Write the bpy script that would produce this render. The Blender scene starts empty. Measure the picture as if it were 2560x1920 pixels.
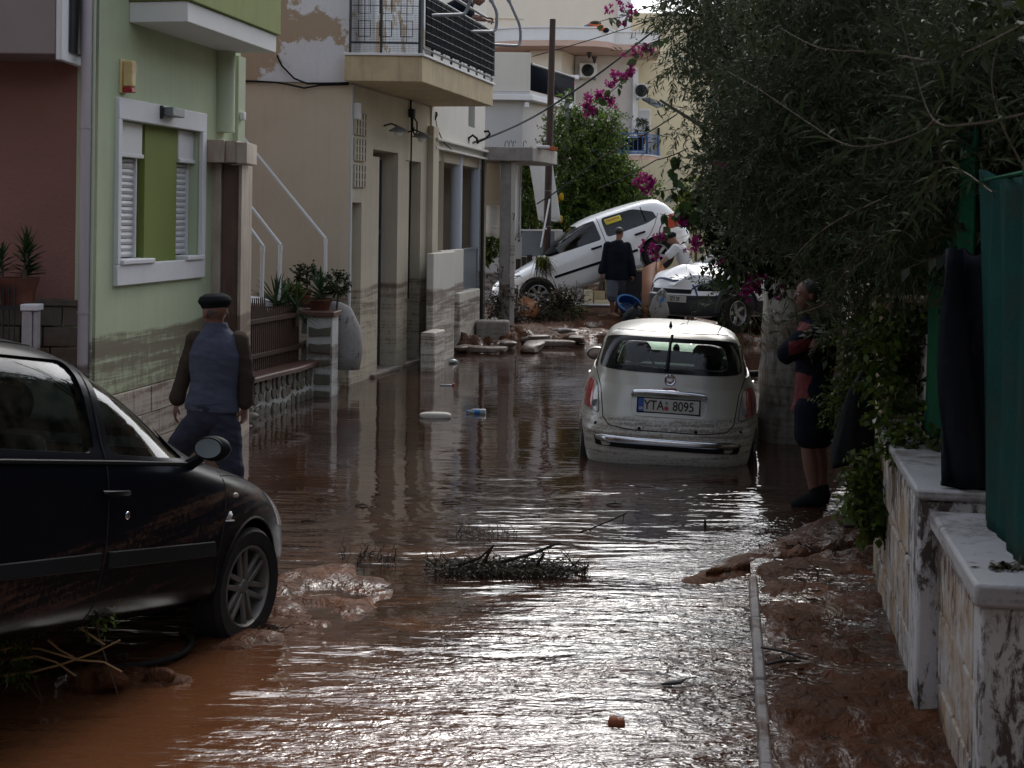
import bpy, bmesh, math, random
import numpy as np
from mathutils import Vector, Matrix
from mathutils.bvhtree import BVHTree

PI = math.pi
scn = bpy.context.scene
COL = scn.collection
random.seed(7)
RNG = np.random.default_rng(11)

# ------------------------------------------------------------------ camera
FPX, CX, CY, ROLL, CAMH = 3500.0, 1280.0, 542.0, 0.013, 2.1
cR = Vector((math.cos(ROLL), 0, math.sin(ROLL)))
cU = Vector((-math.sin(ROLL), 0, math.cos(ROLL)))
cF = Vector((0, 1, 0))
cam_data = bpy.data.cameras.new('camera')
cam = bpy.data.objects.new('camera', cam_data)
COL.objects.link(cam)
cam.matrix_world = Matrix(((cR.x, cU.x, 0, 0), (cR.y, cU.y, -1, 0), (cR.z, cU.z, 0, CAMH), (0, 0, 0, 1)))
cam_data.sensor_width = 36.0
cam_data.lens = 36.0 * FPX / 2560.0
cam_data.shift_y = -(960.0 - CY) / 2560.0
cam_data.clip_start = 0.1
cam_data.clip_end = 2000.0
cam_data.dof.use_dof = True
cam_data.dof.focus_distance = 13.0
cam_data.dof.aperture_fstop = 11.0
scn.camera = cam

# ------------------------------------------------------------------ sky, sun, exposure
SUN_EL, SUN_AZ = math.radians(44), math.radians(14)      # azimuth measured from +Y towards +X
world = bpy.data.worlds.new('World')
scn.world = world
world.use_nodes = True
wn, wl = world.node_tree.nodes, world.node_tree.links
wn.clear()
w_out = wn.new('ShaderNodeOutputWorld')
w_bg = wn.new('ShaderNodeBackground')
w_sky = wn.new('ShaderNodeTexSky')
w_sky.sky_type = 'NISHITA'
w_sky.sun_disc = False
w_sky.sun_elevation = SUN_EL
w_sky.sun_rotation = SUN_AZ
w_sky.air_density = 1.0
w_sky.dust_density = 2.0
w_hs = wn.new('ShaderNodeHueSaturation')
w_hs.inputs['Saturation'].default_value = 0.42
w_tc = wn.new('ShaderNodeTexCoord')
w_mp = wn.new('ShaderNodeMapping')
w_mp.inputs['Scale'].default_value = (1.0, 1.0, 2.2)
w_nz = wn.new('ShaderNodeTexNoise')
w_nz.inputs['Scale'].default_value = 2.3
w_nz.inputs['Detail'].default_value = 6
w_rp = wn.new('ShaderNodeMapRange')
w_rp.inputs['From Min'].default_value = 0.3
w_rp.inputs['From Max'].default_value = 0.7
w_rp.inputs['To Min'].default_value = 0.88
w_rp.inputs['To Max'].default_value = 1.15
w_mul = wn.new('ShaderNodeVectorMath')
w_mul.operation = 'SCALE'
wl.new(w_sky.outputs[0], w_hs.inputs['Color'])
wl.new(w_tc.outputs['Generated'], w_mp.inputs['Vector'])
wl.new(w_mp.outputs[0], w_nz.inputs['Vector'])
wl.new(w_nz.outputs['Fac'], w_rp.inputs['Value'])
wl.new(w_hs.outputs[0], w_mul.inputs[0])
wl.new(w_rp.outputs[0], w_mul.inputs['Scale'])
wl.new(w_mul.outputs[0], w_bg.inputs['Color'])
w_bg.inputs['Strength'].default_value = 0.15
wl.new(w_bg.outputs[0], w_out.inputs['Surface'])

sun_data = bpy.data.lights.new('sun', 'SUN')
sun_data.energy = 0.6
sun_data.angle = math.radians(25)
sun_data.color = (1.0, 0.96, 0.9)
sun = bpy.data.objects.new('sun', sun_data)
COL.objects.link(sun)
sd = Vector((math.sin(SUN_AZ) * math.cos(SUN_EL), math.cos(SUN_AZ) * math.cos(SUN_EL), math.sin(SUN_EL)))
sun.rotation_euler = sd.to_track_quat('Z', 'Y').to_euler()
sun.location = (4, 20, 30)

scn.view_settings.view_transform = 'Standard'
scn.view_settings.look = 'None'
scn.view_settings.exposure = 0.92
scn.view_settings.gamma = 1.0
scn.view_settings.use_curve_mapping = False
scn.cycles.max_bounces = 8
scn.cycles.transparent_max_bounces = 16

# ------------------------------------------------------------------ placement helpers
def ray(px, py):
    return (cR * ((px - CX) / FPX)) - (cU * ((py - CY) / FPX)) + cF

def P(px, py, Y):
    """world point seen at photo pixel (2560x1920) at depth Y"""
    d = ray(px, py)
    return Vector((0, 0, CAMH)) + d * Y

def Pz(px, py, z=0.0):
    d = ray(px, py)
    t = (z - CAMH) / d.z
    return Vector((0, 0, CAMH)) + d * t

# ------------------------------------------------------------------ mesh builder
def V(*a):
    return Vector(a)

class MB:
    def __init__(s):
        s.v, s.f, s.m = [], [], []
    def add(s, vs, fs, mi=0, M=None):
        o = len(s.v)
        if M is not None:
            vs = [M @ Vector(p) for p in vs]
        s.v += [tuple(p) for p in vs]
        s.f += [tuple(i + o for i in f) for f in fs]
        s.m += [mi] * len(fs)
        return s
    def box(s, x0, x1, y0, y1, z0, z1, mi=0, M=None):
        vs = [(x0, y0, z0), (x1, y0, z0), (x1, y1, z0), (x0, y1, z0), (x0, y0, z1), (x1, y0, z1), (x1, y1, z1), (x0, y1, z1)]
        return s.add(vs, [(0, 3, 2, 1), (4, 5, 6, 7), (0, 1, 5, 4), (1, 2, 6, 5), (2, 3, 7, 6), (3, 0, 4, 7)], mi, M)
    def quad(s, a, b, c, d, mi=0):
        return s.add([a, b, c, d], [(0, 1, 2, 3)], mi)
    def tube(s, pts, r, seg=8, mi=0, caps=True, flat=None, side=None, M=None):
        """r: number or list; flat: ratio of second axis; side: preferred first axis"""
        pts = [Vector(p) for p in pts]
        n = len(pts)
        rs = list(r) if hasattr(r, '__len__') else [r] * n
        fl = list(flat) if hasattr(flat, '__len__') else [1.0 if flat is None else flat] * n
        vs, fs = [], []
        prev = Vector(side) if side is not None else None
        for i, p in enumerate(pts):
            t = (pts[min(i + 1, n - 1)] - pts[max(i - 1, 0)])
            if t.length < 1e-9:
                t = Vector((0, 0, 1))
            t.normalize()
            if prev is None:
                prev = Vector((1, 0, 0)) if abs(t.x) < 0.8 else Vector((0, 1, 0))
            a = prev - t * prev.dot(t)
            if a.length < 1e-6:
                a = t.orthogonal()
            a.normalize()
            if side is None:
                prev = a
            b = t.cross(a)
            for k in range(seg):
                an = 2 * PI * k / seg
                vs.append(p + a * (math.cos(an) * rs[i]) + b * (math.sin(an) * rs[i] * fl[i]))
        for i in range(n - 1):
            for k in range(seg):
                k2 = (k + 1) % seg
                fs.append((i * seg + k, i * seg + k2, (i + 1) * seg + k2, (i + 1) * seg + k))
        if caps:
            fs.append(tuple(range(seg - 1, -1, -1)))
            fs.append(tuple((n - 1) * seg + k for k in range(seg)))
        return s.add(vs, fs, mi, M)
    def lathe(s, prof, seg=16, mi=0, M=None):
        """prof: list of (r, z)"""
        vs, fs = [], []
        for r, z in prof:
            for k in range(seg):
                a = 2 * PI * k / seg
                vs.append((r * math.cos(a), r * math.sin(a), z))
        n = len(prof)
        for i in range(n - 1):
            for k in range(seg):
                k2 = (k + 1) % seg
                fs.append((i * seg + k, i * seg + k2, (i + 1) * seg + k2, (i + 1) * seg + k))
        if prof[0][0] > 1e-4:
            fs.append(tuple(range(seg - 1, -1, -1)))
        if prof[-1][0] > 1e-4:
            fs.append(tuple((n - 1) * seg + k for k in range(seg)))
        return s.add(vs, fs, mi, M)
    def ell(s, c, r, seg=12, rings=8, mi=0, M=None):
        T = Matrix.Translation(Vector(c)) @ Matrix.Diagonal((r[0], r[1], r[2], 1))
        if M is not None:
            T = M @ T
        prof = [(max(1e-5, math.sin(PI * i / rings)), -math.cos(PI * i / rings)) for i in range(rings + 1)]
        return s.lathe(prof, seg, mi, T)
    def prism(s, poly, a0, a1, axis='y', mi=0, M=None):
        """poly in the plane normal to axis: y -> (x,z), x -> (y,z), z -> (x,y)"""
        n = len(poly)
        def pt(p, a):
            if axis == 'y': return (p[0], a, p[1])
            if axis == 'x': return (a, p[0], p[1])
            return (p[0], p[1], a)
        vs = [pt(p, a0) for p in poly] + [pt(p, a1) for p in poly]
        fs = [tuple(range(n)), tuple(range(2 * n - 1, n - 1, -1))]
        for i in range(n):
            j = (i + 1) % n
            fs.append((i, i + n, j + n, j))
        return s.add(vs, fs, mi, M)
    def mesh(s, name, mats, smooth=True, angle=38, fix=True):
        me = bpy.data.meshes.new(name)
        me.from_pydata(s.v, [], s.f)
        for m in (mats if isinstance(mats, (list, tuple)) else [mats]):
            me.materials.append(m)
        me.polygons.foreach_set('material_index', s.m)
        if fix and len(s.f) < 30000:
            bm = bmesh.new()
            bm.from_mesh(me)
            bmesh.ops.recalc_face_normals(bm, faces=bm.faces)
            bm.to_mesh(me)
            bm.free()
        if smooth:
            me.polygons.foreach_set('use_smooth', [True] * len(me.polygons))
            me.set_sharp_from_angle(angle=math.radians(angle))
        me.update()
        return me
    def build(s, name, mats, parent=None, smooth=True, bev=0, angle=38, fix=True):
        o = bpy.data.objects.new(name, s.mesh(name, mats, smooth, angle, fix))
        COL.objects.link(o)
        if parent is not None:
            o.parent = parent
        if bev:
            b = o.modifiers.new('bevel', 'BEVEL')
            b.width = bev
            b.segments = 2
            b.limit_method = 'ANGLE'
            b.angle_limit = math.radians(40)
        return o

def tag(o, label=None, cat=None, group=None, kind=None):
    if label: o['label'] = label
    if cat: o['category'] = cat
    if group: o['group'] = group
    if kind: o['kind'] = kind
    return o

def thing(name, label, cat, loc=(0, 0, 0), rotz=0.0, group=None, M=None):
    o = bpy.data.objects.new(name, None)
    o.empty_display_size = 0.2
    COL.objects.link(o)
    if M is not None:
        o.matrix_world = M
    else:
        o.location = loc
        o.rotation_euler = (0, 0, rotz)
    return tag(o, label, cat, group)

def copy_tree(o, parent=None):
    c = o.copy()
    COL.objects.link(c)
    if parent is not None:
        c.parent = parent
    for ch in list(o.children):
        copy_tree(ch, c)
    return c

def struct(o):
    o['kind'] = 'structure'
    return o

def link(me, name, parent=None):
    o = bpy.data.objects.new(name, me)
    COL.objects.link(o)
    if parent is not None:
        o.parent = parent
    return o

def align(p0, p1):
    """matrix whose z runs from p0 to p1 (length kept)"""
    p0, p1 = Vector(p0), Vector(p1)
    d = p1 - p0
    return Matrix.Translation(p0) @ d.to_track_quat('Z', 'Y').to_matrix().to_4x4()

def smoothstep(a, b, x):
    t = np.clip((x - a) / (b - a), 0, 1)
    return t * t * (3 - 2 * t)

# ------------------------------------------------------------------ materials
def _n(nt, typ, **kw):
    n = nt.nodes.new('ShaderNode' + typ)
    for k, v in kw.items():
        if k.startswith('i_'):
            key = k[2:].replace('_', ' ')
            n.inputs[key].default_value = v
        else:
            setattr(n, k, v)
    return n

def _math(nt, op, a, b=None, clamp=False):
    n = nt.nodes.new('ShaderNodeMath')
    n.operation = op
    n.use_clamp = clamp
    for i, x in enumerate((a, b)):
        if x is None: continue
        if isinstance(x, (int, float)): n.inputs[i].default_value = x
        else: nt.links.new(x, n.inputs[i])
    return n.outputs[0]

def _range(nt, x, a, b, c=0.0, d=1.0):
    n = _n(nt, 'MapRange')
    n.inputs['From Min'].default_value = a
    n.inputs['From Max'].default_value = b
    n.inputs['To Min'].default_value = c
    n.inputs['To Max'].default_value = d
    nt.links.new(x, n.inputs['Value'])
    return n.outputs[0]

def _noise(nt, vec, scale, detail=4, rough=0.55, sc=(1, 1, 1), dist=0.0):
    m = _n(nt, 'Mapping')
    m.inputs['Scale'].default_value = sc
    nt.links.new(vec, m.inputs['Vector'])
    n = _n(nt, 'TexNoise')
    n.inputs['Scale'].default_value = scale
    n.inputs['Detail'].default_value = detail
    n.inputs['Roughness'].default_value = rough
    n.inputs['Distortion'].default_value = dist
    nt.links.new(m.outputs[0], n.inputs['Vector'])
    return n.outputs['Fac']

def _mix(nt, fac, a, b):
    n = _n(nt, 'Mix', data_type='RGBA')
    for sock, x in ((n.inputs[0], fac), (n.inputs[6], a), (n.inputs[7], b)):
        if isinstance(x, (int, float)): sock.default_value = x
        elif isinstance(x, (tuple, list)): sock.default_value = (*x[:3], 1)
        else: nt.links.new(x, sock)
    return n.outputs[2]

MUD = (0.075, 0.036, 0.02)
MUDL = (0.21, 0.135, 0.085)

def mat(name, col, rough=0.7, metal=0.0, var=0.15, vs=2.0, bump=0.0, bs=30.0, mud=None, spec=0.5, coat=0.0,
        col2=None, c2amt=0.5, c2s=3.0, c2sc=(1, 1, 1), c2edge=0.05, streak=0.0, mudamt=1.0, dust=0.0, sheen=0.0, trans=0.0, alpha=1.0, style='band'):
    m = bpy.data.materials.new(name)
    m.use_nodes = True
    nt = m.node_tree
    b = nt.nodes['Principled BSDF']
    geo = _n(nt, 'NewGeometry')
    pos = geo.outputs['Position']
    tc = _n(nt, 'TexCoord')
    obj = tc.outputs['Object']
    base = tuple(col)
    nz = _noise(nt, obj, vs, 5, 0.6)
    f = _range(nt, nz, 0.25, 0.75)
    lo = tuple(c * (1 - var) for c in base)
    hi = tuple(min(1, c * (1 + var)) for c in base)
    c = _mix(nt, f, lo, hi)
    rgh = rough
    if col2 is not None:
        n2 = _noise(nt, obj, c2s, 6, 0.62, c2sc)
        f2 = _range(nt, n2, 1 - c2amt - c2edge, 1 - c2amt + c2edge)
        c = _mix(nt, f2, c, col2)
    if streak:
        n3 = _noise(nt, obj, 6.0, 4, 0.6, (2.2, 2.2, 0.12))
        f3 = _math(nt, 'MULTIPLY', _range(nt, n3, 0.5, 0.75), streak)
        c = _mix(nt, f3, c, tuple(x * 0.45 for x in base))
    rsock = None
    if dust:
        n5 = _noise(nt, obj, 1.4, 5, 0.6)
        f5 = _math(nt, 'MULTIPLY', _range(nt, n5, 0.3, 0.8), dust)
        c = _mix(nt, f5, c, (0.22, 0.18, 0.13))
        rsock = _range(nt, f5, 0, 1, rough, 0.8)
    if mud is not None:
        # flood mud: horizontal bands, drips and splashes up to a tide line (world height)
        sep = _n(nt, 'SeparateXYZ')
        nt.links.new(pos, sep.inputs[0])
        z = sep.outputs['Z']
        wob = _noise(nt, pos, 1.1, 3, 0.5, (1, 1, 0.1))
        zz = _math(nt, 'ADD', z, _range(nt, wob, 0.3, 0.7, -0.03, 0.03))
        tide = _range(nt, zz, mud + 0.015, mud - 0.015)
        if style == 'splash':
            band = _noise(nt, pos, 1.6, 4, 0.6, (1, 1, 1.0))
            drip = _noise(nt, pos, 13.0, 7, 0.78, (1.5, 1.5, 0.55), 0.5)
            wa, wb_ = 0.4, 0.6
        elif style == 'film':
            band = _noise(nt, pos, 5.0, 5, 0.7, (0.35, 0.35, 7.0), 0.4)
            drip = _noise(nt, pos, 42.0, 6, 0.8, (1, 1, 1), 0.3)
            wa, wb_ = 0.5, 0.5
        else:
            band = _noise(nt, pos, 2.4, 6, 0.7, (0.3, 0.3, 6.5), 0.7)
            drip = _noise(nt, pos, 12.0, 7, 0.78, (1.3, 1.3, 0.45), 0.6)
            wa, wb_ = 0.6, 0.4
        pat = _math(nt, 'ADD', _math(nt, 'MULTIPLY', band, wa), _math(nt, 'MULTIPLY', drip, wb_))
        # more mud near the tide line and near the ground
        up = _range(nt, z, mud - 0.45, mud, 0.0, 0.03 if style == 'splash' else 0.08)
        pat = _math(nt, 'ADD', pat, up)
        kw_ = 0.05 if style == 'splash' else 0.1
        k = _range(nt, pat, 0.53 - 0.06 * mudamt, 0.53 + kw_ - 0.06 * mudamt)
        k = _math(nt, 'MULTIPLY', k, tide)
        film = _math(nt, 'MULTIPLY', _math(nt, 'MULTIPLY', tide, _range(nt, band, 0.35, 0.65)), 0.34 * max(0.0, min(1.0, mudamt)))
        c = _mix(nt, film, c, MUDL)
        c = _mix(nt, _math(nt, 'MULTIPLY', k, 0.92 if style == 'splash' else 0.72), c, (0.04, 0.021, 0.013) if style == 'splash' else MUD)
        nt.links.new(_range(nt, k, 0, 1, rough, 0.55), b.inputs['Roughness'])
    else:
        b.inputs['Roughness'].default_value = rough
        if rsock is not None:
            nt.links.new(rsock, b.inputs['Roughness'])
    nt.links.new(c, b.inputs['Base Color'])
    b.inputs['Metallic'].default_value = metal
    b.inputs['Specular IOR Level'].default_value = spec
    b.inputs['Coat Weight'].default_value = coat
    b.inputs['Coat Roughness'].default_value = 0.06
    if alpha < 1:
        b.inputs['Alpha'].default_value = alpha
    if bump:
        bn = _noise(nt, obj, bs, 5, 0.6)
        bp = _n(nt, 'Bump')
        bp.inputs['Strength'].default_value = bump
        bp.inputs['Distance'].default_value = 0.01
        nt.links.new(bn, bp.inputs['Height'])
        nt.links.new(bp.outputs[0], b.inputs['Normal'])
    return m

def glassy(name, tint=(0.25, 0.4, 0.36), refl=1.0, through=0.6, dirty=0.15):
    """thin tinted pane: see-through mixed with a mirror-like sheen and some grime"""
    m = bpy.data.materials.new(name)
    m.use_nodes = True
    nt = m.node_tree
    nt.nodes.clear()
    out = _n(nt, 'OutputMaterial')
    tr = _n(nt, 'BsdfTransparent')
    tr.inputs['Color'].default_value = (*tuple(t * through for t in tint), 1)
    gl = _n(nt, 'BsdfGlossy')
    gl.inputs['Roughness'].default_value = 0.02
    gl.inputs['Color'].default_value = (refl, refl, refl, 1)
    fr = _n(nt, 'Fresnel')
    fr.inputs['IOR'].default_value = 1.55
    mx = _n(nt, 'MixShader')
    nt.links.new(fr.outputs[0], mx.inputs[0])
    nt.links.new(tr.outputs[0], mx.inputs[1])
    nt.links.new(gl.outputs[0], mx.inputs[2])
    df = _n(nt, 'BsdfDiffuse')
    df.inputs['Color'].default_value = (0.13, 0.115, 0.09, 1)
    geo = _n(nt, 'NewGeometry')
    nz = _noise(nt, geo.outputs['Position'], 9.0, 6, 0.7)
    f = _math(nt, 'MULTIPLY', _range(nt, nz, 0.35, 0.75), dirty)
    m2 = _n(nt, 'MixShader')
    nt.links.new(f, m2.inputs[0])
    nt.links.new(mx.outputs[0], m2.inputs[1])
    nt.links.new(df.outputs[0], m2.inputs[2])
    nt.links.new(m2.outputs[0], out.inputs['Surface'])
    return m

def leafmat(name, c1, c2, rough=0.45, trans=0.25, c3=None, spec=0.22):
    m = bpy.data.materials.new(name)
    m.use_nodes = True
    nt = m.node_tree
    b = nt.nodes['Principled BSDF']
    out = nt.nodes['Material Output']
    geo = _n(nt, 'NewGeometry')
    rnd = geo.outputs['Random Per Island']
    c = _mix(nt, rnd, c1, c2)
    if c3 is not None:
        c = _mix(nt, geo.outputs['Backfacing'], c, c3)
    nt.links.new(c, b.inputs['Base Color'])
    b.inputs['Roughness'].default_value = rough
    b.inputs['Specular IOR Level'].default_value = spec
    t = _n(nt, 'BsdfTranslucent')
    nt.links.new(c, t.inputs['Color'])
    mx = _n(nt, 'MixShader')
    mx.inputs[0].default_value = trans
    nt.links.new(b.outputs[0], mx.inputs[1])
    nt.links.new(t.outputs[0], mx.inputs[2])
    nt.links.new(mx.outputs[0], out.inputs['Surface'])
    return m

TIDE = 1.13
M = {}
M['green_wall'] = mat('green_plaster', (0.42, 0.48, 0.32), 0.85, var=0.08, bump=0.25, bs=60, mud=TIDE, streak=0.12, mudamt=1.25)
M['green_light'] = mat('pale_green_plaster', (0.42, 0.47, 0.34), 0.85, var=0.06, bump=0.2, bs=50, mud=TIDE)
M['olive_paint'] = mat('olive_green_paint', (0.17, 0.21, 0.045), 0.8, var=0.07, bump=0.15, bs=60, streak=0.1)
M['olive_paint2'] = mat('olive_green_parapet', (0.2, 0.235, 0.07), 0.8, var=0.1, bump=0.15, bs=60, streak=0.25)
M['white_trim'] = mat('white_painted_trim', (0.66, 0.66, 0.67), 0.7, var=0.04, bump=0.1, bs=40, streak=0.1)
M['white_soffit'] = mat('white_soffit', (0.62, 0.62, 0.6), 0.8, var=0.05, bump=0.1, bs=40)
M['shutter'] = mat('white_shutter', (0.6, 0.6, 0.6), 0.5, var=0.04)
M['marble'] = mat('veined_marble', (0.4, 0.34, 0.28), 0.4, var=0.2, vs=3, col2=(0.28, 0.2, 0.15), c2amt=0.45, c2s=4, c2sc=(3, 3, 0.5), c2edge=0.12, mud=TIDE)
M['brown_marble'] = mat('brown_stone_door', (0.11, 0.06, 0.042), 0.45, var=0.3, vs=3, col2=(0.16, 0.1, 0.075), c2amt=0.42, c2s=4, c2sc=(3, 3, 0.4), c2edge=0.1, mud=TIDE, mudamt=0.5)
M['tile'] = mat('pale_wall_tile', (0.42, 0.36, 0.3), 0.5, var=0.2, vs=4, mud=TIDE, mudamt=0.7)
M['pink_wall'] = mat('salmon_roughcast', (0.24, 0.12, 0.098), 0.9, var=0.12, bump=1.0, bs=34, mud=TIDE)
M['brown_slab'] = mat('beige_balcony_plaster', (0.24, 0.2, 0.19), 0.85, var=0.08, bump=0.15)
M['ashlar'] = mat('dark_stone_block', (0.105, 0.088, 0.07), 0.85, var=0.3, vs=6, bump=0.7, bs=25, mud=TIDE, mudamt=0.5)
M['pipe'] = mat('painted_drain_pipe', (0.42, 0.38, 0.4), 0.5, var=0.06, mud=0.95, mudamt=1.2)
M['alarm'] = mat('cream_alarm_plastic', (0.62, 0.47, 0.22), 0.5, var=0.05)
M['red_plastic'] = mat('red_plastic', (0.3, 0.012, 0.02), 0.35)
M['grey_metal'] = mat('grey_metal', (0.18, 0.2, 0.21), 0.45, 0.3, bump=0.1)
M['galv'] = mat('galvanised_tube', (0.17, 0.18, 0.19), 0.5, 0.4, var=0.2, vs=8)
M['white_rail'] = mat('white_enamel_rail', (0.68, 0.7, 0.72), 0.4, var=0.05)
M['white_peel'] = mat('peeling_whitewash', (0.6, 0.62, 0.64), 0.85, var=0.05, bump=0.5, bs=18, col2=(0.36, 0.28, 0.19), c2amt=0.475, c2s=1.3, c2edge=0.012, streak=0.1)
M['beige_wall'] = mat('beige_plaster', (0.5, 0.44, 0.34), 0.88, var=0.08, vs=1.2, bump=0.3, bs=45, mud=TIDE + 0.02, mudamt=0.55, streak=0.12)
M['beige_front'] = mat('shopfront_plaster', (0.46, 0.41, 0.32), 0.85, var=0.1, bump=0.25, mud=TIDE + 0.05, mudamt=0.35, streak=0.25)
M['cream_slab'] = mat('stained_cream_slab', (0.46, 0.37, 0.23), 0.85, var=0.2, vs=2.5, bump=0.4, bs=20, streak=0.5)
M['concrete'] = mat('weathered_concrete', (0.26, 0.24, 0.22), 0.9, var=0.25, vs=5, bump=0.6, bs=22, mud=0.9, mudamt=0.7, streak=0.4)
M['black_iron'] = mat('black_iron', (0.012, 0.013, 0.016), 0.45, var=0.1)
M['brown_iron'] = mat('muddy_iron', (0.05, 0.022, 0.016), 0.6, var=0.3, vs=8, bump=0.2)
M['dark_net'] = mat('black_shade_net', (0.007, 0.009, 0.014), 0.9, spec=0.05, var=0.2, bump=0.3, bs=120)
M['door_steel'] = mat('dark_steel_door', (0.05, 0.062, 0.078), 0.35, var=0.1, mud=TIDE + 0.05, mudamt=0.6)
M['dark_int'] = mat('dark_interior', (0.02, 0.02, 0.022), 0.8)
M['white_wall'] = mat('white_house_plaster', (0.52, 0.5, 0.46), 0.85, var=0.05, bump=0.2, mud=1.05, mudamt=0.9, streak=0.12)
M['blue_white'] = mat('bluish_white_column', (0.44, 0.48, 0.55), 0.8, var=0.05, mud=TIDE, mudamt=0.5)
M['warm_wall'] = mat('warm_porch_wall', (0.36, 0.31, 0.24), 0.85, var=0.08, mud=TIDE)
M['wire_glass'] = mat('frosted_grey_panel', (0.14, 0.16, 0.18), 0.3, var=0.15)
M['cream'] = mat('cream_render', (0.64, 0.57, 0.4), 0.85, var=0.05, bump=0.1, streak=0.08)
M['cream_w'] = mat('offwhite_render', (0.68, 0.62, 0.52), 0.85, var=0.04, bump=0.1)
M['mauve'] = mat('pale_pinkish_render', (0.54, 0.5, 0.48), 0.85, var=0.05, bump=0.1)
M['pink_slab'] = mat('pink_slab_edge', (0.5, 0.35, 0.29), 0.8, var=0.06)
M['pink_far'] = mat('rose_render', (0.5, 0.2, 0.22), 0.85, var=0.06)
M['blue_rail'] = mat('blue_painted_iron', (0.02, 0.09, 0.26), 0.4)
M['grey_wall'] = mat('grey_white_render', (0.46, 0.46, 0.47), 0.85, var=0.05, bump=0.1, mud=0.8)
M['pole'] = mat('tarred_wood_pole', (0.035, 0.018, 0.014), 0.75, var=0.4, vs=7, bump=0.8, bs=25)
M['cable'] = mat('black_cable', (0.012, 0.012, 0.013), 0.7, spec=0.15)
M['white_cloth'] = mat('white_awning_cloth', (0.55, 0.56, 0.57), 0.85, var=0.06)
M['wood'] = mat('brown_board', (0.2, 0.075, 0.03), 0.55, var=0.25, vs=5, bump=0.2)
M['wood2'] = mat('orange_brown_board', (0.3, 0.12, 0.045), 0.55, var=0.2, vs=5, bump=0.2)
M['dark_wood'] = mat('wet_dark_wood', (0.02, 0.013, 0.01), 0.6, spec=0.25, var=0.4, vs=9, bump=0.5)
M['terracotta'] = mat('terracotta', (0.3, 0.085, 0.035), 0.7, var=0.2, vs=8, bump=0.2)
M['dark_terracotta'] = mat('muddy_terracotta', (0.11, 0.035, 0.02), 0.65, var=0.3, vs=8, bump=0.2)
M['slate'] = mat('grey_green_slate', (0.1, 0.095, 0.072), 0.5, var=0.3, vs=8, bump=0.4, bs=25, mud=0.55, mudamt=0.0)
M['mortar'] = mat('white_mortar', (0.46, 0.46, 0.45), 0.85, var=0.12, vs=9, bump=0.4, mud=0.6, mudamt=0.5)
M['coping'] = mat('muddy_brown_coping', (0.1, 0.05, 0.038), 0.45, var=0.3, vs=6, bump=0.4)
M['block_wall'] = mat('whitewashed_block_wall', (0.6, 0.58, 0.55), 0.85, var=0.08, vs=6, bump=0.8, bs=24, mud=1.02, mudamt=0.55, style='splash',
                      col2=(0.4, 0.27, 0.16), c2amt=0.5, c2s=5, c2edge=0.12)
M['cap_white'] = mat('white_wall_cap', (0.44, 0.44, 0.44), 0.6, var=0.08, vs=5, bump=0.5, bs=30, mud=1.2, mudamt=-0.3)
M['pier'] = mat('whitewashed_pier', (0.6, 0.6, 0.59), 0.8, var=0.08, vs=7, bump=0.5, bs=30, mud=1.0, mudamt=0.1, style='splash')
M['pier_muddy'] = mat('mud_splashed_pier', (0.6, 0.6, 0.59), 0.8, var=0.08, vs=7, bump=0.5, bs=30, mud=0.86, mudamt=0.45, style='splash')
M['yellow_wall'] = mat('yellowed_plaster', (0.42, 0.34, 0.22), 0.85, var=0.15, vs=5, bump=0.5, mud=1.0, mudamt=0.5)
M['green_net'] = mat('green_shade_cloth', (0.008, 0.052, 0.044), 0.85, spec=0.1, var=0.25, vs=3, bump=0.4, bs=90, col2=(0.045, 0.028, 0.018), c2amt=0.3, c2s=2.2, c2edge=0.2)
M['green_net2'] = mat('bright_green_net', (0.008, 0.07, 0.035), 0.85, spec=0.1, var=0.3, vs=5, bump=0.4, bs=90)
M['navy_tarp'] = mat('navy_tarpaulin', (0.006, 0.008, 0.014), 0.6, spec=0.15, var=0.3, vs=6, bump=0.5, bs=20)
M['black_bag'] = mat('black_bin_bag', (0.004, 0.005, 0.007), 0.5, spec=0.15, var=0.3, bump=1.0, bs=14)
M['bark_white'] = mat('whitewashed_bark', (0.32, 0.31, 0.29), 0.9, var=0.2, vs=9, bump=1.0, bs=18, mud=1.15, mudamt=0.7,
                      col2=(0.13, 0.11, 0.09), c2amt=0.45, c2s=9, c2sc=(1.5, 1.5, 0.5), c2edge=0.1)
M['bark'] = mat('olive_bark', (0.09, 0.075, 0.055), 0.9, var=0.35, vs=9, bump=1.0, bs=20)
M['twig'] = mat('brown_twig', (0.07, 0.045, 0.026), 0.8, var=0.3)
M['wet_twig'] = mat('wet_dark_twig', (0.016, 0.009, 0.007), 0.55, spec=0.3, var=0.4)
M['straw'] = mat('pale_dry_stalk', (0.28, 0.17, 0.07), 0.7, var=0.2)
M['rubber'] = mat('tyre_rubber', (0.014, 0.013, 0.013), 0.85, spec=0.2, var=0.3, vs=12, dust=0.06)
M['alloy'] = mat('silver_alloy', (0.42, 0.43, 0.45), 0.3, 0.75, var=0.1, dust=0.2)
M['alloy_dk'] = mat('muddy_alloy', (0.17, 0.165, 0.16), 0.4, 0.6, var=0.25, vs=8, dust=0.35)
M['chrome'] = mat('chrome', (0.6, 0.62, 0.66), 0.12, 1.0, var=0.03, dust=0.12)
M['black_trim'] = mat('black_plastic_trim', (0.008, 0.009, 0.011), 0.6, spec=0.12, var=0.2)
M['grey_trim'] = mat('dark_grey_cladding', (0.02, 0.023, 0.03), 0.6, var=0.15, dust=0.1)
M['gap'] = mat('panel_gap', (0.01, 0.01, 0.011), 0.9)
M['seat_dark'] = mat('dark_car_seat', (0.018, 0.022, 0.026), 0.9, spec=0.1, var=0.2)
M['seat_pale'] = mat('pale_headrest', (0.16, 0.2, 0.2), 0.6, var=0.1)
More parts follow.
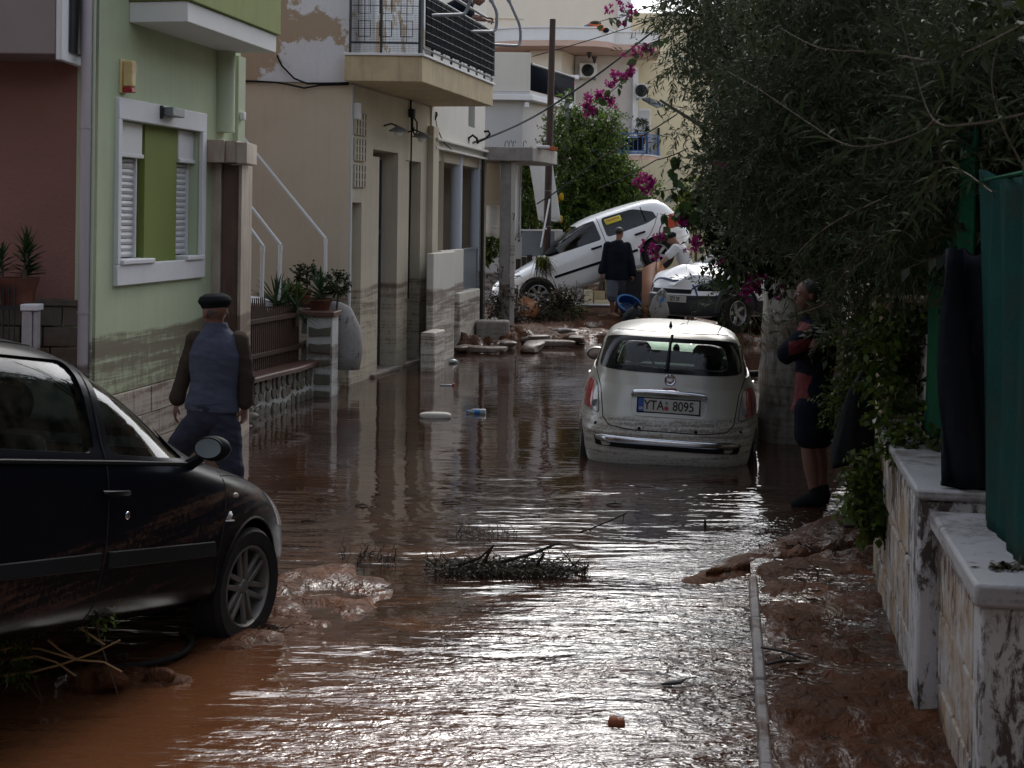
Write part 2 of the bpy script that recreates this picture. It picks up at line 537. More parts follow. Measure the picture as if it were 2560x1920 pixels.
M['red_lens'] = mat('red_lamp_lens', (0.33, 0.01, 0.018), 0.12, var=0.2, vs=20, coat=0.5)
M['clear_lens'] = mat('clear_lamp_lens', (0.35, 0.33, 0.33), 0.12, var=0.25, vs=20, coat=0.5)
M['teal_lens'] = mat('greenish_lamp_lens', (0.2, 0.36, 0.34), 0.15, coat=0.5)
M['plate'] = mat('number_plate', (0.42, 0.41, 0.38), 0.45, var=0.1, vs=20, dust=0.15)
M['plate_blue'] = mat('plate_blue', (0.02, 0.08, 0.3), 0.4)
M['ink'] = mat('black_lettering', (0.012, 0.012, 0.012), 0.5)
M['crimson'] = mat('crimson_enamel', (0.13, 0.012, 0.02), 0.3, coat=0.4)
M['silver_text'] = mat('silver_lettering', (0.6, 0.6, 0.62), 0.3, 0.5)
M['yellow_card'] = mat('yellow_card', (0.62, 0.56, 0.05), 0.6)
M['red_ink'] = mat('red_lettering', (0.45, 0.06, 0.02), 0.6)
M['mirror'] = mat('mirror_glass', (0.75, 0.8, 0.8), 0.03, 1.0, var=0.02)
M['blue_plastic'] = mat('blue_plastic', (0.02, 0.15, 0.42), 0.35, var=0.12)
M['white_sack'] = mat('dirty_white_sack', (0.27, 0.26, 0.25), 0.75, var=0.18, vs=6, bump=0.8, bs=12, mud=0.9, mudamt=-0.5, style='splash')
M['foam'] = mat('dirty_white_foam', (0.5, 0.47, 0.42), 0.85, var=0.12, vs=9, bump=0.7, bs=22, col2=(0.12, 0.08, 0.05), c2amt=0.3, c2s=22, c2edge=0.04)
M['bottle'] = mat('hazy_clear_plastic', (0.3, 0.34, 0.36), 0.25, var=0.1)
M['orange_cloth'] = mat('orange_cloth', (0.6, 0.12, 0.04), 0.8)
M['skin'] = mat('tanned_skin', (0.25, 0.125, 0.08), 0.55, var=0.1, vs=12)
M['skin_dk'] = mat('dark_tanned_skin', (0.16, 0.075, 0.05), 0.55, var=0.1, vs=12)
M['hair'] = mat('dark_hair', (0.012, 0.01, 0.009), 0.6, bump=0.6, bs=70)
M['hair_grey'] = mat('greying_hair', (0.07, 0.06, 0.055), 0.7, bump=0.6, bs=70)
M['navy_knit'] = mat('black_navy_cloth', (0.009, 0.011, 0.018), 0.9, spec=0.08, var=0.3, vs=5, bump=0.5, bs=12)
M['vest'] = mat('slate_blue_vest', (0.07, 0.078, 0.112), 0.9, spec=0.15, var=0.14, vs=5, bump=0.5, bs=9)
M['brown_sleeve'] = mat('brown_jumper', (0.05, 0.038, 0.03), 0.9, spec=0.1, var=0.2, vs=6, bump=0.5, bs=14)
M['trouser'] = mat('blue_grey_trousers', (0.036, 0.038, 0.055), 0.9, spec=0.1, var=0.2, vs=5, bump=0.5, bs=8)
M['cap'] = mat('black_flat_cap', (0.01, 0.012, 0.013), 0.9, spec=0.1, var=0.25)
M['red_cloth'] = mat('red_jacket_cloth', (0.11, 0.006, 0.009), 0.75, var=0.15, vs=5, bump=0.4, bs=10)
M['grey_short'] = mat('grey_shorts', (0.085, 0.095, 0.115), 0.85, var=0.15, vs=6, bump=0.5, bs=12)
M['tee'] = mat('white_tee_shirt', (0.5, 0.5, 0.51), 0.85, var=0.06, bump=0.5, bs=10)
M['black_car'] = mat('black_car_paint', (0.0025, 0.003, 0.006), 0.28, 0.0, var=0.1, coat=0.03, spec=0.1, mud=0.75, mudamt=-0.45, style='film')
M['silver_car'] = mat('muddy_silver_paint', (0.43, 0.42, 0.38), 0.32, 0.25, var=0.05, coat=0.3, mud=0.4, mudamt=0.25, style='film')
M['white_car'] = mat('white_car_paint', (0.8, 0.81, 0.82), 0.3, 0.0, var=0.03, coat=0.4, mud=0.75, mudamt=-0.4, style='film')
M['blue_edge'] = mat('blue_film_edge', (0.01, 0.025, 0.14), 0.4)
M['glass_car'] = glassy('tinted_car_glass', (0.72, 0.86, 0.8), 1.0, 0.85, 0.16)
M['glass_dark'] = glassy('dark_car_glass', (0.25, 0.42, 0.4), 1.0, 0.5, 0.12)
M['window_dark'] = mat('dark_window_glass', (0.006, 0.007, 0.009), 0.15, spec=0.25, var=0.1)
M['olive_leaf'] = leafmat('olive_leaves', (0.018, 0.034, 0.009), (0.048, 0.07, 0.022), 0.5, 0.25, (0.07, 0.095, 0.05))
M['olive_near'] = leafmat('near_olive_leaves', (0.016, 0.024, 0.009), (0.034, 0.046, 0.02), 0.8, 0.25, (0.026, 0.035, 0.018), spec=0.03)
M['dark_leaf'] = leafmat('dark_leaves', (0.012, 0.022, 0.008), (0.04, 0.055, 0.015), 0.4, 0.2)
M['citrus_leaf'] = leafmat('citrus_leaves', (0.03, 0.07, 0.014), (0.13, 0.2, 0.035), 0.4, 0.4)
M['ivy_leaf'] = leafmat('ivy_leaves', (0.02, 0.04, 0.008), (0.1, 0.15, 0.02), 0.4, 0.35)
M['boug_leaf'] = leafmat('bougainvillea_leaves', (0.02, 0.045, 0.015), (0.06, 0.1, 0.03), 0.4, 0.3)
M['boug_flower'] = leafmat('magenta_bracts', (0.24, 0.018, 0.12), (0.42, 0.03, 0.22), 0.6, 0.4)
M['yucca_leaf'] = leafmat('yucca_leaves', (0.02, 0.05, 0.018), (0.05, 0.1, 0.035), 0.45, 0.2)
M['lime_leaf'] = leafmat('lime_leaves', (0.08, 0.13, 0.015), (0.2, 0.25, 0.03), 0.45, 0.35)
M['yellow_leaf'] = leafmat('yellow_leaves', (0.4, 0.25, 0.02), (0.6, 0.4, 0.03), 0.5, 0.3)
M['dead_leaf'] = leafmat('dead_wet_leaves', (0.02, 0.014, 0.008), (0.09, 0.07, 0.03), 0.4, 0.1)

def mud_ground():
    m = bpy.data.materials.new('wet_red_mud')
    m.use_nodes = True
    nt = m.node_tree
    b = nt.nodes['Principled BSDF']
    geo = _n(nt, 'NewGeometry')
    pos = geo.outputs['Position']
    n1 = _noise(nt, pos, 1.6, 6, 0.6)
    n2 = _noise(nt, pos, 9, 6, 0.65)
    c = _mix(nt, _range(nt, n1, 0.3, 0.7), (0.042, 0.016, 0.007), (0.12, 0.044, 0.017))
    c = _mix(nt, _range(nt, n2, 0.5, 0.75), c, (0.03, 0.015, 0.01))
    nt.links.new(c, b.inputs['Base Color'])
    n3 = _noise(nt, pos, 3.2, 5, 0.7, (1, 0.45, 1))
    r = _range(nt, n3, 0.53, 0.6, 0.62, 0.1)
    nt.links.new(_range(nt, n3, 0.53, 0.6, 0.12, 0.75), b.inputs['Specular IOR Level'])
    nt.links.new(r, b.inputs['Roughness'])
    n4 = _noise(nt, pos, 12, 4, 0.6, (1, 0.8, 1), 0.6)
    bp = _n(nt, 'Bump')
    bp.inputs['Strength'].default_value = 1.0
    bp.inputs['Distance'].default_value = 0.05
    nt.links.new(n4, bp.inputs['Height'])
    nt.links.new(bp.outputs[0], b.inputs['Normal'])
    return m

def flood_water():
    m = bpy.data.materials.new('muddy_flood_water')
    m.use_nodes = True
    nt = m.node_tree
    b = nt.nodes['Principled BSDF']
    geo = _n(nt, 'NewGeometry')
    pos = geo.outputs['Position']
    sep = _n(nt, 'SeparateXYZ')
    nt.links.new(pos, sep.inputs[0])
    X, Y = sep.outputs['X'], sep.outputs['Y']
    n1 = _noise(nt, pos, 0.9, 5, 0.6, (1, 0.6, 1), 0.6)
    c = _mix(nt, _range(nt, n1, 0.35, 0.65), (0.022, 0.012, 0.009), (0.045, 0.021, 0.013))
    # thick orange silt in the shallow water close to the camera, most of it on the left
    silt = _range(nt, _math(nt, 'ADD', Y, _math(nt, 'ADD', _math(nt, 'MULTIPLY', X, 0.9), _math(nt, 'MULTIPLY', n1, 1.6))), 7.6, 6.0)
    n0 = _noise(nt, pos, 1.5, 5, 0.65, (0.45, 1.6, 1), 1.0)
    silt2 = _math(nt, 'MULTIPLY', _range(nt, n0, 0.5, 0.62), _range(nt, Y, 9.4, 8.0))
    silt = _math(nt, 'MAXIMUM', silt, _math(nt, 'MULTIPLY', silt2, 0.8))
    c = _mix(nt, silt, c, (0.125, 0.05, 0.022))
    nt.links.new(c, b.inputs['Base Color'])
    b.inputs['IOR'].default_value = 1.9
    b.inputs['Specular IOR Level'].default_value = 0.75
    # waves: long low ripples everywhere, fine running riffles near the camera and on the right
    warp = _noise(nt, pos, 0.6, 3, 0.5)
    big = _noise(nt, pos, 2.2, 1, 0.5, (0.55, 2.2, 1), 0.5)
    mid = _noise(nt, pos, 6.0, 2, 0.5, (0.42, 1.8, 1), 0.7)
    fine = _noise(nt, pos, 11.0, 2, 0.6, (1.0, 2.0, 1), 1.1)
    near = _range(nt, Y, 8.6, 6.6)                      # running shallow water
    # the riffle reaches further up on the right
    near2 = _range(nt, _math(nt, 'ADD', Y, _math(nt, 'MULTIPLY', X, -1.3)), 7.9, 6.4)
    # the left pool beside the black car stays calm
    calm = _range(nt, _math(nt, 'ADD', X, _math(nt, 'MULTIPLY', Y, -0.22)), -2.6, -2.0)
    run = _math(nt, 'MULTIPLY', near2, calm)
    far = _range(nt, _math(nt, 'ADD', Y, _math(nt, 'MULTIPLY', X, -0.6)), 12.0, 7.6, 0.12, 1.0)
    h = _math(nt, 'MULTIPLY', big, 0.6)
    h = _math(nt, 'ADD', h, _math(nt, 'MULTIPLY', mid, 0.9))
    pm = _noise(nt, pos, 0.9, 3, 0.5, (0.7, 1.2, 1), 0.5)
    h = _math(nt, 'MULTIPLY', _math(nt, 'MULTIPLY', h, far), _range(nt, pm, 0.4, 0.6, 0.3, 1.5))
    patch = _range(nt, n0, 0.38, 0.6, 0.45, 1.2)
    hf = _math(nt, 'MULTIPLY', _math(nt, 'MULTIPLY', fine, 0.72), _math(nt, 'ADD', _math(nt, 'MULTIPLY', run, 0.95), _range(nt, Y, 11.0, 8.5, 0.02, 0.1)))
    h = _math(nt, 'ADD', h, _math(nt, 'MULTIPLY', hf, patch))
    bp = _n(nt, 'Bump')
    bp.inputs['Strength'].default_value = 1.0
    bp.inputs['Distance'].default_value = 0.022
    nt.links.new(h, bp.inputs['Height'])
    nt.links.new(bp.outputs[0], b.inputs['Normal'])
    nt.links.new(_range(nt, run, 0, 1, 0.01, 0.02), b.inputs['Roughness'])
    return m

M['mud'] = mud_ground()
M['water'] = flood_water()

# ------------------------------------------------------------------ ground, water, pavement
def vnoise(x, y, seed=0):
    r = np.random.default_rng(seed)
    T = r.random((64, 64))
    xi, yi = np.floor(x).astype(int), np.floor(y).astype(int)
    fx, fy = x - xi, y - yi
    fx = fx * fx * (3 - 2 * fx); fy = fy * fy * (3 - 2 * fy)
    a = T[xi % 64, yi % 64]; b = T[(xi + 1) % 64, yi % 64]
    c = T[xi % 64, (yi + 1) % 64]; d = T[(xi + 1) % 64, (yi + 1) % 64]
    return (a * (1 - fx) + b * fx) * (1 - fy) + (c * (1 - fx) + d * fx) * fy

def fbm(x, y, seed=0, octs=4):
    s, a, t = 0, 0.5, 0
    for i in range(octs):
        s = s + a * vnoise(x * 2 ** i + 13.7 * i, y * 2 ** i + 7.1 * i, seed + i)
        t += a; a *= 0.5
    return s / t

def ground_h(x, y):
    n = fbm(x * 1.3 + 40, y * 1.3 + 40, 3)
    n2 = fbm(x * 4.5 + 40, y * 4.5 + 40, 9)
    h = np.full_like(x, -0.32)
    # mud flat beyond the pool
    start = 19.2 + 2.6 * smoothstep(-1.5, 1.0, x)
    f = smoothstep(0, 4.2, y - start + (n - 0.5) * 5)
    h = h + f * 0.5
    lump = smoothstep(17.6, 20, y) * (1 - smoothstep(23.5, 25.5, y)) * (1 - smoothstep(0.2, 1.6, x))
    n3 = fbm(x * 9 + 40, y * 7 + 40, 19)
    n5 = np.abs(fbm(x * 3.3 + 40, y * 3.3 + 40, 29) - .5) * 2
    h = h + lump * (.12 - n5 * .55 + (n3 - .5) * .16 - 0.05)
    n3 = fbm(x * 11 + 40, y * 9 + 40, 23)
    # right pavement of mud
    kx = 0.985 + 0.154 * (y - 5.34)
    pv = smoothstep(0.0, 0.04, x - kx) * (1 - smoothstep(8.3, 9.1, y - 0.55 * (x - 1.4)))
    h = np.where(pv > 0, h * (1 - pv) + pv * (0.05 + (n2 - 0.45) * 0.08 + (n - 0.5) * 0.05 + (n3 - .5) * .06 + .02 * np.exp(-((x - kx) / .3) ** 2)), h)
    # mud tongue running into the water at the pavement end
    ax, ay, bx, by = 1.1, 8.15, 2.55, 9.7
    t = np.clip(((x - ax) * (bx - ax) + (y - ay) * (by - ay)) / ((bx - ax) ** 2 + (by - ay) ** 2), 0, 1)
    dd = np.hypot(x - ax - t * (bx - ax), y - ay - t * (by - ay))
    h = np.maximum(h, 0.03 + 0.05 * t - (dd / (0.16 + 0.2 * t)) ** 2 * 0.08 + (n2 - 0.5) * 0.07)
    # silt patch by the black car's front wheel, and clods in front of it
    for cx_, cy_, rx, ry, top in ((-1.02, 7.75, 0.42, 0.75, 0.035), (-1.75, 6.3, 0.36, 0.16, 0.09), (-1.35, 6.9, 0.3, 0.2, 0.03), (-2.6, 6.6, 0.9, 0.5, 0.015)):
        q = ((x - cx_) / rx) ** 2 + ((y - cy_) / ry) ** 2
        h = np.maximum(h, -.014 + top * .2 + (1 - smoothstep(.4, 1.2, q)) * .026 * smoothstep(.44, .54, fbm(x * 5 + 40, y * 5 + 40, 61)) + (n3 - .5) * .02 - .2 * smoothstep(.8, 1.6, q))
    # gardens behind the right walls, ground against the houses on the left
    h = np.where(x > 2.2 + 0.17 * (y - 5.3), np.maximum(h, 0.02), h)
    return h

gx = np.concatenate([[-400, -150, -60, -25, -12, -8], np.arange(-4.6, 4.6, 0.06), [5.2, 6, 8, 12, 25, 60, 150, 400]])
gy = np.concatenate([[-400, -100, -30, -8, 0, 2.5], np.arange(3.6, 11, 0.05), np.arange(11, 17.4, 0.11), np.arange(17.45, 25, 0.06), np.arange(25, 30, 0.15), [31, 33, 36, 42, 60, 120, 400]])
GX, GY = np.meshgrid(gx, gy, indexing='ij')
GZ = ground_h(GX, GY)
GZ = np.where((np.abs(GX) > 4.6) | (GY > 30), 0.12, GZ)
GZ = np.where((GY < 3.6), -0.1, GZ)
nx, ny = len(gx), len(gy)
verts = np.stack([GX, GY, GZ], -1).reshape(-1, 3)
idx = np.arange(nx * ny).reshape(nx, ny)
quads = np.stack([idx[:-1, :-1], idx[1:, :-1], idx[1:, 1:], idx[:-1, 1:]], -1).reshape(-1, 4)
def np_mesh(name, verts, faces, mats, smooth=False):
    me = bpy.data.meshes.new(name)
    k = faces.shape[1]
    me.vertices.add(len(verts)); me.vertices.foreach_set('co', np.ascontiguousarray(verts, dtype=np.float32).ravel())
    me.loops.add(faces.size); me.loops.foreach_set('vertex_index', np.ascontiguousarray(faces, dtype=np.int32).ravel())
    me.polygons.add(len(faces)); me.polygons.foreach_set('loop_start', np.arange(0, faces.size, k, dtype=np.int32))
    for m in (mats if isinstance(mats, (list, tuple)) else [mats]):
        me.materials.append(m)
    me.update(calc_edges=True)
    me.validate()
    if smooth:
        me.polygons.foreach_set('use_smooth', [True] * len(me.polygons))
    return me
ground = struct(link(np_mesh('ground', verts, quads, M['mud'], True), 'ground'))
ground['label'] = 'red brown wet mud covering the street bed'

# flood water: one sheet with low real waves, riffles from the material
wx = np.concatenate([[-30, -12], np.arange(-5, 5, 0.07), [6, 12, 30]])
wy = np.concatenate([[-30, 0], np.arange(3.5, 12, 0.05), np.arange(12, 24, 0.12), [25, 27, 29.5]])
WX, WY = np.meshgrid(wx, wy, indexing='ij')
amp = 0.007 * (1 - smoothstep(7.5, 12, WY)) + 0.0006
run = smoothstep(7.9, 6.4, WY - 1.3 * WX) if False else (1 - smoothstep(6.4, 8.2, WY - 1.3 * WX))
WZ = amp * ((fbm(WX * 2.2 + 50, WY * 5.5 + 50, 31, 3) - 0.5) * 1.3)
WZ = WZ + 0.02 * run * (fbm(WX * 5 + 50 + WY * 1.6, WY * 7 + 50, 41, 3) - 0.5) * smoothstep(-0.8, 1.0, WX)
widx = np.arange(len(wx) * len(wy)).reshape(len(wx), len(wy))
wq = np.stack([widx[:-1, :-1], widx[1:, :-1], widx[1:, 1:], widx[:-1, 1:]], -1).reshape(-1, 4)
water = struct(link(np_mesh('water', np.stack([WX, WY, WZ], -1).reshape(-1, 3), wq, M['water'], True), 'water'))
water['label'] = 'brown flood water standing and running in the street'

# standing film of muddy water on the pavement: low spots flood, ridges stay out
fy_ = np.linspace(3.8, 8.5, 120)
fvs = []
for yy in fy_:
    k0, k1 = 0.985 + 0.154 * (yy - 5.34), 1.76 + 0.17 * (yy - 5.26)
    for t in np.linspace(0, 1, 14):
        fvs.append((k0 + (k1 - k0) * t, yy, 0.049))
fi = np.arange(120 * 14).reshape(120, 14)
film = struct(link(np_mesh('puddle', np.array(fvs), np.stack([fi[:-1, :-1], fi[:-1, 1:], fi[1:, 1:], fi[1:, :-1]], -1).reshape(-1, 4), M['water'], True), 'puddle'))
film['label'] = 'brown puddles lying in the hollows of the muddy pavement'

# kerb stones along the right pavement
kerb = thing('kerb', 'pale concrete kerb between the running water and the muddy pavement', 'kerb', (0.97, 5.34, 0), math.atan2(1, 0.154))
kerb['kind'] = 'structure'
del kerb['category']
s = -3.0
i = 0
while s < 2.75:
    L = 0.98
    b = MB().box(s, min(s + L, 2.75) - 0.012, -0.05, 0.0, -0.3, 0.062 + random.uniform(-0.006, 0.004))
    b.build('kerb_stone', mat('kerb_concrete', (0.24, 0.22, 0.21), 0.55, var=0.2, vs=8, bump=0.9, col2=(0.08, 0.04, 0.025), c2amt=0.45, c2s=5) if i == 0 else kerb.children[0].data.materials[0], kerb, bev=0.012)
    s += L
    i += 1

# ------------------------------------------------------------------ right side walls
def LF(root, px, py, off=0.0):
    """local (x, z) of the photo point on the facade plane local y = off"""
    Mi = root.matrix_basis.inverted()
    o = Mi @ Vector((0, 0, CAMH))
    d = Mi.to_3x3() @ ray(px, py)
    t = (off - o.y) / d.y
    q = o + d * t
    return q.x, q.z

WTH = math.atan2(0.9858, 0.1676)
def frame_thing(name, label, cat, x, y, rz):
    o = thing(name, label, cat, (x, y, 0), rz)
    return o

def blocks(parent, x0, x1, z0, z1, yface, rows, length, mats, depth=0.03, joint=0.026, proud=0.009, name='block', into=-1):
    """courses of blocks on a face at local y=yface; into: direction of the wall's inside"""
    h = (z1 - z0) / rows
    for r in range(rows):
        s = x0 - (r % 2) * length * 0.5
        while s < x1 - 0.02:
            a, b = max(s, x0), min(s + length, x1)
            if b - a > 0.04:
                p = random.uniform(-proud, proud)
                ya, yb = yface - into * (0.012 + p), yface + into * depth
                MB().box(a + joint / 2, b - joint / 2, min(ya, yb), max(ya, yb), z0 + r * h + joint / 2, z0 + (r + 1) * h - joint / 2) \
                    .build(name, random.choice(mats), parent, bev=0.01)
            s += length

w2 = frame_thing('garden_wall', 'low whitewashed garden wall with pale slab coping, mud spattered, nearest the camera', 'wall', 1.70, 5.26, WTH)
MB().box(-0.6, 0.56, -0.26, -0.014, -0.3, 0.82).build('wall_core', M['block_wall'], w2)
blocks(w2, -0.46, 0.56, -0.1, 0.815, 0.0, 3, 0.62, [M['block_wall']], into=-1)
MB().box(-0.61, -0.46, -0.30, 0.02, -0.3, 0.822).build('end_pier', M['pier_muddy'], w2, bev=0.012)
cb = MB()
cb.box(-0.64, 0.0, -0.30, 0.045, 0.824, 0.905); cb.build('coping', M['cap_white'], w2, bev=0.014)
MB().box(0.006, 0.57, -0.30, 0.04, 0.824, 0.9).build('coping', M['cap_white'], w2, bev=0.014)

w1 = frame_thing('garden_wall', 'taller whitewashed garden wall beyond the low one, with a square pier at its near end', 'wall', 1.70, 5.26, WTH)
MB().box(0.9, 2.7, -0.24, 0.046, -0.3, 0.93).build('wall_core', M['block_wall'], w1)
blocks(w1, 0.9, 2.7, -0.1, 0.925, 0.06, 3, 0.62, [M['block_wall']], into=-1)
MB().box(0.6, 0.9, -0.34, 0.085, -0.3, 0.935).build('pier', M['pier'], w1, bev=0.015)
MB().box(0.58, 2.72, -0.3, 0.095, 0.938, 0.985).build('coping', M['cap_white'], w1, bev=0.012)

yw = frame_thing('gate_pier', 'yellowed plaster pier overgrown with ivy past the whitewashed wall', 'pier', 1.70, 5.26, WTH)
MB().box(2.74, 3.06, -0.32, 0.05, -0.2, 1.6).build('shaft', M['yellow_wall'], yw, bev=0.01)
MB().box(2.2, 2.73, -0.34, -0.14, 0.99, 1.52).build('side_wall', mat('roughcast_panel', (0.44, 0.41, 0.38), 0.9, var=0.15, vs=6, bump=1.0, bs=22), yw, bev=0.01)
MB().box(2.70, 3.1, -0.36, 0.09, 1.603, 1.67).build('cap', M['yellow_wall'], yw, bev=0.01)
gw = frame_thing('garden_wall', 'mud banded low wall in the shade behind the standing man', 'wall', 2.75, 13.9, math.radians(10))
MB().box(0, 0.3, -0.1, 0.1, -0.3, 1.2).box(0.31, 4.5, -0.05, 0.12, -0.3, 1.05).build('wall_face', M['pier_muddy'], gw, bev=0.01)
MB().box(-0.03, 4.5, -0.09, 0.16, 1.06, 1.12).build('coping', M['cap_white'], gw, bev=0.01)

def cloth_sheet(name, mat_, parent, x0, x1, z0, z1, y, fold=0.02, nf=9, seed=0, ragged=0.03, thick=0.004, dirn='x'):
    r = np.random.default_rng(seed)
    nu, nv = 46, 26
    vs = []
    ph = r.random(4) * 6
    for i in range(nu):
        u = i / (nu - 1)
        topj = z1 + ragged * (vnoise(np.array([u * 14.0]), np.array([seed + .5]), 5)[0] - 0.5) * 2
        for j in range(nv):
            v = j / (nv - 1)
            yy = y + fold * (math.sin(u * nf * 2 * PI + ph[0] + v * 1.2) * 0.6 + math.sin(u * nf * 0.43 * 2 * PI + ph[1] - v * 2) * 0.7) * (0.45 + 0.55 * v)
            vs.append((x0 + (x1 - x0) * u, yy, z0 + (topj - z0) * v))
    f = [(i * nv + j, (i + 1) * nv + j, (i + 1) * nv + j + 1, i * nv + j + 1) for i in range(nu - 1) for j in range(nv - 1)]
    b = MB().add(vs, f)
    o = b.build(name, mat_, parent, angle=180)
    sm = o.modifiers.new('solid', 'SOLIDIFY'); sm.thickness = thick
    return o

net1 = frame_thing('shade_net', 'dark green shade net with frayed top tied above the nearest wall coping', 'shade net', 1.70, 5.26, WTH)
cloth_sheet('net_cloth', M['green_net'], net1, -2.4, 0.44, 0.9, 2.28, -0.16, 0.034, 15, 3, 0.05)
MB().tube([(0.44, -0.2, 0.85), (0.44, -0.2, 2.28)], 0.012, 6).build('post', M['black_iron'], net1)
MB().tube([(0.44, -0.13, 2.27), (-1, -0.135, 2.28), (-2.4, -0.135, 2.27)], 0.008, 6).build('top_rope', M['green_net2'], net1)
net2 = frame_thing('shade_net', 'brighter green net hanging slack behind the navy tarpaulin', 'shade net', 1.70, 5.26, WTH)
cloth_sheet('net_cloth', M['green_net2'], net2, 0.75, 2.15, 0.99, 2.5, -0.13, 0.03, 7, 8, 0.03)
tarp = frame_thing('tarpaulin', 'dark navy tarpaulin hung upright on the pier of the taller wall', 'tarpaulin', 1.70, 5.26, WTH)
tb = MB()
vs, n1_, n2_ = [], 16, 16
for i in range(n1_):
    for j in range(n2_):
        u, v = i / 15, j / 15
        vs.append((0.62 + 0.03 * math.sin(u * 11 + v * 5), -0.01 - u * 0.28, 1.0 + v * (0.98 + 0.012 * math.sin(u * 9) + .01 * math.sin(u * 23 + 1))))
tb.add(vs, [(i * 16 + j, (i + 1) * 16 + j, (i + 1) * 16 + j + 1, i * 16 + j + 1) for i in range(15) for j in range(15)])
o = tb.build('sheet', M['navy_tarp'], tarp, angle=180)
o.modifiers.new('s', 'SOLIDIFY').thickness = 0.03
MB().tube([(0.62, -0.01, 1.01), (0.63, -0.13, 0.99), (0.62, -0.3, 1.01)], 0.014, 6).build('hem', M['navy_tarp'], tarp)

# litter of wet leaves on the coping
lit = tag(bpy.data.objects.new('leaf_litter', None), 'dark clump of wet leaves lying on the nearest white coping', 'leaf litter')
COL.objects.link(lit); lit.location = (1.66, 4.85, 0.905)
lb = MB()
for k in range(60):
    a = random.uniform(0, 2 * PI); r_ = random.uniform(0, 0.09)
    c = V(r_ * math.cos(a) * 1.2 + 0.06, r_ * math.sin(a) * 0.6, random.uniform(0, 0.02))
    t = V(random.uniform(-1, 1), random.uniform(-1, 1), random.uniform(-.3, .5)).normalized() * 0.025
    q = t.cross(V(0, 0, 1)).normalized() * 0.008
    lb.quad(c - t, c + q, c + t, c - q)
lb.build('leaves', M['dead_leaf'], lit, fix=False, smooth=False)['kind'] = 'stuff'

# ------------------------------------------------------------------ left side: salmon house at the frame edge
ph = thing('salmon_house', 'salmon pink roughcast house with dark stone base at the left edge', 'house', (-3.25, 10.75, 0), 0)
MB().box(-6, -0.0, 0, 4, 1.42, 7.2).build('wall', M['pink_wall'], ph)
MB().box(-6, 0.0, 0.03, 3.9, -0.2, 1.37).build('base_wall', M['ashlar'], ph)
MB().box(-6, 0.012, -0.03, 0.05, 1.372, 1.418).build('base_ledge', M['ashlar'], ph, bev=0.006)
for r in range(8):
    s = -0.02
    k = 0
    z1 = 1.365 - r * 0.158
    L = [0.168, 0.3, 0.26, 0.31][r % 4]
    while s > -1.3:
        e = s - (0.17 + ((r * 7 + k * 5) % 4) * 0.05 if k or r % 2 else L)
        MB().box(e + 0.006, s - 0.006, -0.012 + random.uniform(-.006, .006), 0.03, z1 - 0.148, z1).build('stone_block', M['ashlar'], ph, bev=0.008)
        s = e; k += 1
ov = MB()
ov.box(-6, -0.09, -0.55, -0.01, 3.24, 5.2)
ov.build('balcony', M['brown_slab'], ph, bev=0.01)
MB().box(-0.088, -0.045, -0.56, -0.01, 3.2, 5.2).build('balcony_edge', M['white_trim'], ph, bev=0.008)
MB().box(-0.04, -0.02, -0.4, -0.01, 3.28, 5.2).build('flashing', M['black_iron'], ph)

fp = thing('fence_pier', 'short pale stone pier between the spiked fence and the stone base', 'pier', (-3.52, 10.35, 0))
MB().box(-0.075, 0.0, -0.06, 0.06, 0, 1.36).box(0.004, 0.03, -0.05, 0.05, 0, 1.36).build('shaft', mat('pale_muddy_stone', (0.36, 0.33, 0.34), 0.8, var=0.15, vs=8, bump=0.8, bs=20, mud=1.1, mudamt=0.8), fp, bev=0.008)
MB().box(-0.085, 0.045, -0.07, 0.07, 1.362, 1.41).build('cap', M['white_trim'], fp, bev=0.008)

fe = thing('iron_fence', 'black spiked iron fence under the potted yucca at the left edge', 'fence', (-3.62, 10.3, 0))
for k in range(26):
    x = -0.03 - k * 0.042
    MB().tube([(x, 0, 0.5), (x, 0, 1.47)], 0.006, 5).tube([(x, 0, 1.46), (x, 0, 1.5), (x, 0, 1.56)], [0.006, 0.011, 0.001], 5).build('picket', M['black_iron'], fe)
MB().box(-1.2, 0.06, -0.012, 0.012, 1.37, 1.40).box(-1.2, 0.03, -0.01, 0.01, 0.6, 0.63).build('rail', M['black_iron'], fe)

def strands(starts, ends, r, mids=None):
    """thin 3-sided prisms, vectorised. returns verts, faces"""
    s, e = np.asarray(starts), np.asarray(ends)
    d = e - s
    d /= np.linalg.norm(d, axis=1, keepdims=True) + 1e-9
    a = np.cross(d, np.where(np.abs(d[:, 2:3]) < 0.9, np.array([[0, 0, 1.0]]), np.array([[1.0, 0, 0]])))
    a /= np.linalg.norm(a, axis=1, keepdims=True) + 1e-9
    b = np.cross(d, a)
    r = np.broadcast_to(np.asarray(r, float), (len(s),))[:, None]
    vs = []
    for P_, rr in ((s, r), (e, r * 0.55)):
        for k in range(3):
            an = 2 * PI * k / 3
            vs.append(P_ + (a * math.cos(an) + b * math.sin(an)) * rr)
    v = np.stack(vs, 1).reshape(-1, 3)
    base = (np.arange(len(s)) * 6)[:, None]
    f = np.concatenate([base + np.array([[0, 1, 4, 3]]), base + np.array([[1, 2, 5, 4]]), base + np.array([[2, 0, 3, 5]])], 1).reshape(-1, 4)
    return v, f

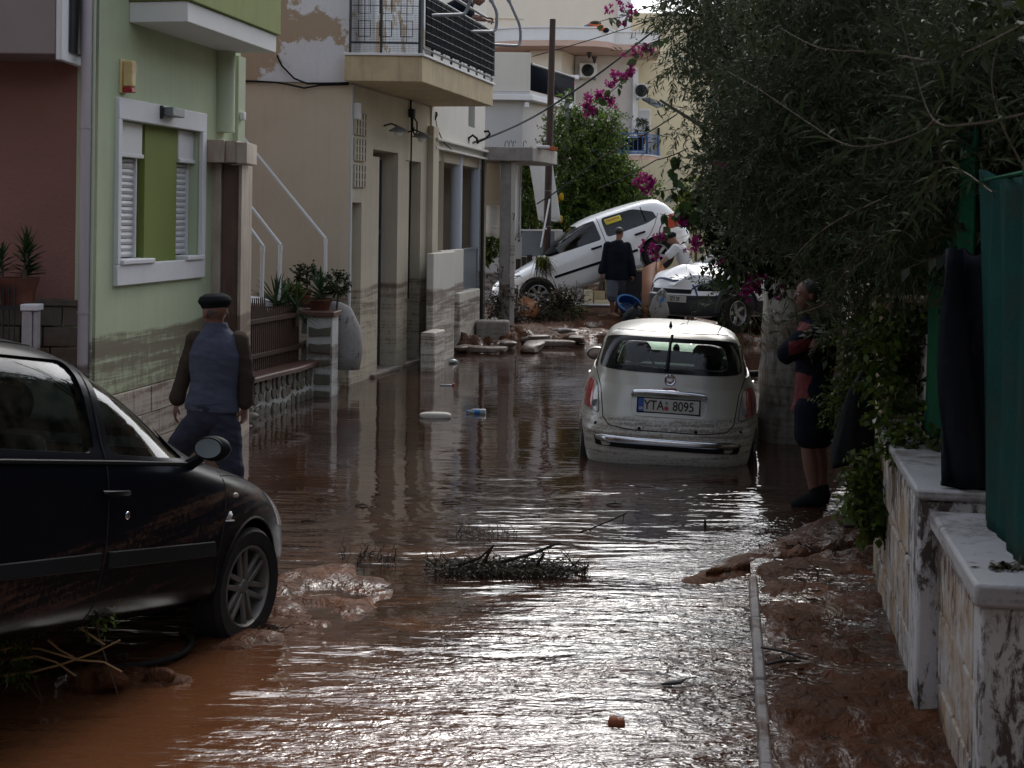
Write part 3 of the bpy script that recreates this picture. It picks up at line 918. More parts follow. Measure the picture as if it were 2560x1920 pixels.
def leaves_np(base, dirs, L, W, rng, roll=None):
    """rhombic folded leaves; base (n,3), dirs (n,3) unit, L, W arrays"""
    n = len(base)
    up = rng.normal(size=(n, 3)) * 0.6 + np.array([0, 0, 1.0])
    sv = np.cross(dirs, up)
    sv /= np.linalg.norm(sv, axis=1, keepdims=True) + 1e-9
    nrm = np.cross(sv, dirs)
    L = np.broadcast_to(np.asarray(L, float), (n,))[:, None]
    W = np.broadcast_to(np.asarray(W, float), (n,))[:, None]
    tip = base + dirs * L - np.array([0, 0, 1.0]) * L * 0.12
    m = base + dirs * L * 0.45
    v = np.stack([base, m + sv * W / 2 + nrm * W * 0.15, tip, m - sv * W / 2 + nrm * W * 0.15], 1).reshape(-1, 3)
    f = np.arange(n * 4).reshape(n, 4)
    return v, f

def unit(a):
    return a / (np.linalg.norm(a, axis=-1, keepdims=True) + 1e-9)

def twig_cloud(starts, dirs, length, k, L, W, rng, droop=0.15, spread=0.9, r=0.0025, curve=0.25):
    """twigs with k leaves each -> (leafverts, leaffaces, twigverts, twigfaces)"""
    n = len(starts)
    length = np.broadcast_to(np.asarray(length, float), (n,))[:, None]
    dirs = unit(dirs)
    bend = unit(dirs + rng.normal(size=(n, 3)) * curve + np.array([0, 0, -droop]))
    mid = starts + dirs * length * 0.5
    end = mid + bend * length * 0.5
    v1, f1 = strands(np.concatenate([starts, mid]), np.concatenate([mid, end]), r)
    bs, ds = [], []
    for j in range(k):
        t = (j + 0.6) / k
        p = np.where(t < 0.5, starts + (mid - starts) * (t * 2), mid + (end - mid) * (t * 2 - 1))
        ax = np.where(t < 0.5, dirs, bend)
        side = unit(np.cross(ax, rng.normal(size=(n, 3))))
        d = unit(ax * (0.75) + side * spread + np.array([0, 0, -droop * 0.6]))
        bs.append(p); ds.append(d)
    bs = np.concatenate(bs); ds = np.concatenate(ds)
    nn = len(bs)
    Ls = L * rng.uniform(0.65, 1.15, nn); Ws = W * rng.uniform(0.7, 1.2, nn)
    v2, f2 = leaves_np(bs, ds, Ls, Ws, rng)
    return v2, f2, v1, f1

def blade(mb, p, d, L, w, droop=0.3, seg=5, mi=0, up=V(0, 0, 1)):
    """a long tapering strap leaf"""
    p, d = Vector(p), Vector(d).normalized()
    s = d.cross(up)
    if s.length < 1e-3: s = V(1, 0, 0)
    s.normalize()
    vs, fs = [], []
    for i in range(seg + 1):
        t = i / seg
        q = p + d * (L * t) - V(0, 0, 1) * (droop * L * t * t)
        ww = w * (0.6 + 0.9 * t) * (1 - t) ** 0.7 * 1.3 if i < seg else 0.0005
        nn = s.cross(d).normalized() * ww * 0.35
        vs += [q - s * ww / 2 + nn, q, q + s * ww / 2 + nn]
    for i in range(seg):
        for j in range(2):
            a = i * 3 + j
            fs.append((a, a + 1, a + 4, a + 3))
    mb.add(vs, fs, mi)

def yucca(root, c, n, L, w, name='leaves', m='yucca_leaf', tall=0.25, seed=1, up=0.55, kind=None, droop=0.22):
    r = random.Random(seed)
    b = MB()
    for k in range(n):
        a = r.uniform(0, 2 * PI); t = r.random()
        el = up + (1 - up) * t * t + r.uniform(-.25, .1)
        d = V(math.cos(a) * math.cos(el * PI / 2), math.sin(a) * math.cos(el * PI / 2), math.sin(el * PI / 2))
        blade(b, Vector(c) + V(0, 0, tall * t) + d * 0.01, d, L * r.uniform(0.6, 1.1), w, r.uniform(0.0, 1.0) * droop)
    o = b.build(name, M[m], root, fix=False, angle=180)
    o['kind'] = 'stuff'
    return o

# pot with two yuccas on the fence side, lime green plant beside it
pot = thing('plant_pot', 'reddish terracotta trough holding two spiky yuccas at the left edge', 'plant pot', (-3.68, 10.45, 1.4))
MB().lathe([(0.0, 0), (0.115, 0), (0.125, 0.1), (0.15, 0.17), (0.155, 0.2), (0.125, 0.2), (0.12, 0.17), (0.0, 0.165)], 20).build('pot', M['dark_terracotta'], pot)
yp = thing('yucca_plant', 'tall dark spiky yucca, larger of the two in the terracotta trough', 'plant', (-3.63, 10.45, 1.58))
MB().tube([(0, 0, -0.03), (0.01, 0, 0.2)], 0.02, 8).build('stem', M['bark'], yp)
yucca(yp, (0.01, 0, 0.02), 120, 0.15, 0.018, seed=4, tall=0.26, up=0.3)
yp2 = thing('yucca_plant', 'small spiky yucca left of the tall one in the terracotta trough', 'plant', (-3.8, 10.45, 1.58))
MB().tube([(0, 0, -0.03), (0, 0, 0.12)], 0.014, 8).build('stem', M['bark'], yp2)
yucca(yp2, (0, 0, 0.05), 40, 0.13, 0.016, seed=5, tall=0.14, up=0.3)

def bush(root, c, rad, n, L, W, m, seed, k=6, tl=0.12, twm='twig', name='foliage', droop=0.1, shell=0.35, r=0.0025):
    rng = np.random.default_rng(seed)
    d = unit(rng.normal(size=(n, 3)))
    rr = rng.uniform(shell, 1, (n, 1)) ** 0.6
    st = np.array(c) + d * rr * np.array(rad) * rng.uniform(0.75, 1.05, (n, 1))
    dirs = unit(d + np.array([0, 0, 0.25]) + rng.normal(size=(n, 3)) * 0.5)
    v, f, v1, f1 = twig_cloud(st, dirs, tl * rng.uniform(0.6, 1.3, n), k, L, W, rng, droop, r=r)
    o = link(np_mesh(name, v, f, M[m]), name, root); o['kind'] = 'stuff'
    o2 = link(np_mesh('twigs', v1, f1, M[twm]), 'twigs', root); o2['kind'] = 'stuff'
    return o

lp = thing('potted_shrub', 'yellow green leafy shrub cut by the left edge of the frame', 'shrub', (-3.93, 10.35, 1.42))
bush(lp, (0, 0, 0.1), (0.12, 0.12, 0.1), 120, 0.03, 0.02, 'lime_leaf', 5, tl=0.06)
MB().tube([(0, 0, -0.2), (0, 0, 0.1)], 0.01, 6).build('stem', M['bark'], lp)

# ------------------------------------------------------------------ green house
HA = thing('green_house', 'pale green house with olive panel between two white roller shutters', 'house', (-3.20, 10.6, 0), math.radians(90 - 9.7))
xl, _ = LF(HA, 250, 500)
xr, _ = LF(HA, 597, 500)
wx0, wz1 = LF(HA, 289, 242)
wx1, _ = LF(HA, 509, 300)
_, wz0 = LF(HA, 289, 715)
FW = 0.11
ix0, ix1 = wx0 + FW * 0.55, wx1 - FW * 0.8
iz0, iz1 = wz0 + 0.17, wz1 - 0.17
T = 0.26
def wallpieces(parent, m, x0, x1, z0, z1, holes, y0=0, y1=0.3, name='wall'):
    """one wall mesh around rectangular openings (sorted by x, not overlapping)"""
    b = MB()
    x = x0
    for hx0, hx1, hz0, hz1 in holes:
        if hx0 > x: b.box(x, hx0, y0, y1, z0, z1)
        if hz0 > z0: b.box(hx0, hx1, y0, y1, z0, hz0)
        if hz1 < z1: b.box(hx0, hx1, y0, y1, hz1, z1)
        x = hx1
    if x < x1: b.box(x, x1, y0, y1, z0, z1)
    return b.build(name, m, parent)
wallpieces(HA, M['green_wall'], xl - 0.05, xr, 0.66, 7.0, [(ix0, ix1, iz0, iz1)])
MB().box(xl - 0.05, xr, 0.3, 5, 0.66, 7.0).box(xl - 0.05, xr, 0.03, 5, -0.3, 0.655).build('house_body', M['green_wall'], HA)
# tiled base course
tr_ = 3
for r in range(tr_):
    zz = 0.655 - (r + 1) * 0.225
    x = xl - 0.05 - (r % 2) * 0.16
    while x < xr:
        a, b = max(x, xl - 0.05), min(x + 0.33, xr)
        if b - a > 0.03:
            MB().box(a + 0.004, b - 0.004, -0.02 + random.uniform(-.003, .003), 0.03, zz + 0.004, zz + 0.221).build('base_tile', M['tile'], HA, bev=0.003)
        x += 0.33
MB().box(xl - 0.05, xr, -0.012, 0.03, -0.3, -0.024).build('footing', M['tile'], HA)
# window surround
b = MB()
b.box(wx0, wx1, -0.035, 0.02, iz1, wz1).box(wx0, wx1, -0.035, 0.02, wz0, iz0).box(wx0, ix0, -0.035, 0.02, iz0, iz1).box(ix1, wx1, -0.035, 0.02, iz0, iz1)
b.build('window_surround', M['white_trim'], HA, bev=0.006)
pg0, pg1 = LF(HA, 361, 500, 0.06)[0], LF(HA, 441, 500, 0.06)[0]
MB().box(pg0, pg1, 0.06, 0.3, iz0, iz1).build('olive_panel', M['olive_paint'], HA, bev=0.004)
for (a, b_, full) in ((ix0 + 0.002, pg0 - 0.07, True), (pg1 + 0.002, ix1 - 0.002, False)):
    sh = MB().box(a, b_, 0.17, 0.3, iz0, iz1).build('shutter_window', M['dark_int'], HA)
    ztop = iz1 - 0.27
    MB().box(a + 0.004, b_ - 0.004, 0.05, 0.165, ztop, iz1 - 0.004).build('shutter_box', M['shutter'], sh, bev=0.008)
    MB().box(a + 0.004, b_ + 0.0, 0.035, 0.1, ztop - 0.02, ztop + 0.012).build('shutter_lip', M['shutter'], sh, bev=0.004)
    MB().box(b_ - 0.022, b_ - 0.004, 0.095, 0.165, iz0 + 0.04, ztop - 0.022).build('guide_rail', M['white_trim'], sh)
    MB().box(a + 0.004, a + 0.02, 0.095, 0.165, iz0 + 0.04, ztop - 0.022).build('guide_rail', M['white_trim'], sh)
    z = iz0 + 0.045
    hh = 0.052
    while z < ztop - 0.03:
        z2 = min(z + hh - 0.005, ztop - 0.024)
        MB().prism([(0.125, z), (0.112, (z + z2) / 2), (0.125, z2), (0.15, z2), (0.15, z)], a + 0.022, b_ - 0.024, 'x').build('slat', M['shutter'], sh)
        z += hh
    MB().box(a - 0.0, b_ + (0.055 if full else 0.03), -0.055, 0.15, iz0 - 0.005, iz0 + 0.035).build('sill', M['white_trim'], sh, bev=0.008)
# balcony with olive parapet
bz0 = 3.62
pa = LF(HA, 287, 58)[0]
pb = 4.35
cn = P(469, 56, 11.15)
loc = HA.matrix_basis.inverted() @ cn
dep = -loc.y
bx0 = loc.x
e = HA.matrix_basis.inverted() @ P(703, 133, 13.22)
bx1 = e.x
MB().prism([(bx0, -dep), (bx1, -dep), (bx1, 0), (bx0, 0)], bz0, bz0 + 0.165, 'z').build('balcony_slab', M['white_soffit'], HA, bev=0.006)
b = MB()
b.box(bx0 - 0.02, bx1 + 0.04, -dep - 0.03, -dep + 0.1, bz0 + 0.168, 4.95)
b.box(bx0 - 0.02, bx0 + 0.1, -dep + 0.1, 0, bz0 + 0.168, 4.95)
b.build('balcony_parapet', M['olive_paint2'], HA, bev=0.008)
MB().tube([(LF(HA, 556, 300, -0.02)[0], -0.03, 2.86), (LF(HA, 556, 300, -0.02)[0], -0.03, bz0)], 0.105, 24).build('corner_column', M['green_light'], HA)
MB().box(LF(HA, 583, 300)[0], xr + 0.01, -0.05, 0.02, 2.7, bz0 - 0.001).build('corner_strip', M['green_light'], HA)
MB().box(xr - 0.15, xr - 0.09, -0.1, -0.05, 3.0, 3.08).build('junction_box', M['white_trim'], HA, bev=0.01)
b = MB()
ax = LF(HA, 305, 180)[0]
al = thing('alarm_box', 'cream alarm siren box with red lamp on the green wall', 'alarm box', (0, 0, 0))
al.matrix_world = HA.matrix_basis @ Matrix.Translation((ax, 0, 3.1))
MB().box(-0.055, 0.05, -0.02, 0, -0.06, 0.21).build('back_plate', M['alarm'], al, bev=0.006)
MB().box(-0.035, 0.05, -0.1, -0.02, -0.01, 0.2).build('case', M['alarm'], al, bev=0.014)
for k in range(6):
    MB().box(-0.037, 0.052, -0.103, -0.03, 0.1 + k * 0.016, 0.107 + k * 0.016).build('louvre', M['alarm'], al)
MB().box(-0.037, 0.045, -0.1, -0.02, -0.055, -0.012).build('red_lamp', M['red_plastic'], al, bev=0.008)
MB().box(0.0515, 0.053, -0.08, -0.04, 0.04, 0.08).build('sticker', M['white_trim'], al)
lm = thing('wall_lamp', 'grey rectangular outdoor lamp over the window surround', 'lamp', (0, 0, 0))
lx, lz = LF(HA, 436, 282, -0.1)
lm.matrix_world = HA.matrix_basis @ Matrix.Translation((lx, 0, lz))
MB().box(-0.12, 0.13, -0.14, -0.036, -0.035, 0.04).build('housing', M['grey_metal'], lm, bev=0.008)
MB().box(-0.15, -0.12, -0.06, -0.036, -0.06, 0.05).build('bracket', M['black_iron'], lm)
dp = thing('drain_pipe', 'tall pale drain pipe at the joint of the salmon and green houses', 'drain pipe', (-3.21, 10.52, 0))
MB().tube([(0, 0, -0.2), (0, 0, 7)], 0.043, 16).build('pipe', M['pipe'], dp)
for z in (1.33, 2.72, 4.1):
    MB().tube([(0, 0, z), (0, 0, z + 0.02)], 0.047, 16).build('collar', M['pipe'], dp)
MB().tube([(0.055, -0.0, 0.0), (0.055, 0, 7)], 0.012, 8).build('conduit', M['green_light'], dp)

# marble door surround
DS = thing('door_portal', 'marble clad doorway with heavy lintel at the corner of the green house', 'doorway', (0, 0, 0))
pc = P(605, 600, 13.0)
DS.location = (pc.x, 13.0, 0)
w = lambda px: (px - 605) / 3500 * 13.0
MB().box(w(527), w(551), 0, 0.5, -0.3, 2.56).build('left_jamb', M['marble'], DS, bev=0.006)
MB().box(w(596), w(604), -0.02, 0.5, -0.3, 2.55).build('right_jamb', M['marble'], DS, bev=0.004)
MB().box(w(551) + 0.002, w(596) - 0.002, 0.06, 0.3, -0.3, 2.55).build('door_leaf', M['brown_marble'], DS)
MB().box(w(524), w(569), -0.2, 0.5, 2.562, 2.77).build('lintel', M['marble'], DS, bev=0.006)
MB().box(w(569) + 0.002, w(598), -0.17, 0.5, 2.565, 2.765).box(w(598) + .002, w(625), -0.2, 0.3, 2.555, 2.75).build('lintel_end', M['marble'], DS, bev=0.006)

# ------------------------------------------------------------------ beige house
HB = thing('beige_house', 'beige two storey house with peeling whitewash above and shop doors below', 'house', (-2.0, 17.2, 0), math.radians(90 - 12.5))
BS = MB()
Zd = 3.72
inv = HB.matrix_basis.inverted()
def wb(px, Y=17.2, z=0):     # world point on the side wall
    return (px - CX) / FPX * Y
lo = MB().add([inv @ Vector(p) for p in [(wb(520), 17.2, -0.3), (-2.004, 17.2, -0.3), (-1.06, 21.6, -0.3), (wb(520), 21.6, -0.3), (wb(520), 17.2, Zd), (-2.004, 17.2, Zd), (-1.06, 21.6, Zd), (wb(520), 21.6, Zd)]], [(0, 3, 2, 1), (4, 5, 6, 7), (0, 1, 5, 4), (2, 3, 7, 6), (3, 0, 4, 7)])
lo.build('side_wall', M['beige_wall'], HB)
MB().add([inv @ Vector(p) for p in [(wb(520), 17.17, Zd), (-2.004, 17.17, Zd), (-1.3, 20.4, Zd), (wb(520), 21.6, Zd), (wb(520), 17.17, 7.5), (-2.004, 17.17, 7.5), (-1.3, 20.4, 7.5), (wb(520), 21.6, 7.5)]], [(0, 3, 2, 1), (4, 5, 6, 7), (0, 1, 5, 4), (1, 2, 6, 5), (2, 3, 7, 6), (3, 0, 4, 7)]).build('upper_wall', M['white_peel'], HB)
fx = lambda px, py=600, off=0: LF(HB, px, py, off)[0]
fend = fx(1078)
d1, d2, d3, d4 = fx(930), fx(993), fx(1012), fx(1050)
n0, n1 = fx(879), fx(903)
ztop1 = LF(HB, 960, 377)[1]
zn = LF(HB, 890, 506)[1]
wallpieces(HB, M['beige_front'], 0, fend, -0.3, Zd - 0.01, [(n0, n1, 0.25, zn), (d1, d2, -0.3, ztop1), (d3, d4, -0.3, ztop1 - 0.08)], 0, 0.4, 'shop_front')
MB().box(n0, n1, 0.18, 0.39, 0.25, zn).build('niche_back', M['grey_wall'], HB)
MB().box(0.0, 0.05, -0.02, 0.001, 0, Zd - 0.02).build('corner_pilaster', M['grey_wall'], HB)
MB().box(fx(1066), fx(1080), -0.09, 0.0, -0.2, Zd - 0.3).build('end_pilaster', M['beige_front'], HB, bev=0.006)
for (a, b_, ww) in ((d1, d2, 0.22), (d3, d4, 0.3)):
    dr = MB().box(a + 0.02, b_ - 0.004, 0.3, 0.36, -0.25, ztop1 - 0.09).build('steel_door', M['door_steel'], HB)
    L_ = b_ - a
    MB().box(a + 0.003, a + L_ * 0.3, 0.02, 0.34, -0.25, ztop1 - 0.09).build('door_reveal', M['beige_front'], dr)
    MB().box(a + L_ * 0.32, a + L_ * 0.5, 0.24, 0.295, 1.95, ztop1 - 0.2).build('fanlight', M['wire_glass'], dr, bev=0.004)
    for t in (0.3, 0.53, 0.75, 0.97):
        MB().box(a + L_ * t - 0.012, a + L_ * t + 0.012, 0.22, 0.298, -0.25, ztop1 - 0.1).build('door_post', M['door_steel'], dr, bev=0.003)
    MB().box(a + L_ * .32, a + L_ * .96, 0.23, 0.297, 1.84, 1.9).build('transom', M['door_steel'], dr)
    MB().box(a - 0.0, b_, -0.06, 0.3, -0.3, 0.04).build('step', M['concrete'], dr, bev=0.01)
# breeze block grille
gx0, gx1 = fx(880), fx(908)
gz0, gz1 = LF(HB, 890, 472)[1], LF(HB, 890, 275)[1]
rows = 3
gh = (gz1 - gz0) / rows
for r in range(rows):
    z0_ = gz0 + r * gh + 0.02
    MB().box(gx0, gx1, -0.03, 0.0, z0_, z0_ + gh - 0.04).build('grille_block', M['beige_front'], HB, bev=0.004)
    for c in range(4):
        for q in range(3):
            x_ = gx0 + (gx1 - gx0) * (c + 0.5) / 4
            zz = z0_ + (gh - 0.04) * (q + 0.5) / 3
            MB().tube([(x_, -0.034, zz - 0.04), (x_, -0.034, zz + 0.04)], 0.012, 6, flat=0.3, side=(1, 0, 0)).build('grille_slot', M['dark_int'], HB)
# balcony
c0 = inv @ P(1055, 204, 16.95); c1 = inv @ P(1229, 266, 20.6)
bd = -c0.y
bxa, bxb = -0.02, c1.x
zb0, zb1 = 3.72, 4.03
rake = (-0.25)
sl = MB().prism([(rake, -0.0), (-0.0 + c0.x, -bd), (bxb, -bd), (bxb, 0), (0.0, 0)], zb0, zb1, 'z')
sl.build('balcony_slab', M['cream_slab'], HB, bev=0.008)
MB().prism([(rake - 0.02, -0.0), (c0.x - 0.03, -bd - 0.03), (bxb + 0.03, -bd - 0.03), (bxb + 0.03, 0), (0.0, 0)], zb1 + 0.002, zb1 + 0.032, 'z').build('marble_edge', M['white_trim'], HB, bev=0.004)
# side railing (towards the camera): frame, mesh and square ornaments
rl = thing('balcony_railing', 'black iron railing with square ornaments and wire mesh, on the side towards the camera', 'railing', (0, 0, 0))
rl.matrix_world = HB.matrix_basis
A0 = V(rake + 0.03, -0.06, zb1 + 0.03)
A1 = V(c0.x + 0.02, -bd + 0.03, zb1 + 0.03)
RH = 0.76
def at(t, h): return A0.lerp(A1, t) + V(0, 0, h)
for h in (0.13, RH - 0.02):
    MB().tube([at(0, h), at(1, h)], 0.014, 6).build('rail', M['black_iron'], rl)
for t in (0.0, 0.44, 0.985):
    MB().tube([at(t, 0), at(t, RH + 0.2)], 0.016, 6).build('post', M['black_iron'], rl)
for cx_ in (0.2, 0.5, 0.8):
    for cz_ in (0.3, 0.58):
        hw, hz = 0.085, 0.095
        MB().tube([at(cx_ - hw, cz_ - hz), at(cx_ + hw, cz_ - hz), at(cx_ + hw, cz_ + hz), at(cx_ - hw, cz_ + hz), at(cx_ - hw, cz_ - hz)], 0.006, 4).build('square_ornament', M['black_iron'], rl)
b = MB()
for cz_ in (0.3, 0.58):
    b.tube([at(0, cz_), at(1, cz_)], 0.004, 4)
for cx_ in (0.2, 0.5, 0.8):
    b.tube([at(cx_, 0.13), at(cx_, RH)], 0.004, 4)
b.build('cross_bars', M['black_iron'], rl)
b = MB()
for k in range(1, 52):
    b.tube([at(k / 52, 0.02), at(k / 52, RH)], 0.0016, 3)
for k in range(1, 36):
    b.tube([at(0, k / 36 * RH), at(1, k / 36 * RH)], 0.0016, 3)
b.build('wire_mesh', M['black_iron'], rl)['kind'] = 'stuff'
# street side railing with dark net
r2 = thing('balcony_railing', 'galvanised railing lined with dark netting along the street side of the balcony', 'railing', (0, 0, 0))
r2.matrix_world = HB.matrix_basis
y_ = -bd + 0.02
X0, X1 = c0.x + 0.03, bxb - 0.03
cloth_sheet('dark_netting', M['dark_net'], r2, X0, X1, zb1 + 0.13, zb1 + RH - 0.0, y_ - .045, 0.004, 9, 5, 0.004)
for k in range(9):
    x_ = X0 + (X1 - X0) * k / 8
    MB().box(x_ - 0.012, x_ + 0.012, y_ - 0.02, y_ + 0.01, zb1 + 0.0, zb1 + RH + 0.02).build('baluster', M['black_iron'] if k % 2 else M['galv'], r2)
for h, rr in ((0.1, 0.017), (RH + 0.02, 0.017), (RH + 0.17, 0.02)):
    MB().tube([(X0, y_ - 0.02, zb1 + h), (X1, y_ - 0.02, zb1 + h)], rr, 6).build('rail', M['galv'], r2)
b = MB()
for k in range(1, 16):
    x_ = X0 + (X1 - X0) * k / 16
    b.tube([(x_, y_ - 0.055, zb1 + 0.1), (x_, y_ - 0.055, zb1 + RH)], 0.004, 3)
for k in range(1, 7):
    b.tube([(X0, y_ - 0.055, zb1 + 0.1 + k * 0.1), (X1, y_ - 0.055, zb1 + 0.1 + k * 0.1)], 0.003, 3)
b.build('net_wires', M['black_iron'], r2)
cu = thing('curtain', 'pale striped curtain hanging behind the mesh balcony railing', 'curtain', (0, 0, 0))
cu.matrix_world = HB.matrix_basis
cloth_sheet('cloth', M['white_cloth'], cu, 0.02, 0.55, zb1 + 0.02, 6.3, -0.12, 0.03, 5, 12, 0)
# awning arms
def bent(pts, r=0.022, n=7):
    out = [Vector(pts[0])]
    for i in range(1, len(pts) - 1):
        a, b_, c = Vector(pts[i - 1]), Vector(pts[i]), Vector(pts[i + 1])
        k = min(0.14, (a - b_).length * 0.4, (c - b_).length * 0.4)
        p0 = b_ + (a - b_).normalized() * k; p2 = b_ + (c - b_).normalized() * k
        for j in range(n):
            t = j / (n - 1)
            out.append(p0 * (1 - t) ** 2 + b_ * 2 * t * (1 - t) + p2 * t * t)
    out.append(Vector(pts[-1]))
    return out
for (pts, Y0, Y1, lab) in (
        (((1069, 39), (1164, 36), (1176, 0), (1180, -120)), 17.2, 17.6, 'galvanised awning arm nearest the corner of the balcony'),
        (((1147, 79), (1241, 79), (1243, 30), (1228, 0), (1190, -110)), 19.0, 19.6, 'galvanised bent awning arm in front of the leaning man'),
        (((1211, 111), (1301, 115), (1302, 67), (1272, 0), (1225, -110)), 20.4, 21.0, 'galvanised bent awning arm at the far end of the balcony')):
    aa = thing('awning_arm', lab, 'awning arm', P(*pts[0], Y0))
    off = Vector(aa.location)
    pp = [P(q[0], q[1], Y0 + (Y1 - Y0) * min(1, i)) - off for i, q in enumerate(pts)]
    MB().tube(bent(pp), 0.023, 8).build('tube', M['galv'], aa)
    j = pp[-2]
    MB().tube([j - (pp[-2] - pp[-1]).normalized() * 0.03, j + (pp[-2] - pp[-1]).normalized() * 0.03], 0.032, 8).build('joint', M['galv'], aa)
# wall lamps, cable cluster
for px_, py_, lab in ((996, 326, 'cone shaded wall lamp nearer the corner, above the first shop door'), (1054, 341, 'cone shaded wall lamp above the far shop door')):
    x_, z_ = LF(HB, px_, py_, -0.2)
    wl_ = thing('wall_lamp', lab, 'lamp', (0, 0, 0))
    wl_.matrix_world = HB.matrix_basis @ Matrix.Translation((x_, 0, z_))
    MB().tube([(0, 0, 0.06), (0, -0.1, 0.09), (0, -0.2, 0.05)], 0.012, 6).build('arm', M['black_iron'], wl_)
    MB().lathe([(0.0, 0.06), (0.03, 0.055), (0.13, 0.0), (0.12, -0.015), (0.0, -0.02)], 16, M=Matrix.Translation((0, -0.2, 0))).build('shade', M['grey_metal'], wl_)
    MB().ell((0, -0.2, -0.03), (0.06, 0.06, 0.05)).build('bulb_glass', M['white_soffit'], wl_)
x_, z_ = LF(HB, 1023, 283)
cb = thing('cable_bundle', 'tangle of black cables and a meter box on the shop wall under the balcony', 'cables', (0, 0, 0))
cb.matrix_world = HB.matrix_basis @ Matrix.Translation((x_, 0, z_))
MB().box(-0.05, 0.05, -0.08, 0, -0.06, 0.06).build('meter_box', M['dark_int'], cb, bev=0.01)
MB().tube([(-.02, -.03, .5), (-.03, -.03, .06)], 0.014, 6).tube([(-.02, -.04, -.05), (-.04, -.05, -.3), (-.03, -.03, -2.6)], 0.012, 6) \
    .tube([(.02, -.06, -.05), (.12, -.08, -.12), (.13, -.08, -.26), (.04, -.07, -.3), (-.02, -.05, -.22)], 0.012, 6) \
    .tube([(0, -.06, -.05), (-.1, -.08, -.15), (-.06, -.08, -.27), (.05, -.06, -.2)], 0.01, 6).build('cable', M['cable'], cb)
MB().box(0.02, 0.12, -0.07, -0.0, -0.55, -0.35, M=Matrix.Translation((fx(878) - x_, 0, 0.3))).build('junction_box', M['white_trim'], cb, bev=0.006)
wc = thing('wall_cable', 'grey cables sagging along the seam between whitewash and beige plaster', 'cable', (0, 17.16, 0))
pts = [P(598, 202, 17.14), P(640, 203, 17.14), P(690, 206, 17.13), P(725, 212, 17.13), P(760, 220, 17.13), P(800, 213, 17.13), P(872, 211, 17.13)]
pts2 = [P(692, 138, 17.14), P(705, 165, 17.13), P(735, 196, 17.12), P(770, 210, 17.12), P(872, 207, 17.12)]
mb = MB()
for q in (pts, pts2):
    mb.tube([p - Vector((0, 17.16, 0)) for p in q], 0.012, 5)
mb.build('cable', M['cable'], wc)

# ------------------------------------------------------------------ stair handrails
def handrail(a, b, c, Y, lab):
    A, B, C_ = P(*a, Y), P(*b, Y), P(*c, Y)
    t = thing('stair_handrail', lab, 'handrail', C_, group='white stair handrails')
    o = Vector(C_)
    MB().tube([A - o, B - o], 0.02, 10).build('rail', M['white_rail'], t)
    MB().tube([C_ - o, B - o - V(0, 0, 0.05)], 0.022, 10).build('post', M['white_rail'], t)
    MB().tube([B - o - V(0, 0, 0.07), B - o - V(0, 0, 0.0)], 0.026, 10).build('joint', M['white_rail'], t)
handrail((596, 330), (814, 597), (814, 700), 16.9, 'longest white stair handrail, farthest right against the beige wall')
handrail((600, 482), (701, 612), (697, 752), 15.9, 'middle white stair handrail with its post among the yuccas')
handrail((600, 536), (657, 615), (653, 800), 15.3, 'lowest white stair handrail next to the marble doorway')
stp = thing('stair_flight', 'white edged outdoor stair block behind the spiked fence', 'stairs', (-3.55, 15.6, 0))
MB().prism([(0, 0), (0.75, 0), (0.75, 1.1), (0.3, 1.15), (0, 1.22)], 0, 0.9, 'y').build('stair_wall', M['white_trim'], stp, bev=0.01)

# ------------------------------------------------------------------ stone wall, fence and planting in front of the stairs
SW = thing('stone_wall', 'low wall of grey green stones set in white mortar with muddy coping', 'wall', (-2.2, 16.3, 0), math.atan2(14.3 - 16.3, -2.70 + 2.2))
# local X runs from the pillar towards the camera; street is +Y
L_ = 3.4
MB().box(0.2, L_, -0.3, 0.0, -0.3, 0.36).build('mortar_core', M['mortar'], SW)
def stone_poly(b, cx_, cz_, rw, rh, yf, seed, dep=0.03, ax='y'):
    r = random.Random(seed)
    n = r.choice((5, 6, 7))
    ph = r.uniform(0, 6)
    pts = []
    for k in range(n):
        a = ph + 2 * PI * k / n + r.uniform(-.25, .25)
        q = r.uniform(0.85, 1.1)
        pts.append((cx_ + math.cos(a) * rw * q, cz_ + math.sin(a) * rh * q))
    if ax == 'y':
        b.prism(pts, yf - 0.02, yf + dep, 'y')
    else:
        b.prism(pts, yf - 0.02, yf + dep, 'x')
k = 0
x = 0.28
while x < L_ - 0.05:
    w_ = random.uniform(0.1, 0.17)
    z = -0.06
    while z < 0.34:
        h_ = random.uniform(0.13, 0.2)
        b = MB()
        stone_poly(b, x + w_ / 2 + random.uniform(-.02, .02), min(z + h_ / 2, 0.29), w_ / 2 * 0.93, h_ / 2 * 0.9, 0.0, k, random.uniform(0.012, 0.03))
        b.build('stone', M['slate'], SW, bev=0.008)
        z += h_; k += 1
    x += w_
MB().prism([(0.2, -0.34), (L_, -0.34), (L_, 0.1), (1.6, 0.09), (0.9, 0.12), (0.2, 0.06)], 0.362, 0.42, 'z').build('coping', M['coping'], SW, bev=0.015)
MB().box(-0.62, -0.2, -0.3, -0.02, -0.3, 0.44).build('mortar_core', M['mortar'], SW)
for i in range(4):
    for j in range(3):
        b = MB()
        stone_poly(b, -0.57 + i * 0.105, -0.02 + j * 0.16, 0.047, 0.075, -0.02, 500 + i * 3 + j, 0.02)
        b.build('stone', M['slate'], SW, bev=0.006)
MB().box(-0.66, -0.2, -0.34, 0.04, 0.442, 0.52).build('coping', M['coping'], SW, bev=0.015)

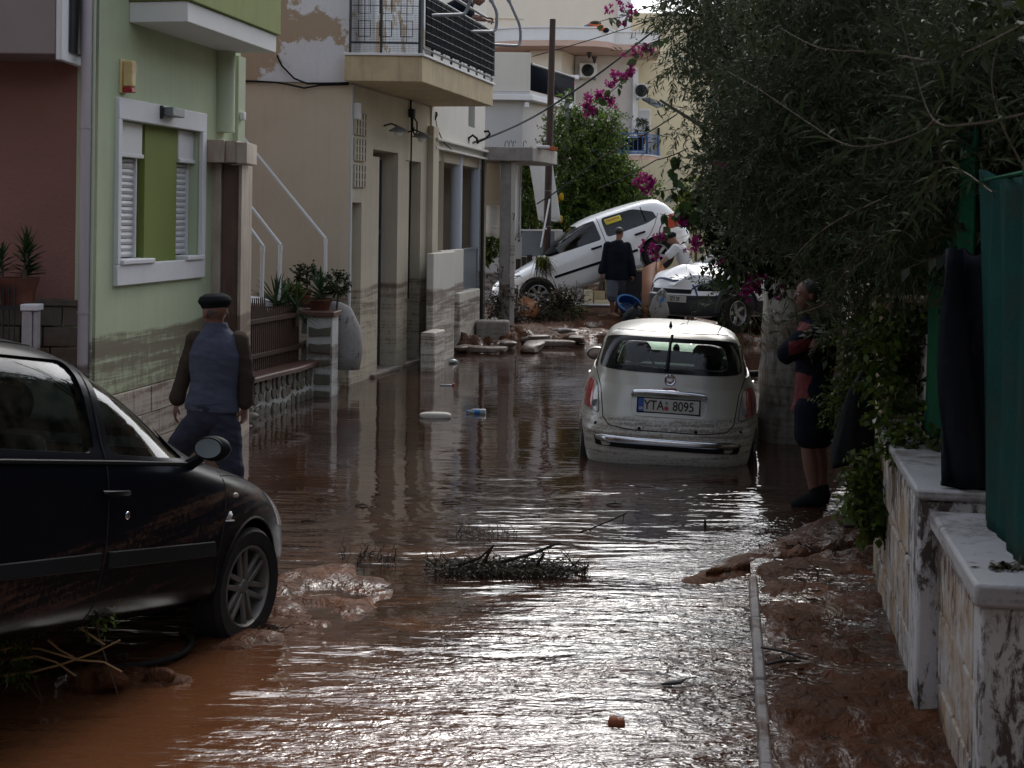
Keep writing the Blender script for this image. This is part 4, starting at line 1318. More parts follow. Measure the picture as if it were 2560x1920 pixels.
SP = thing('stone_pillar', 'square pillar of grey stones and thick white mortar at the end of the low wall', 'pillar', (-2.2, 16.25, 0), math.radians(-6))
MB().box(-0.13, 0.17, -0.15, 0.15, -0.3, 0.92).box(-0.165, -0.13, 0.0, 0.15, -0.3, 0.92).build('mortar_core', M['mortar'], SP)
zz = -0.1
k = 900
while zz < 0.84:
    h_ = random.uniform(0.13, 0.19)
    b = MB(); r = random.Random(k)
    b.prism([(-0.1, zz + 0.02), (0.15, zz + r.uniform(0, .05)), (0.155, zz + h_ - 0.02), (0.0, zz + h_ - r.uniform(0, .05)), (-0.105, zz + h_ - 0.02)], -0.175, -0.14, 'y')
    b.build('stone', M['slate'], SP, bev=0.008)
    zz += h_ + 0.035; k += 1
for i, (za, h_) in enumerate(((0.72, 0.18), (0.42, 0.22), (0.1, 0.26))):
    MB().prism([(-0.14, za), (0.02, za + 0.03), (0.04, za + h_), (-0.1, za + h_ * 0.9)], -0.2, -0.13, 'x').build('stone', M['slate'], SP, bev=0.008)
MB().box(-0.22, 0.2, -0.2, 0.2, 0.922, 0.985).build('cap', M['coping'], SP, bev=0.012)

FN = thing('picket_fence', 'rust brown iron fence of narrow pales on the low stone wall', 'fence', (-2.2, 16.3, 0), math.atan2(14.3 - 16.3, -2.70 + 2.2))
x = 0.3
while x < 3.3:
    MB().box(x, x + 0.03, -0.17, -0.155, 0.42, 1.02 if x < 1.2 else 1.1).prism([(x, 1.02 if x < 1.2 else 1.1), (x + 0.03, 1.02 if x < 1.2 else 1.1), (x + 0.015, 1.08 if x < 1.2 else 1.2)], -0.168, -0.157, 'y').build('pale', M['brown_iron'], FN)
    x += 0.052
for z in (0.56, 0.93):
    MB().box(0.18, 3.3, -0.153, -0.12, z, z + 0.05).box(0.18, 3.3, -0.2, -0.172, z, z + 0.05).build('rail', M['brown_iron'], FN, bev=0.005)

def pot_round(name, label, loc, r, h, m='terracotta'):
    t = thing(name, label, 'plant pot', loc)
    MB().lathe([(0, 0), (r * 0.72, 0), (r * 0.9, h * 0.75), (r * 0.92, h * 0.78), (r * 1.04, h * 0.8), (r * 1.04, h), (r * 0.9, h), (r * 0.86, h * 0.85), (0, h * 0.84)], 24).build('pot', M[m], t)
    MB().lathe([(0, h * 0.86), (r * 0.86, h * 0.87)], 16).build('soil', M['dead_leaf'], t)
    return t
p1 = P(757, 757, 16.6)
pot_round('flower_pot', 'round orange terracotta pot among the yuccas', p1, 0.115, 0.16)
p2 = P(800, 788, 16.35)
pot_round('flower_bowl', 'low dark terracotta bowl on top of the stone pillar', (p2.x, p2.y, 0.986), 0.15, 0.13, 'dark_terracotta')
sup = thing('plant_stand', 'dark muddy shelf holding the terracotta pot behind the pillar', 'plant stand', (p1.x - 0.1, 16.6, 0))
MB().box(-0.4, 0.36, -0.12, 0.2, p1.z - 0.05, p1.z - 0.003).box(-0.38, -0.3, -0.1, 0.1, 0.3, p1.z - 0.052).box(0.2, 0.3, 0.05, 0.15, 0.3, p1.z - 0.052).build('shelf', M['coping'], sup, bev=0.006)
for (px_, py_, Y, n, L, seed, lab) in ((690, 775, 15.9, 46, 0.42, 21, 'strap leaved yucca left of the terracotta pot'), (800, 752, 16.3, 56, 0.36, 22, 'strap leaved yucca spilling over the stone pillar'), (742, 790, 15.9, 34, 0.36, 23, 'drooping yucca leaves hanging over the rust brown fence')):
    q = P(px_, py_, Y)
    t = thing('yucca_plant', lab, 'plant', q)
    MB().tube([(0, 0, -0.12), (0, 0, 0.08)], 0.025, 8).build('stem', M['bark'], t)
    yucca(t, (0, 0, 0.0), n, L, 0.026, seed=seed, tall=0.12, up=0.18 if seed != 23 else 0.0, droop=0.2 if seed != 23 else 0.5)
for (px_, py_, Y, rad, lab, sd_) in ((765, 687, 16.6, (0.13, 0.1, 0.1), 'dark round leaved succulent standing in the terracotta pot', 31), (842, 712, 16.4, (0.13, 0.1, 0.12), 'dark round leaved succulent over the end of the low wall', 32)):
    q = P(px_, py_, Y)
    t = thing('succulent_plant', lab, 'plant', q)
    bush(t, (0, 0, 0), rad, 90, 0.04, 0.03, 'dark_leaf', sd_, k=6, tl=0.08)
    MB().tube([(0, 0, -0.3), (0.02, 0, -0.1), (0, 0, 0.02)], 0.012, 6).build('stem', M['bark'], t)
q = P(722, 730, 16.4)
t = thing('potted_shrub', 'small lime green shrub left of the terracotta pot', 'shrub', q)
bush(t, (0, 0, 0), (0.14, 0.1, 0.09), 110, 0.04, 0.026, 'citrus_leaf', 33, k=6, tl=0.09)
MB().tube([(0, 0, -0.3), (0, 0, 0.02)], 0.012, 6).build('stem', M['bark'], t)
q = P(856, 850, 16.75)
sk = thing('sandbag', 'large bulging dirty white sack leaning behind the stone pillar', 'sack', (q.x, q.y, 0.35))
b = MB()
b.tube([(0.05, 0, -0.1), (0.05, 0, 0.1), (0.02, 0, 0.35), (-0.06, 0, 0.56), (-0.14, 0.0, 0.66), (-0.16, 0, 0.7)], [0.16, 0.2, 0.205, 0.18, 0.1, 0.04], 20, flat=0.8, side=(1, 0, 0))
b.build('sack', M['white_sack'], sk, angle=180)

# ------------------------------------------------------------------ white house with columns
HC = thing('white_house', 'small white house with bluish porch columns beyond the beige house', 'house', (-1.2, 20.7, 0), math.radians(90 - 9.9))
fc = lambda px, py=600, off=0: LF(HC, px, py, off)
xa, xb = fc(1076)[0], fc(1209)[0]
zs = fc(1140, 384)[1]
zu = fc(1140, 362)[1]
wa, wb_ = fc(1171, 300)[0], fc(1187, 300)[0]
wallpieces(HC, M['white_wall'], xa, xb, zs, 8.2, [(wa, wb_, fc(1180, 318)[1], fc(1180, 262)[1] + 0.2)], 0, 0.3, 'upper_wall')
MB().box(wa, wb_, 0.12, 0.29, fc(1180, 318)[1], fc(1180, 262)[1] + 0.2).build('window', M['wire_glass'], HC)
MB().box(xa, xb, 0.3, 4, zs, 8.2).box(xa, xb + .2, 1.2, 4, -0.3, zs - 0.01).build('house_body', M['warm_wall'], HC)
MB().box(xa, xb + 0.01, -0.1, 0.3, zu - 0.02, zu + 0.02).box(xa, xb + 0.01, -0.08, 0.3, zs - 0.004, zs + 0.03).build('string_course', M['white_wall'], HC, bev=0.006)
MB().box(xa, xb, 0.05, 1.2, zs - 0.16, zs - 0.01).build('porch_ceiling', M['warm_wall'], HC)
MB().box(xb + 0.03, xb + 0.2, 0.0, 1.2, -0.3, zs - 0.02).build('porch_end_wall', M['warm_wall'], HC)
for px_, rr in ((1139, 0.1), (1186, 0.085)):
    x_ = fc(px_, 600, 0.12)[0]
    MB().tube([(x_, 0.12, -0.2), (x_, 0.12, zs - 0.01)], rr, 20).build('porch_column', M['blue_white'], HC)
for i, (a, b_, zt, y_) in enumerate(((1076, 1130, 628, -0.25), (1096, 1152, 622, -0.02))):
    x0_, zt_ = fc((a), zt, y_)
    x1_, zt_ = fc(b_, zt, y_)
    MB().box(x0_, x1_, y_ - 0.05, y_ + 0.05, -0.2, zt_).build('garden_parapet', M['white_wall'], HC, bev=0.01)
x0_, zt_ = fc(1155, 625, 0.0); x1_, zb_ = fc(1190, 727, 0.0)
MB().box(x0_, x1_, -0.01, 0.01, zb_, zt_).build('gate_panel', M['wire_glass'], HC)
MB().box(x0_, x1_, -0.025, -0.01, zt_, zt_ + 0.03).box(x0_, x0_ + 0.03, -0.025, -0.01, zb_, zt_).box(x1_ - 0.03, x1_, -0.025, -0.01, zb_, zt_).build('gate_frame', M['galv'], HC)
x0_, zt_ = fc(1150, 733, -0.15); x1_ = fc(1200, 733, -0.15)[0]
MB().box(x0_, x1_, -0.15, 0.0, -0.2, zt_).build('low_wall', mat('rough_white_low_wall', (0.52, 0.49, 0.42), 0.85, var=0.2, vs=6, bump=0.8, bs=20, mud=0.75, mudamt=0.5), HC, bev=0.02)
x0_, zt_ = fc(1078, 832, -0.45); x1_ = fc(1104, 832, -0.45)[0]
MB().box(x0_, x1_, -0.5, -0.3, -0.2, zt_).build('planter_ledge', M['white_wall'], HC, bev=0.02)
dcb = thing('hanging_cable', 'thin black cable looping down the white house wall', 'cable', P(1087, 285, 20.9))
o_ = dcb.location
MB().tube([P(1087, 285, 20.9) - o_, P(1092, 318, 21) - o_, P(1108, 355, 21.2) - o_, P(1128, 374, 21.5) - o_], 0.009, 4).tube([P(1087, 300, 20.9) - o_, P(1092, 286, 20.9) - o_, P(1090, 280, 20.9) - o_], 0.016, 5).build('cable', M['cable'], dcb)

# ------------------------------------------------------------------ gateway, pole, far houses
GD = thing('gateway', 'weathered concrete gate canopy on a pale pillar with a broken brick edge', 'gateway', (0, 0, 0))
def g(px, py, Y): return P(px, py, Y)
a = g(1212, 388, 24.6); b_ = g(1332, 388, 24.6); c_ = g(1393, 385, 26.2)
zt = 3.33
MB().prism([(a.x, 24.6), (b_.x, 24.6), (c_.x, 26.2), (c_.x - 0.2, 26.9), (a.x, 26.4)], 3.08, zt, 'z').build('canopy_slab', M['concrete'], GD, bev=0.02)
for k in range(5):
    q = Vector((b_.x, 24.75, zt)).lerp(Vector((c_.x - 0.02, 26.1, zt)), 0.42 + k * 0.13)
    MB().box(-0.045, 0.05, -0.05, 0.05, 0.002, 0.07 + 0.01 * (k % 2), M=Matrix.Translation(q)).build('brick', M['terracotta'], GD, bev=0.006)
MB().box(b_.x + 0.04, b_.x + 0.3, 24.9, 25.2, zt + 0.002, zt + 0.05).build('mortar_patch', M['white_trim'], GD, bev=0.01)
pl, pr = g(1250, 500, 24.8).x, g(1289, 500, 24.8).x
MB().box(pl, pr - 0.09, 24.8, 25.1, -0.1, 3.078).build('pillar', M['concrete'], GD, bev=0.012)
MB().box(pr - 0.088, pr, 24.79, 25.1, -0.1, 3.076).build('pillar_face', mat('white_pillar_side', (0.5, 0.47, 0.43), 0.85, var=0.1, bump=0.3, mud=1.6, mudamt=-0.2), GD, bev=0.01)
q = g(1284, 541, 24.75)
MB().tube([(q.x - 0.02, 24.78, q.z + 0.05), (q.x + 0.02, 24.78, q.z + 0.05), (q.x - 0.005, 24.78, q.z - 0.06)], 0.007, 4).build('house_number', M['ink'], GD)
MB().box(a.x + 0.02, pl - 0.01, 25.3, 25.5, 2.3, 3.07).build('brown_lintel', M['warm_wall'], GD)
for i, (x0, y0) in enumerate(((1262, 333), (1272, 345), (1282, 338), (1308, 330))):
    q = g(x0, y0 + 14, 24.9)
    MB().tube([(q.x, 24.9, zt), (q.x + 0.01, 24.9, zt + 0.1), (q.x + 0.04, 24.9, zt + 0.13), (q.x + 0.06, 24.9, zt + 0.08)], 0.007, 4).build('rebar', M['black_iron'], GD)
dw = thing('drain_pipe', 'dark rain pipe between the columned house and the gate', 'drain pipe', (g(1207, 500, 24.4).x, 24.4, 0))
MB().tube([(0, 0, 0), (0, 0, 3.1)], 0.03, 8).build('pipe', M['dark_int'], dw)

WE = thing('white_house', 'white two storey house with plain parapet and dark netted terrace behind the pole', 'house', (0, 0, 0))
YE = 32.0
x0, x1, x2 = g(1190, 200, YE).x, g(1326, 200, YE).x, g(1378, 200, 34.5).x + 0.5
zp0, zp1, zs0 = g(1300, 237, YE).z, g(1300, 131, YE).z, g(1300, 251, YE).z
xe2 = x2 + 0.1
MB().prism([(x0, YE), (x1, YE), (xe2, YE + 3.2), (x0, YE + 3.2)], zp0, zp1 - 0.9, 'z').build('parapet_base', M['grey_wall'], WE)
MB().box(x0, x1, YE, YE + 0.25, zp1 - 0.898, zp1).build('parapet', M['white_wall'], WE, bev=0.01)
MB().prism([(x0, YE - 0.12), (x1 + 0.05, YE - 0.12), (xe2 + 0.2, YE + 3.2), (x0, YE + 3.2)], zs0, zp0 - 0.002, 'z').build('slab_edge', M['white_trim'], WE, bev=0.01)
MB().box(x0, g(1306, 300, YE).x, YE + 0.15, YE + 4, -0.1, zs0 - 0.002).build('front_wall', M['grey_wall'], WE)
MB().prism([(g(1306, 300, YE).x + 0.002, YE + 0.2), (xe2 - 0.1, YE + 2.6), (xe2 - 0.1, YE + 4), (g(1306, 300, YE).x + 0.002, YE + 4)], -0.1, zs0 - 0.003, 'z').build('flank_wall', M['mauve'], WE)
q0 = V(x1 + 0.02, YE + 0.12, zp1 - 0.25); q1 = V(xe2, YE + 3.1, zp1 - 0.25)
mb = MB()
mb.add([q0 - V(0, 0, 0.6), q1 - V(0, 0, 0.6), q1 + V(0, 0, 0), q0], [(0, 1, 2, 3)])
o = mb.build('terrace_net', M['dark_net'], WE); o.modifiers.new('s', 'SOLIDIFY').thickness = 0.03
MB().tube([q0, q1], 0.03, 6).build('terrace_rail', M['galv'], WE)
MB().tube([g(1317, 256, YE - 0.1), g(1317, 268, YE - 0.1)], 0.05, 8).build('lamp', M['white_trim'], WE)
# hanging awnings
for (pts, lab, Y) in ((((1209, 446), (1253, 446), (1253, 592), (1209, 585)), 'white side awning with scalloped hem left of the gate pillar', 25.6),
                      (((1289, 388), (1304, 388), (1302, 590), (1287, 588)), 'narrow white side awning right of the gate pillar', 26.4),
                      (((1320, 388), (1378, 388), (1402, 552), (1346, 548)), 'tapering white side awning behind the wooden pole', 28.6)):
    t = thing('side_awning', lab, 'awning', (0, 0, 0))
    A, B, C_, D = [P(p_[0], p_[1], Y) for p_ in pts]
    vs = []
    for i in range(13):
        for j in range(13):
            u, v = i / 12, j / 12
            q = A.lerp(B, u).lerp(D.lerp(C_, u), v)
            q.y += 0.03 * math.sin(u * 9 + v * 2)
            if j == 12: q.z -= 0.04 * abs(math.sin(u * 2 * PI))
            vs.append(q)
    o = MB().add(vs, [(i * 13 + j, (i + 1) * 13 + j, (i + 1) * 13 + j + 1, i * 13 + j + 1) for i in range(12) for j in range(12)]).build('cloth', M['white_cloth'], t, angle=180)
    o.modifiers.new('s', 'SOLIDIFY').thickness = 0.012
    f0, f1 = D.lerp(A, 0.16 if Y < 28 else 0.0), C_.lerp(B, 0.16 if Y < 28 else 0.0)
    MB().tube([f0, f1], 0.015, 5).build('batten', M['white_trim'], t)
q = P(1380, 572, 28.7)
ab = thing('masonry_post', 'rough pale masonry post behind the wooden pole', 'post', (q.x, 28.7, 0))
MB().box(-0.33, 0.22, 0, 0.3, -0.1, 1.85).build('shaft', M['mauve'], ab, bev=0.02)
gp = thing('garden_fence', 'dark plank fence with a galvanised panel between gate pillar and pole', 'fence', (P(1290, 600, 28.4).x, 28.4, 0))
for k in range(9):
    MB().box(k * 0.115, k * 0.115 + 0.105, -0.02, 0.0, -0.1, 1.25 + 0.04 * (k % 3)).build('plank', M['dark_wood'], gp, bev=0.004)
MB().box(0.12, 0.78, 0.04, 0.06, 1.3, 1.82).build('sheet_panel', M['wire_glass'], gp)
MB().box(0.1, 0.8, 0.03, 0.07, 1.822, 1.85).build('panel_rail', M['white_trim'], gp)

UP = thing('utility_pole', 'tall dark wooden utility pole rising behind the tilted white car', 'utility pole', (0, 0, 0))
A, B = P(1366, 640, 27.9), P(1382, 48, 27.9)
A = A + (A - B) * 0.25
MB().tube([A, A.lerp(B, 0.5), B], [0.082, 0.072, 0.06], 14).build('shaft', M['pole'], UP)
for t_ in (0.3, 0.42, 0.55):
    q = A.lerp(B, t_)
    MB().tube([q + V(-0.085, -0.03, 0), q + V(0, -0.09, 0), q + V(0.085, -0.03, 0)], 0.006, 4).build('metal_band', M['galv'], UP)
sk_ = thing('wooden_stake', 'thin white stake leaning against the wooden pole', 'stake', (0, 0, 0))
MB().tube([P(1352, 618, 27.6), P(1374, 498, 27.75)], 0.016, 6).tube([P(1359, 571, 27.6), P(1367, 572, 27.6)], 0.02, 6).build('stake', M['white_rail'], sk_)
def wire(name, lab, pts, r=0.014, sag=0.0):
    t = thing(name, lab, 'cable', (0, 0, 0))
    W_ = [P(*p_) for p_ in pts]
    out = []
    for i in range(len(W_) - 1):
        for k in range(8):
            u = k / 8
            q = W_[i].lerp(W_[i + 1], u)
            q.z -= sag * 4 * u * (1 - u)
            out.append(q)
    out.append(W_[-1])
    MB().tube(out, r, 5).build('wire', M['cable'], t)
wire('overhead_cable', 'thick black cable rising from the white house past the pole into the olive tree', [(1168, 361, 23.5), (1360, 277, 26.5), (1610, 96, 28), (1760, -40, 28)], 0.02, 0.05)
wire('overhead_cable', 'thin cable crossing the sky from behind the pole up to the right', [(1331, 141, 30), (1643, 44, 30), (1800, -20, 30)], 0.011, 0.03)
wire('overhead_cable', 'black cable sagging across the green hedge beside the pole', [(1342, 510, 27), (1500, 395, 27), (1693, 285, 27)], 0.013, 0.04)
wire('overhead_cable', 'lower black cable running past the pink slab into the dark leaves', [(1500, 470, 27), (1640, 400, 27), (1720, 370, 27)], 0.012, 0.03)
lp_ = thing('cable_loop', 'coil of thick black cable at the corner of the white house', 'cable', (0, 0, 0))
MB().tube([P(1170, 362, 23.4), P(1172, 345, 23.3), P(1182, 338, 23.3), P(1192, 346, 23.4), P(1194, 358, 23.5)], 0.02, 6).tube([P(1195, 355, 23.4), P(1216, 345, 23.5), P(1225, 335, 23.5), P(1221, 328, 23.5), P(1210, 329, 23.5)], 0.02, 6).build('loop', M['cable'], lp_)

# apartment building
AP = thing('apartment_building', 'cream apartment building with curved white roof balcony and blue railed balcony', 'building', (0, 0, 0))
YA = 40.0
k_ = YA / FPX
def X(px): return (px - CX) * k_
def Z(py, px=1450): return P(px, py, YA).z
def Q(px, py, Y=YA): return P(px, py, Y)
MB().box(X(1150), X(1558), YA + 3.0, YA + 8, 0, 12.6).build('rear_wall', M['cream_w'], AP)
MB().box(X(1556), X(1590), YA + 2.6, YA + 2.99, 0, 12.6).build('rear_pilaster', M['white_trim'], AP)
MB().box(X(1592), X(1860), YA + 3.2, YA + 8, 0, Z(36, 1700) + 0.5).build('rear_wing', M['cream'], AP)
for k in range(3):
    MB().box(X(1195), X(1305), YA + 2.96, YA + 2.998, Z(10 + k * 26, 1250), Z(10 + k * 26, 1250) + 0.02).build('facade_joint', M['cream'], AP)
# curved balcony: plan outline
front = [(X(1150), YA + 1.2), (X(1215), YA + 0.2), (X(1300), YA - 0.35), (X(1400), YA - 0.5), (X(1480), YA - 0.45), (X(1516), YA - 0.2), (X(1536), YA + 0.35), (X(1610), YA + 0.35), (X(1650), YA + 0.5)]
back = [(X(1662), YA + 2.95), (X(1150), YA + 2.95)]
MB().prism(front + back, Z(120), Z(106), 'z').build('roof_balcony_slab', M['pink_slab'], AP)
fr2 = [(x, y + 0.1) for x, y in front]
MB().prism(front + fr2[::-1], Z(106) + 0.002, Z(76), 'z').build('roof_balcony_parapet', M['white_trim'], AP)
fr3 = [(x, y - 0.05) for x, y in front]; fr4 = [(x, y + 0.16) for x, y in front]
MB().prism(fr3 + fr4[::-1], Z(76) + 0.002, Z(72), 'z').build('parapet_coping', M['white_trim'], AP)
# wing that drops lower to the right
MB().box(X(1440), X(1592), YA + 1.8, YA + 2.94, 0, Z(121) - 0.002).build('middle_wall', M['mauve'], AP)
MB().prism([(X(1320), YA + 0.6), (X(1400), YA + 0.5), (X(1440), YA + 1.9), (X(1440) - .01, YA + 2.9), (X(1320), YA + 2.9)], 0, Z(121) - 0.003, 'z').build('left_bay', M['cream_w'], AP)
MB().box(X(1590), X(1604), YA + 1.6, YA + 2.9, 0, Z(150)).build('white_strip', M['white_trim'], AP)
# canopy over the left doorway
MB().box(X(1396), X(1442), YA - 0.3, YA + 0.6, Z(200), Z(190)).build('door_canopy', M['white_trim'], AP, bev=0.01)
MB().box(X(1398), X(1422), YA - 0.25, YA + 0.4, 0, Z(200) - .002).build('doorway_wall', M['white_trim'], AP)
sb = MB().box(X(1423), X(1436), YA + 0.2, YA + 0.3, Z(350), Z(201) - 0.002).build('louvre_shutter', M['shutter'], AP)
for k in range(12):
    MB().box(X(1423) + .01, X(1436) - .01, YA + 0.16, YA + 0.198, Z(350) + 0.1 + k * 0.125, Z(350) + 0.16 + k * 0.125).build('slat', M['shutter'], sb)
# mid balcony with blue rail
MB().prism([(X(1470), YA + 0.3), (X(1622), YA + 0.2), (X(1662), YA + 1.4), (X(1662), YA + 2.9), (X(1470), YA + 2.9)], Z(404), Z(386), 'z').build('balcony_slab', M['pink_slab'], AP)
MB().prism([(X(1470), YA + 0.27), (X(1624), YA + 0.17), (X(1664), YA + 1.4), (X(1664), YA + 2.9), (X(1470), YA + 2.9)], Z(386) + 0.001, Z(383), 'z').build('slab_coping', M['white_trim'], AP)
MB().prism([(X(1520), YA + 0.9), (X(1622), YA + 0.8), (X(1650), YA + 1.6), (X(1650), YA + 2.9), (X(1520), YA + 2.9)], Z(424), Z(404) - 0.003, 'z').build('soffit_step', M['pink_slab'], AP)
RP = [V(X(1470), YA + 0.36, 0), V(X(1617), YA + 0.28, 0), V(X(1656), YA + 1.45, 0)]
z0, z1 = Z(384), Z(330)
bl = thing('balcony_railing', 'blue painted balcony railing with scroll panels on the apartment building', 'railing', (0, 0, 0))
for i in range(2):
    a, b_ = RP[i], RP[i + 1]
    for h in (z0 + 0.05, z0 + 0.12, z1 - 0.1, z1):
        MB().tube([a + V(0, 0, h), b_ + V(0, 0, h)], 0.018, 5).build('rail', M['blue_rail'], bl)
    n = 13 if i == 0 else 9
    for k in range(n + 1):
        q = a.lerp(b_, k / n)
        MB().tube([q + V(0, 0, z0), q + V(0, 0, z1)], 0.009 if k not in (0, n) else 0.03, 5).build('baluster', M['blue_rail'], bl)
MB().box(X(1475), X(1610), YA + 0.42, YA + 0.44, z0 + 0.12, z1 - 0.12).build('dark_screen', M['dark_net'], bl)
# door with awning, frames
MB().box(X(1606), X(1638), YA + 1.7, YA + 1.795, Z(384), Z(258)).build('door_frame', M['white_trim'], AP, bev=0.01)
MB().box(X(1610), X(1635), YA + 1.67, YA + 1.698, Z(380), Z(263)).build('door_glass', M['grey_wall'], AP)
MB().add([Q(1604, 248, YA + 1.5), Q(1622, 243, YA + 1.5), Q(1668, 262, YA + 0.8), Q(1640, 268, YA + 0.8)], [(0, 1, 2, 3)]).build('awning', M['grey_metal'], AP).modifiers.new('s', 'SOLIDIFY').thickness = 0.03
for k, (a, b_, c, d) in enumerate(((1650, 1662, 400, 560), (1668, 1674, 300, 520))):
    MB().box(X(a), X(b_), YA + 3.0, YA + 3.19, Z(d), Z(c)).build('window', M['window_dark'], AP)
MB().box(X(1620), X(1722), YA + 2.0, YA + 3.19, 0, Z(428)).build('lower_wall', M['cream'], AP)
MB().box(X(1618), X(1724), YA + 1.95, YA + 1.998, Z(505), Z(500)).build('string_course', M['white_trim'], AP)
MB().box(X(1664), X(1672), YA + 1.96, YA + 1.999, Z(500), Z(430)).build('rain_pipe', M['white_trim'], AP)
MB().box(X(1690), X(1800), YA + 3.15, YA + 3.19, Z(110, 1700), Z(108, 1700)).build('facade_line', M['white_trim'], AP)
# lamps and vents
for px_, py_ in ((1473, 137), (1486, 150), (1237, 124)):
    q = Q(px_, py_, YA + 1.0)
    MB().lathe([(0.09, 0.1), (0.05, 0.0), (0.05, -0.05), (0.0, -0.12)], 10, M=Matrix.Translation(q)).build('ceiling_lamp', M['black_iron'], AP)
# air conditioners (things)
def aircon(px, py, Y, w, h, lab, rz=0):
    t = thing('air_conditioner', lab, 'air conditioner', P(px, py, Y), rz)
    MB().box(-w / 2, w / 2, -0.15, 0.15, -h / 2, h / 2).build('case', M['white_trim'], t, bev=0.015)
    MB().lathe([(0.0, 0.0), (h * 0.4, 0.0), (h * 0.42, 0.012), (h * 0.44, 0.0)], 24, M=Matrix.Translation((-w * 0.03, -0.165, 0)) @ Matrix.Rotation(PI / 2, 4, 'X')).build('fan_grille', M['black_trim'], t)
    mb = MB()
    for r_ in (0.1, 0.2, 0.3, 0.38):
        mb.tube([(-w * .03 + h * r_ * math.cos(a), -0.172, h * r_ * math.sin(a)) for a in [2 * PI * i / 16 for i in range(17)]], 0.004, 3)
    mb.build('fan_guard', M['grey_metal'], t)
    MB().box(-w / 2 + 0.02, -w / 2 + 0.08, -0.2, 0.3, -h / 2 - 0.05, -h / 2).box(w / 2 - 0.08, w / 2 - 0.02, -0.2, 0.3, -h / 2 - 0.05, -h / 2).build('bracket', M['grey_metal'], t)
aircon(1470, 177, YA + 1.6, 0.52, 0.42, 'outdoor air conditioner unit with big round fan under the curved balcony')
aircon(1603, 228, YA + 1.5, 0.3, 0.42, 'narrow air conditioner unit seen edge on near the balcony door')
# laundry heap on parapet
lh = thing('laundry_heap', 'heap of orange and blue cloth drying on the white roof parapet', 'laundry', Q(1490, 70, YA - 0.3))
for i, (m_, dx, dz, rx) in enumerate((('orange_cloth', 0.0, 0.05, 0.22), ('terracotta', -0.15, 0.06, 0.13), ('blue_rail', -0.27, 0.02, 0.08), ('orange_cloth', 0.14, -0.02, 0.13), ('navy_knit', 0.28, -0.06, 0.1), ('brown_sleeve', -0.02, 0.13, 0.17))):
    MB().ell((dx, 0, dz), (rx, 0.12, 0.075), 10, 6).build('cloth', M[m_], lh)
rg = thing('orange_rag', 'small orange cloth hanging beside the shutter of the apartment building', 'cloth', Q(1431, 216, YA - 0.2))
MB().prism([(-0.05, -0.12), (0.03, -0.1), (0.08, 0.1), (-0.05, 0.12)], -0.02, 0.02, 'y').build('cloth', M['orange_cloth'], rg)
gpo = thing('metal_post', 'grey steel post standing in the hedge', 'post', (P(1417, 300, 31).x, 31, 0))
MB().box(-0.045, 0.045, -0.045, 0.045, 0, P(1417, 228, 31).z).build('shaft', M['grey_metal'], gpo)

PKH = thing('rose_house', 'rose pink house glimpsed through the leaves on the right', 'house', (0, 0, 0))
MB().box(P(1712, 300, 44).x, P(1960, 300, 44).x, 44, 50, 0, P(1780, 312, 44).z).build('wall', M['pink_far'], PKH)
MB().box(P(1705, 300, 44).x, P(1965, 300, 44).x, 43.8, 50, P(1780, 312, 44).z + 0.002, P(1780, 300, 44).z).build('cornice', M['white_trim'], PKH)
MB().box(P(1722, 490, 43.5).x, P(1840, 490, 43.5).x, 43.5, 43.99, 0, P(1780, 480, 43.5).z).build('porch_wall', M['white_trim'], PKH)
for a, b_ in ((1748, 1766), (1790, 1808)):
    w_ = MB().box(P(a, 400, 43.9).x, P(b_, 400, 43.9).x, 43.95, 43.999, P(a, 430, 44).z, P(a, 370, 44).z).build('window', M['window_dark'], PKH)
    MB().box(P(a - 2, 400, 43.9).x, P(b_ + 2, 400, 43.9).x, 43.93, 43.949, P(a, 433, 44).z, P(a, 430, 44).z).build('sill', M['white_trim'], w_)
BH = thing('cream_house', 'long cream garden wall and house closing the street behind the cars', 'house', (0, 0, 0))
MB().box(2.5, 16, 36, 37, 0, 3.6).build('wall', M['cream'], BH)
# low garden wall under the tilted car
LW = thing('street_wall', 'low pale wall of blocks with a kerb seen under the tilted white car', 'wall', (0, 0, 0))
def seg_wall(px0, px1, pyt, pyb, Y, m, name):
    a, b_ = P(px0, pyt, Y), P(px1, pyt, Y)
    MB().box(a.x, b_.x, Y, Y + 0.2, P(px0, pyb, Y).z, a.z).build(name, M[m], LW, bev=0.01)
Yw = 30.5
for (a, b_, t_, bo, m_) in ((1378, 1419, 735, 762, 'grey_wall'), (1423, 1458, 722, 762, 'grey_wall'), (1461, 1482, 725, 762, 'cream'), (1484, 1512, 728, 762, 'cream_slab'), (1486, 1530, 750, 764, 'cream'), (1514, 1520, 708, 760, 'concrete')):
    seg_wall(a, b_, t_, bo, Yw + random.uniform(-.1, .1), m_, 'wall_block')
seg_wall(1380, 1640, 764, 784, Yw - 0.6, 'concrete', 'kerb_face')
MB().box(P(1380, 764, Yw).x, P(1640, 764, Yw).x, Yw - 0.62, Yw + 0.5, P(1450, 764, Yw - .6).z + 0.002, P(1450, 762, Yw - .6).z).build('kerb_top', M['cap_white'], LW)
for i in range(5):
    seg_wall(1560 + i * 9, 1567 + i * 9, 690, 745, Yw, 'cream_slab', 'board')

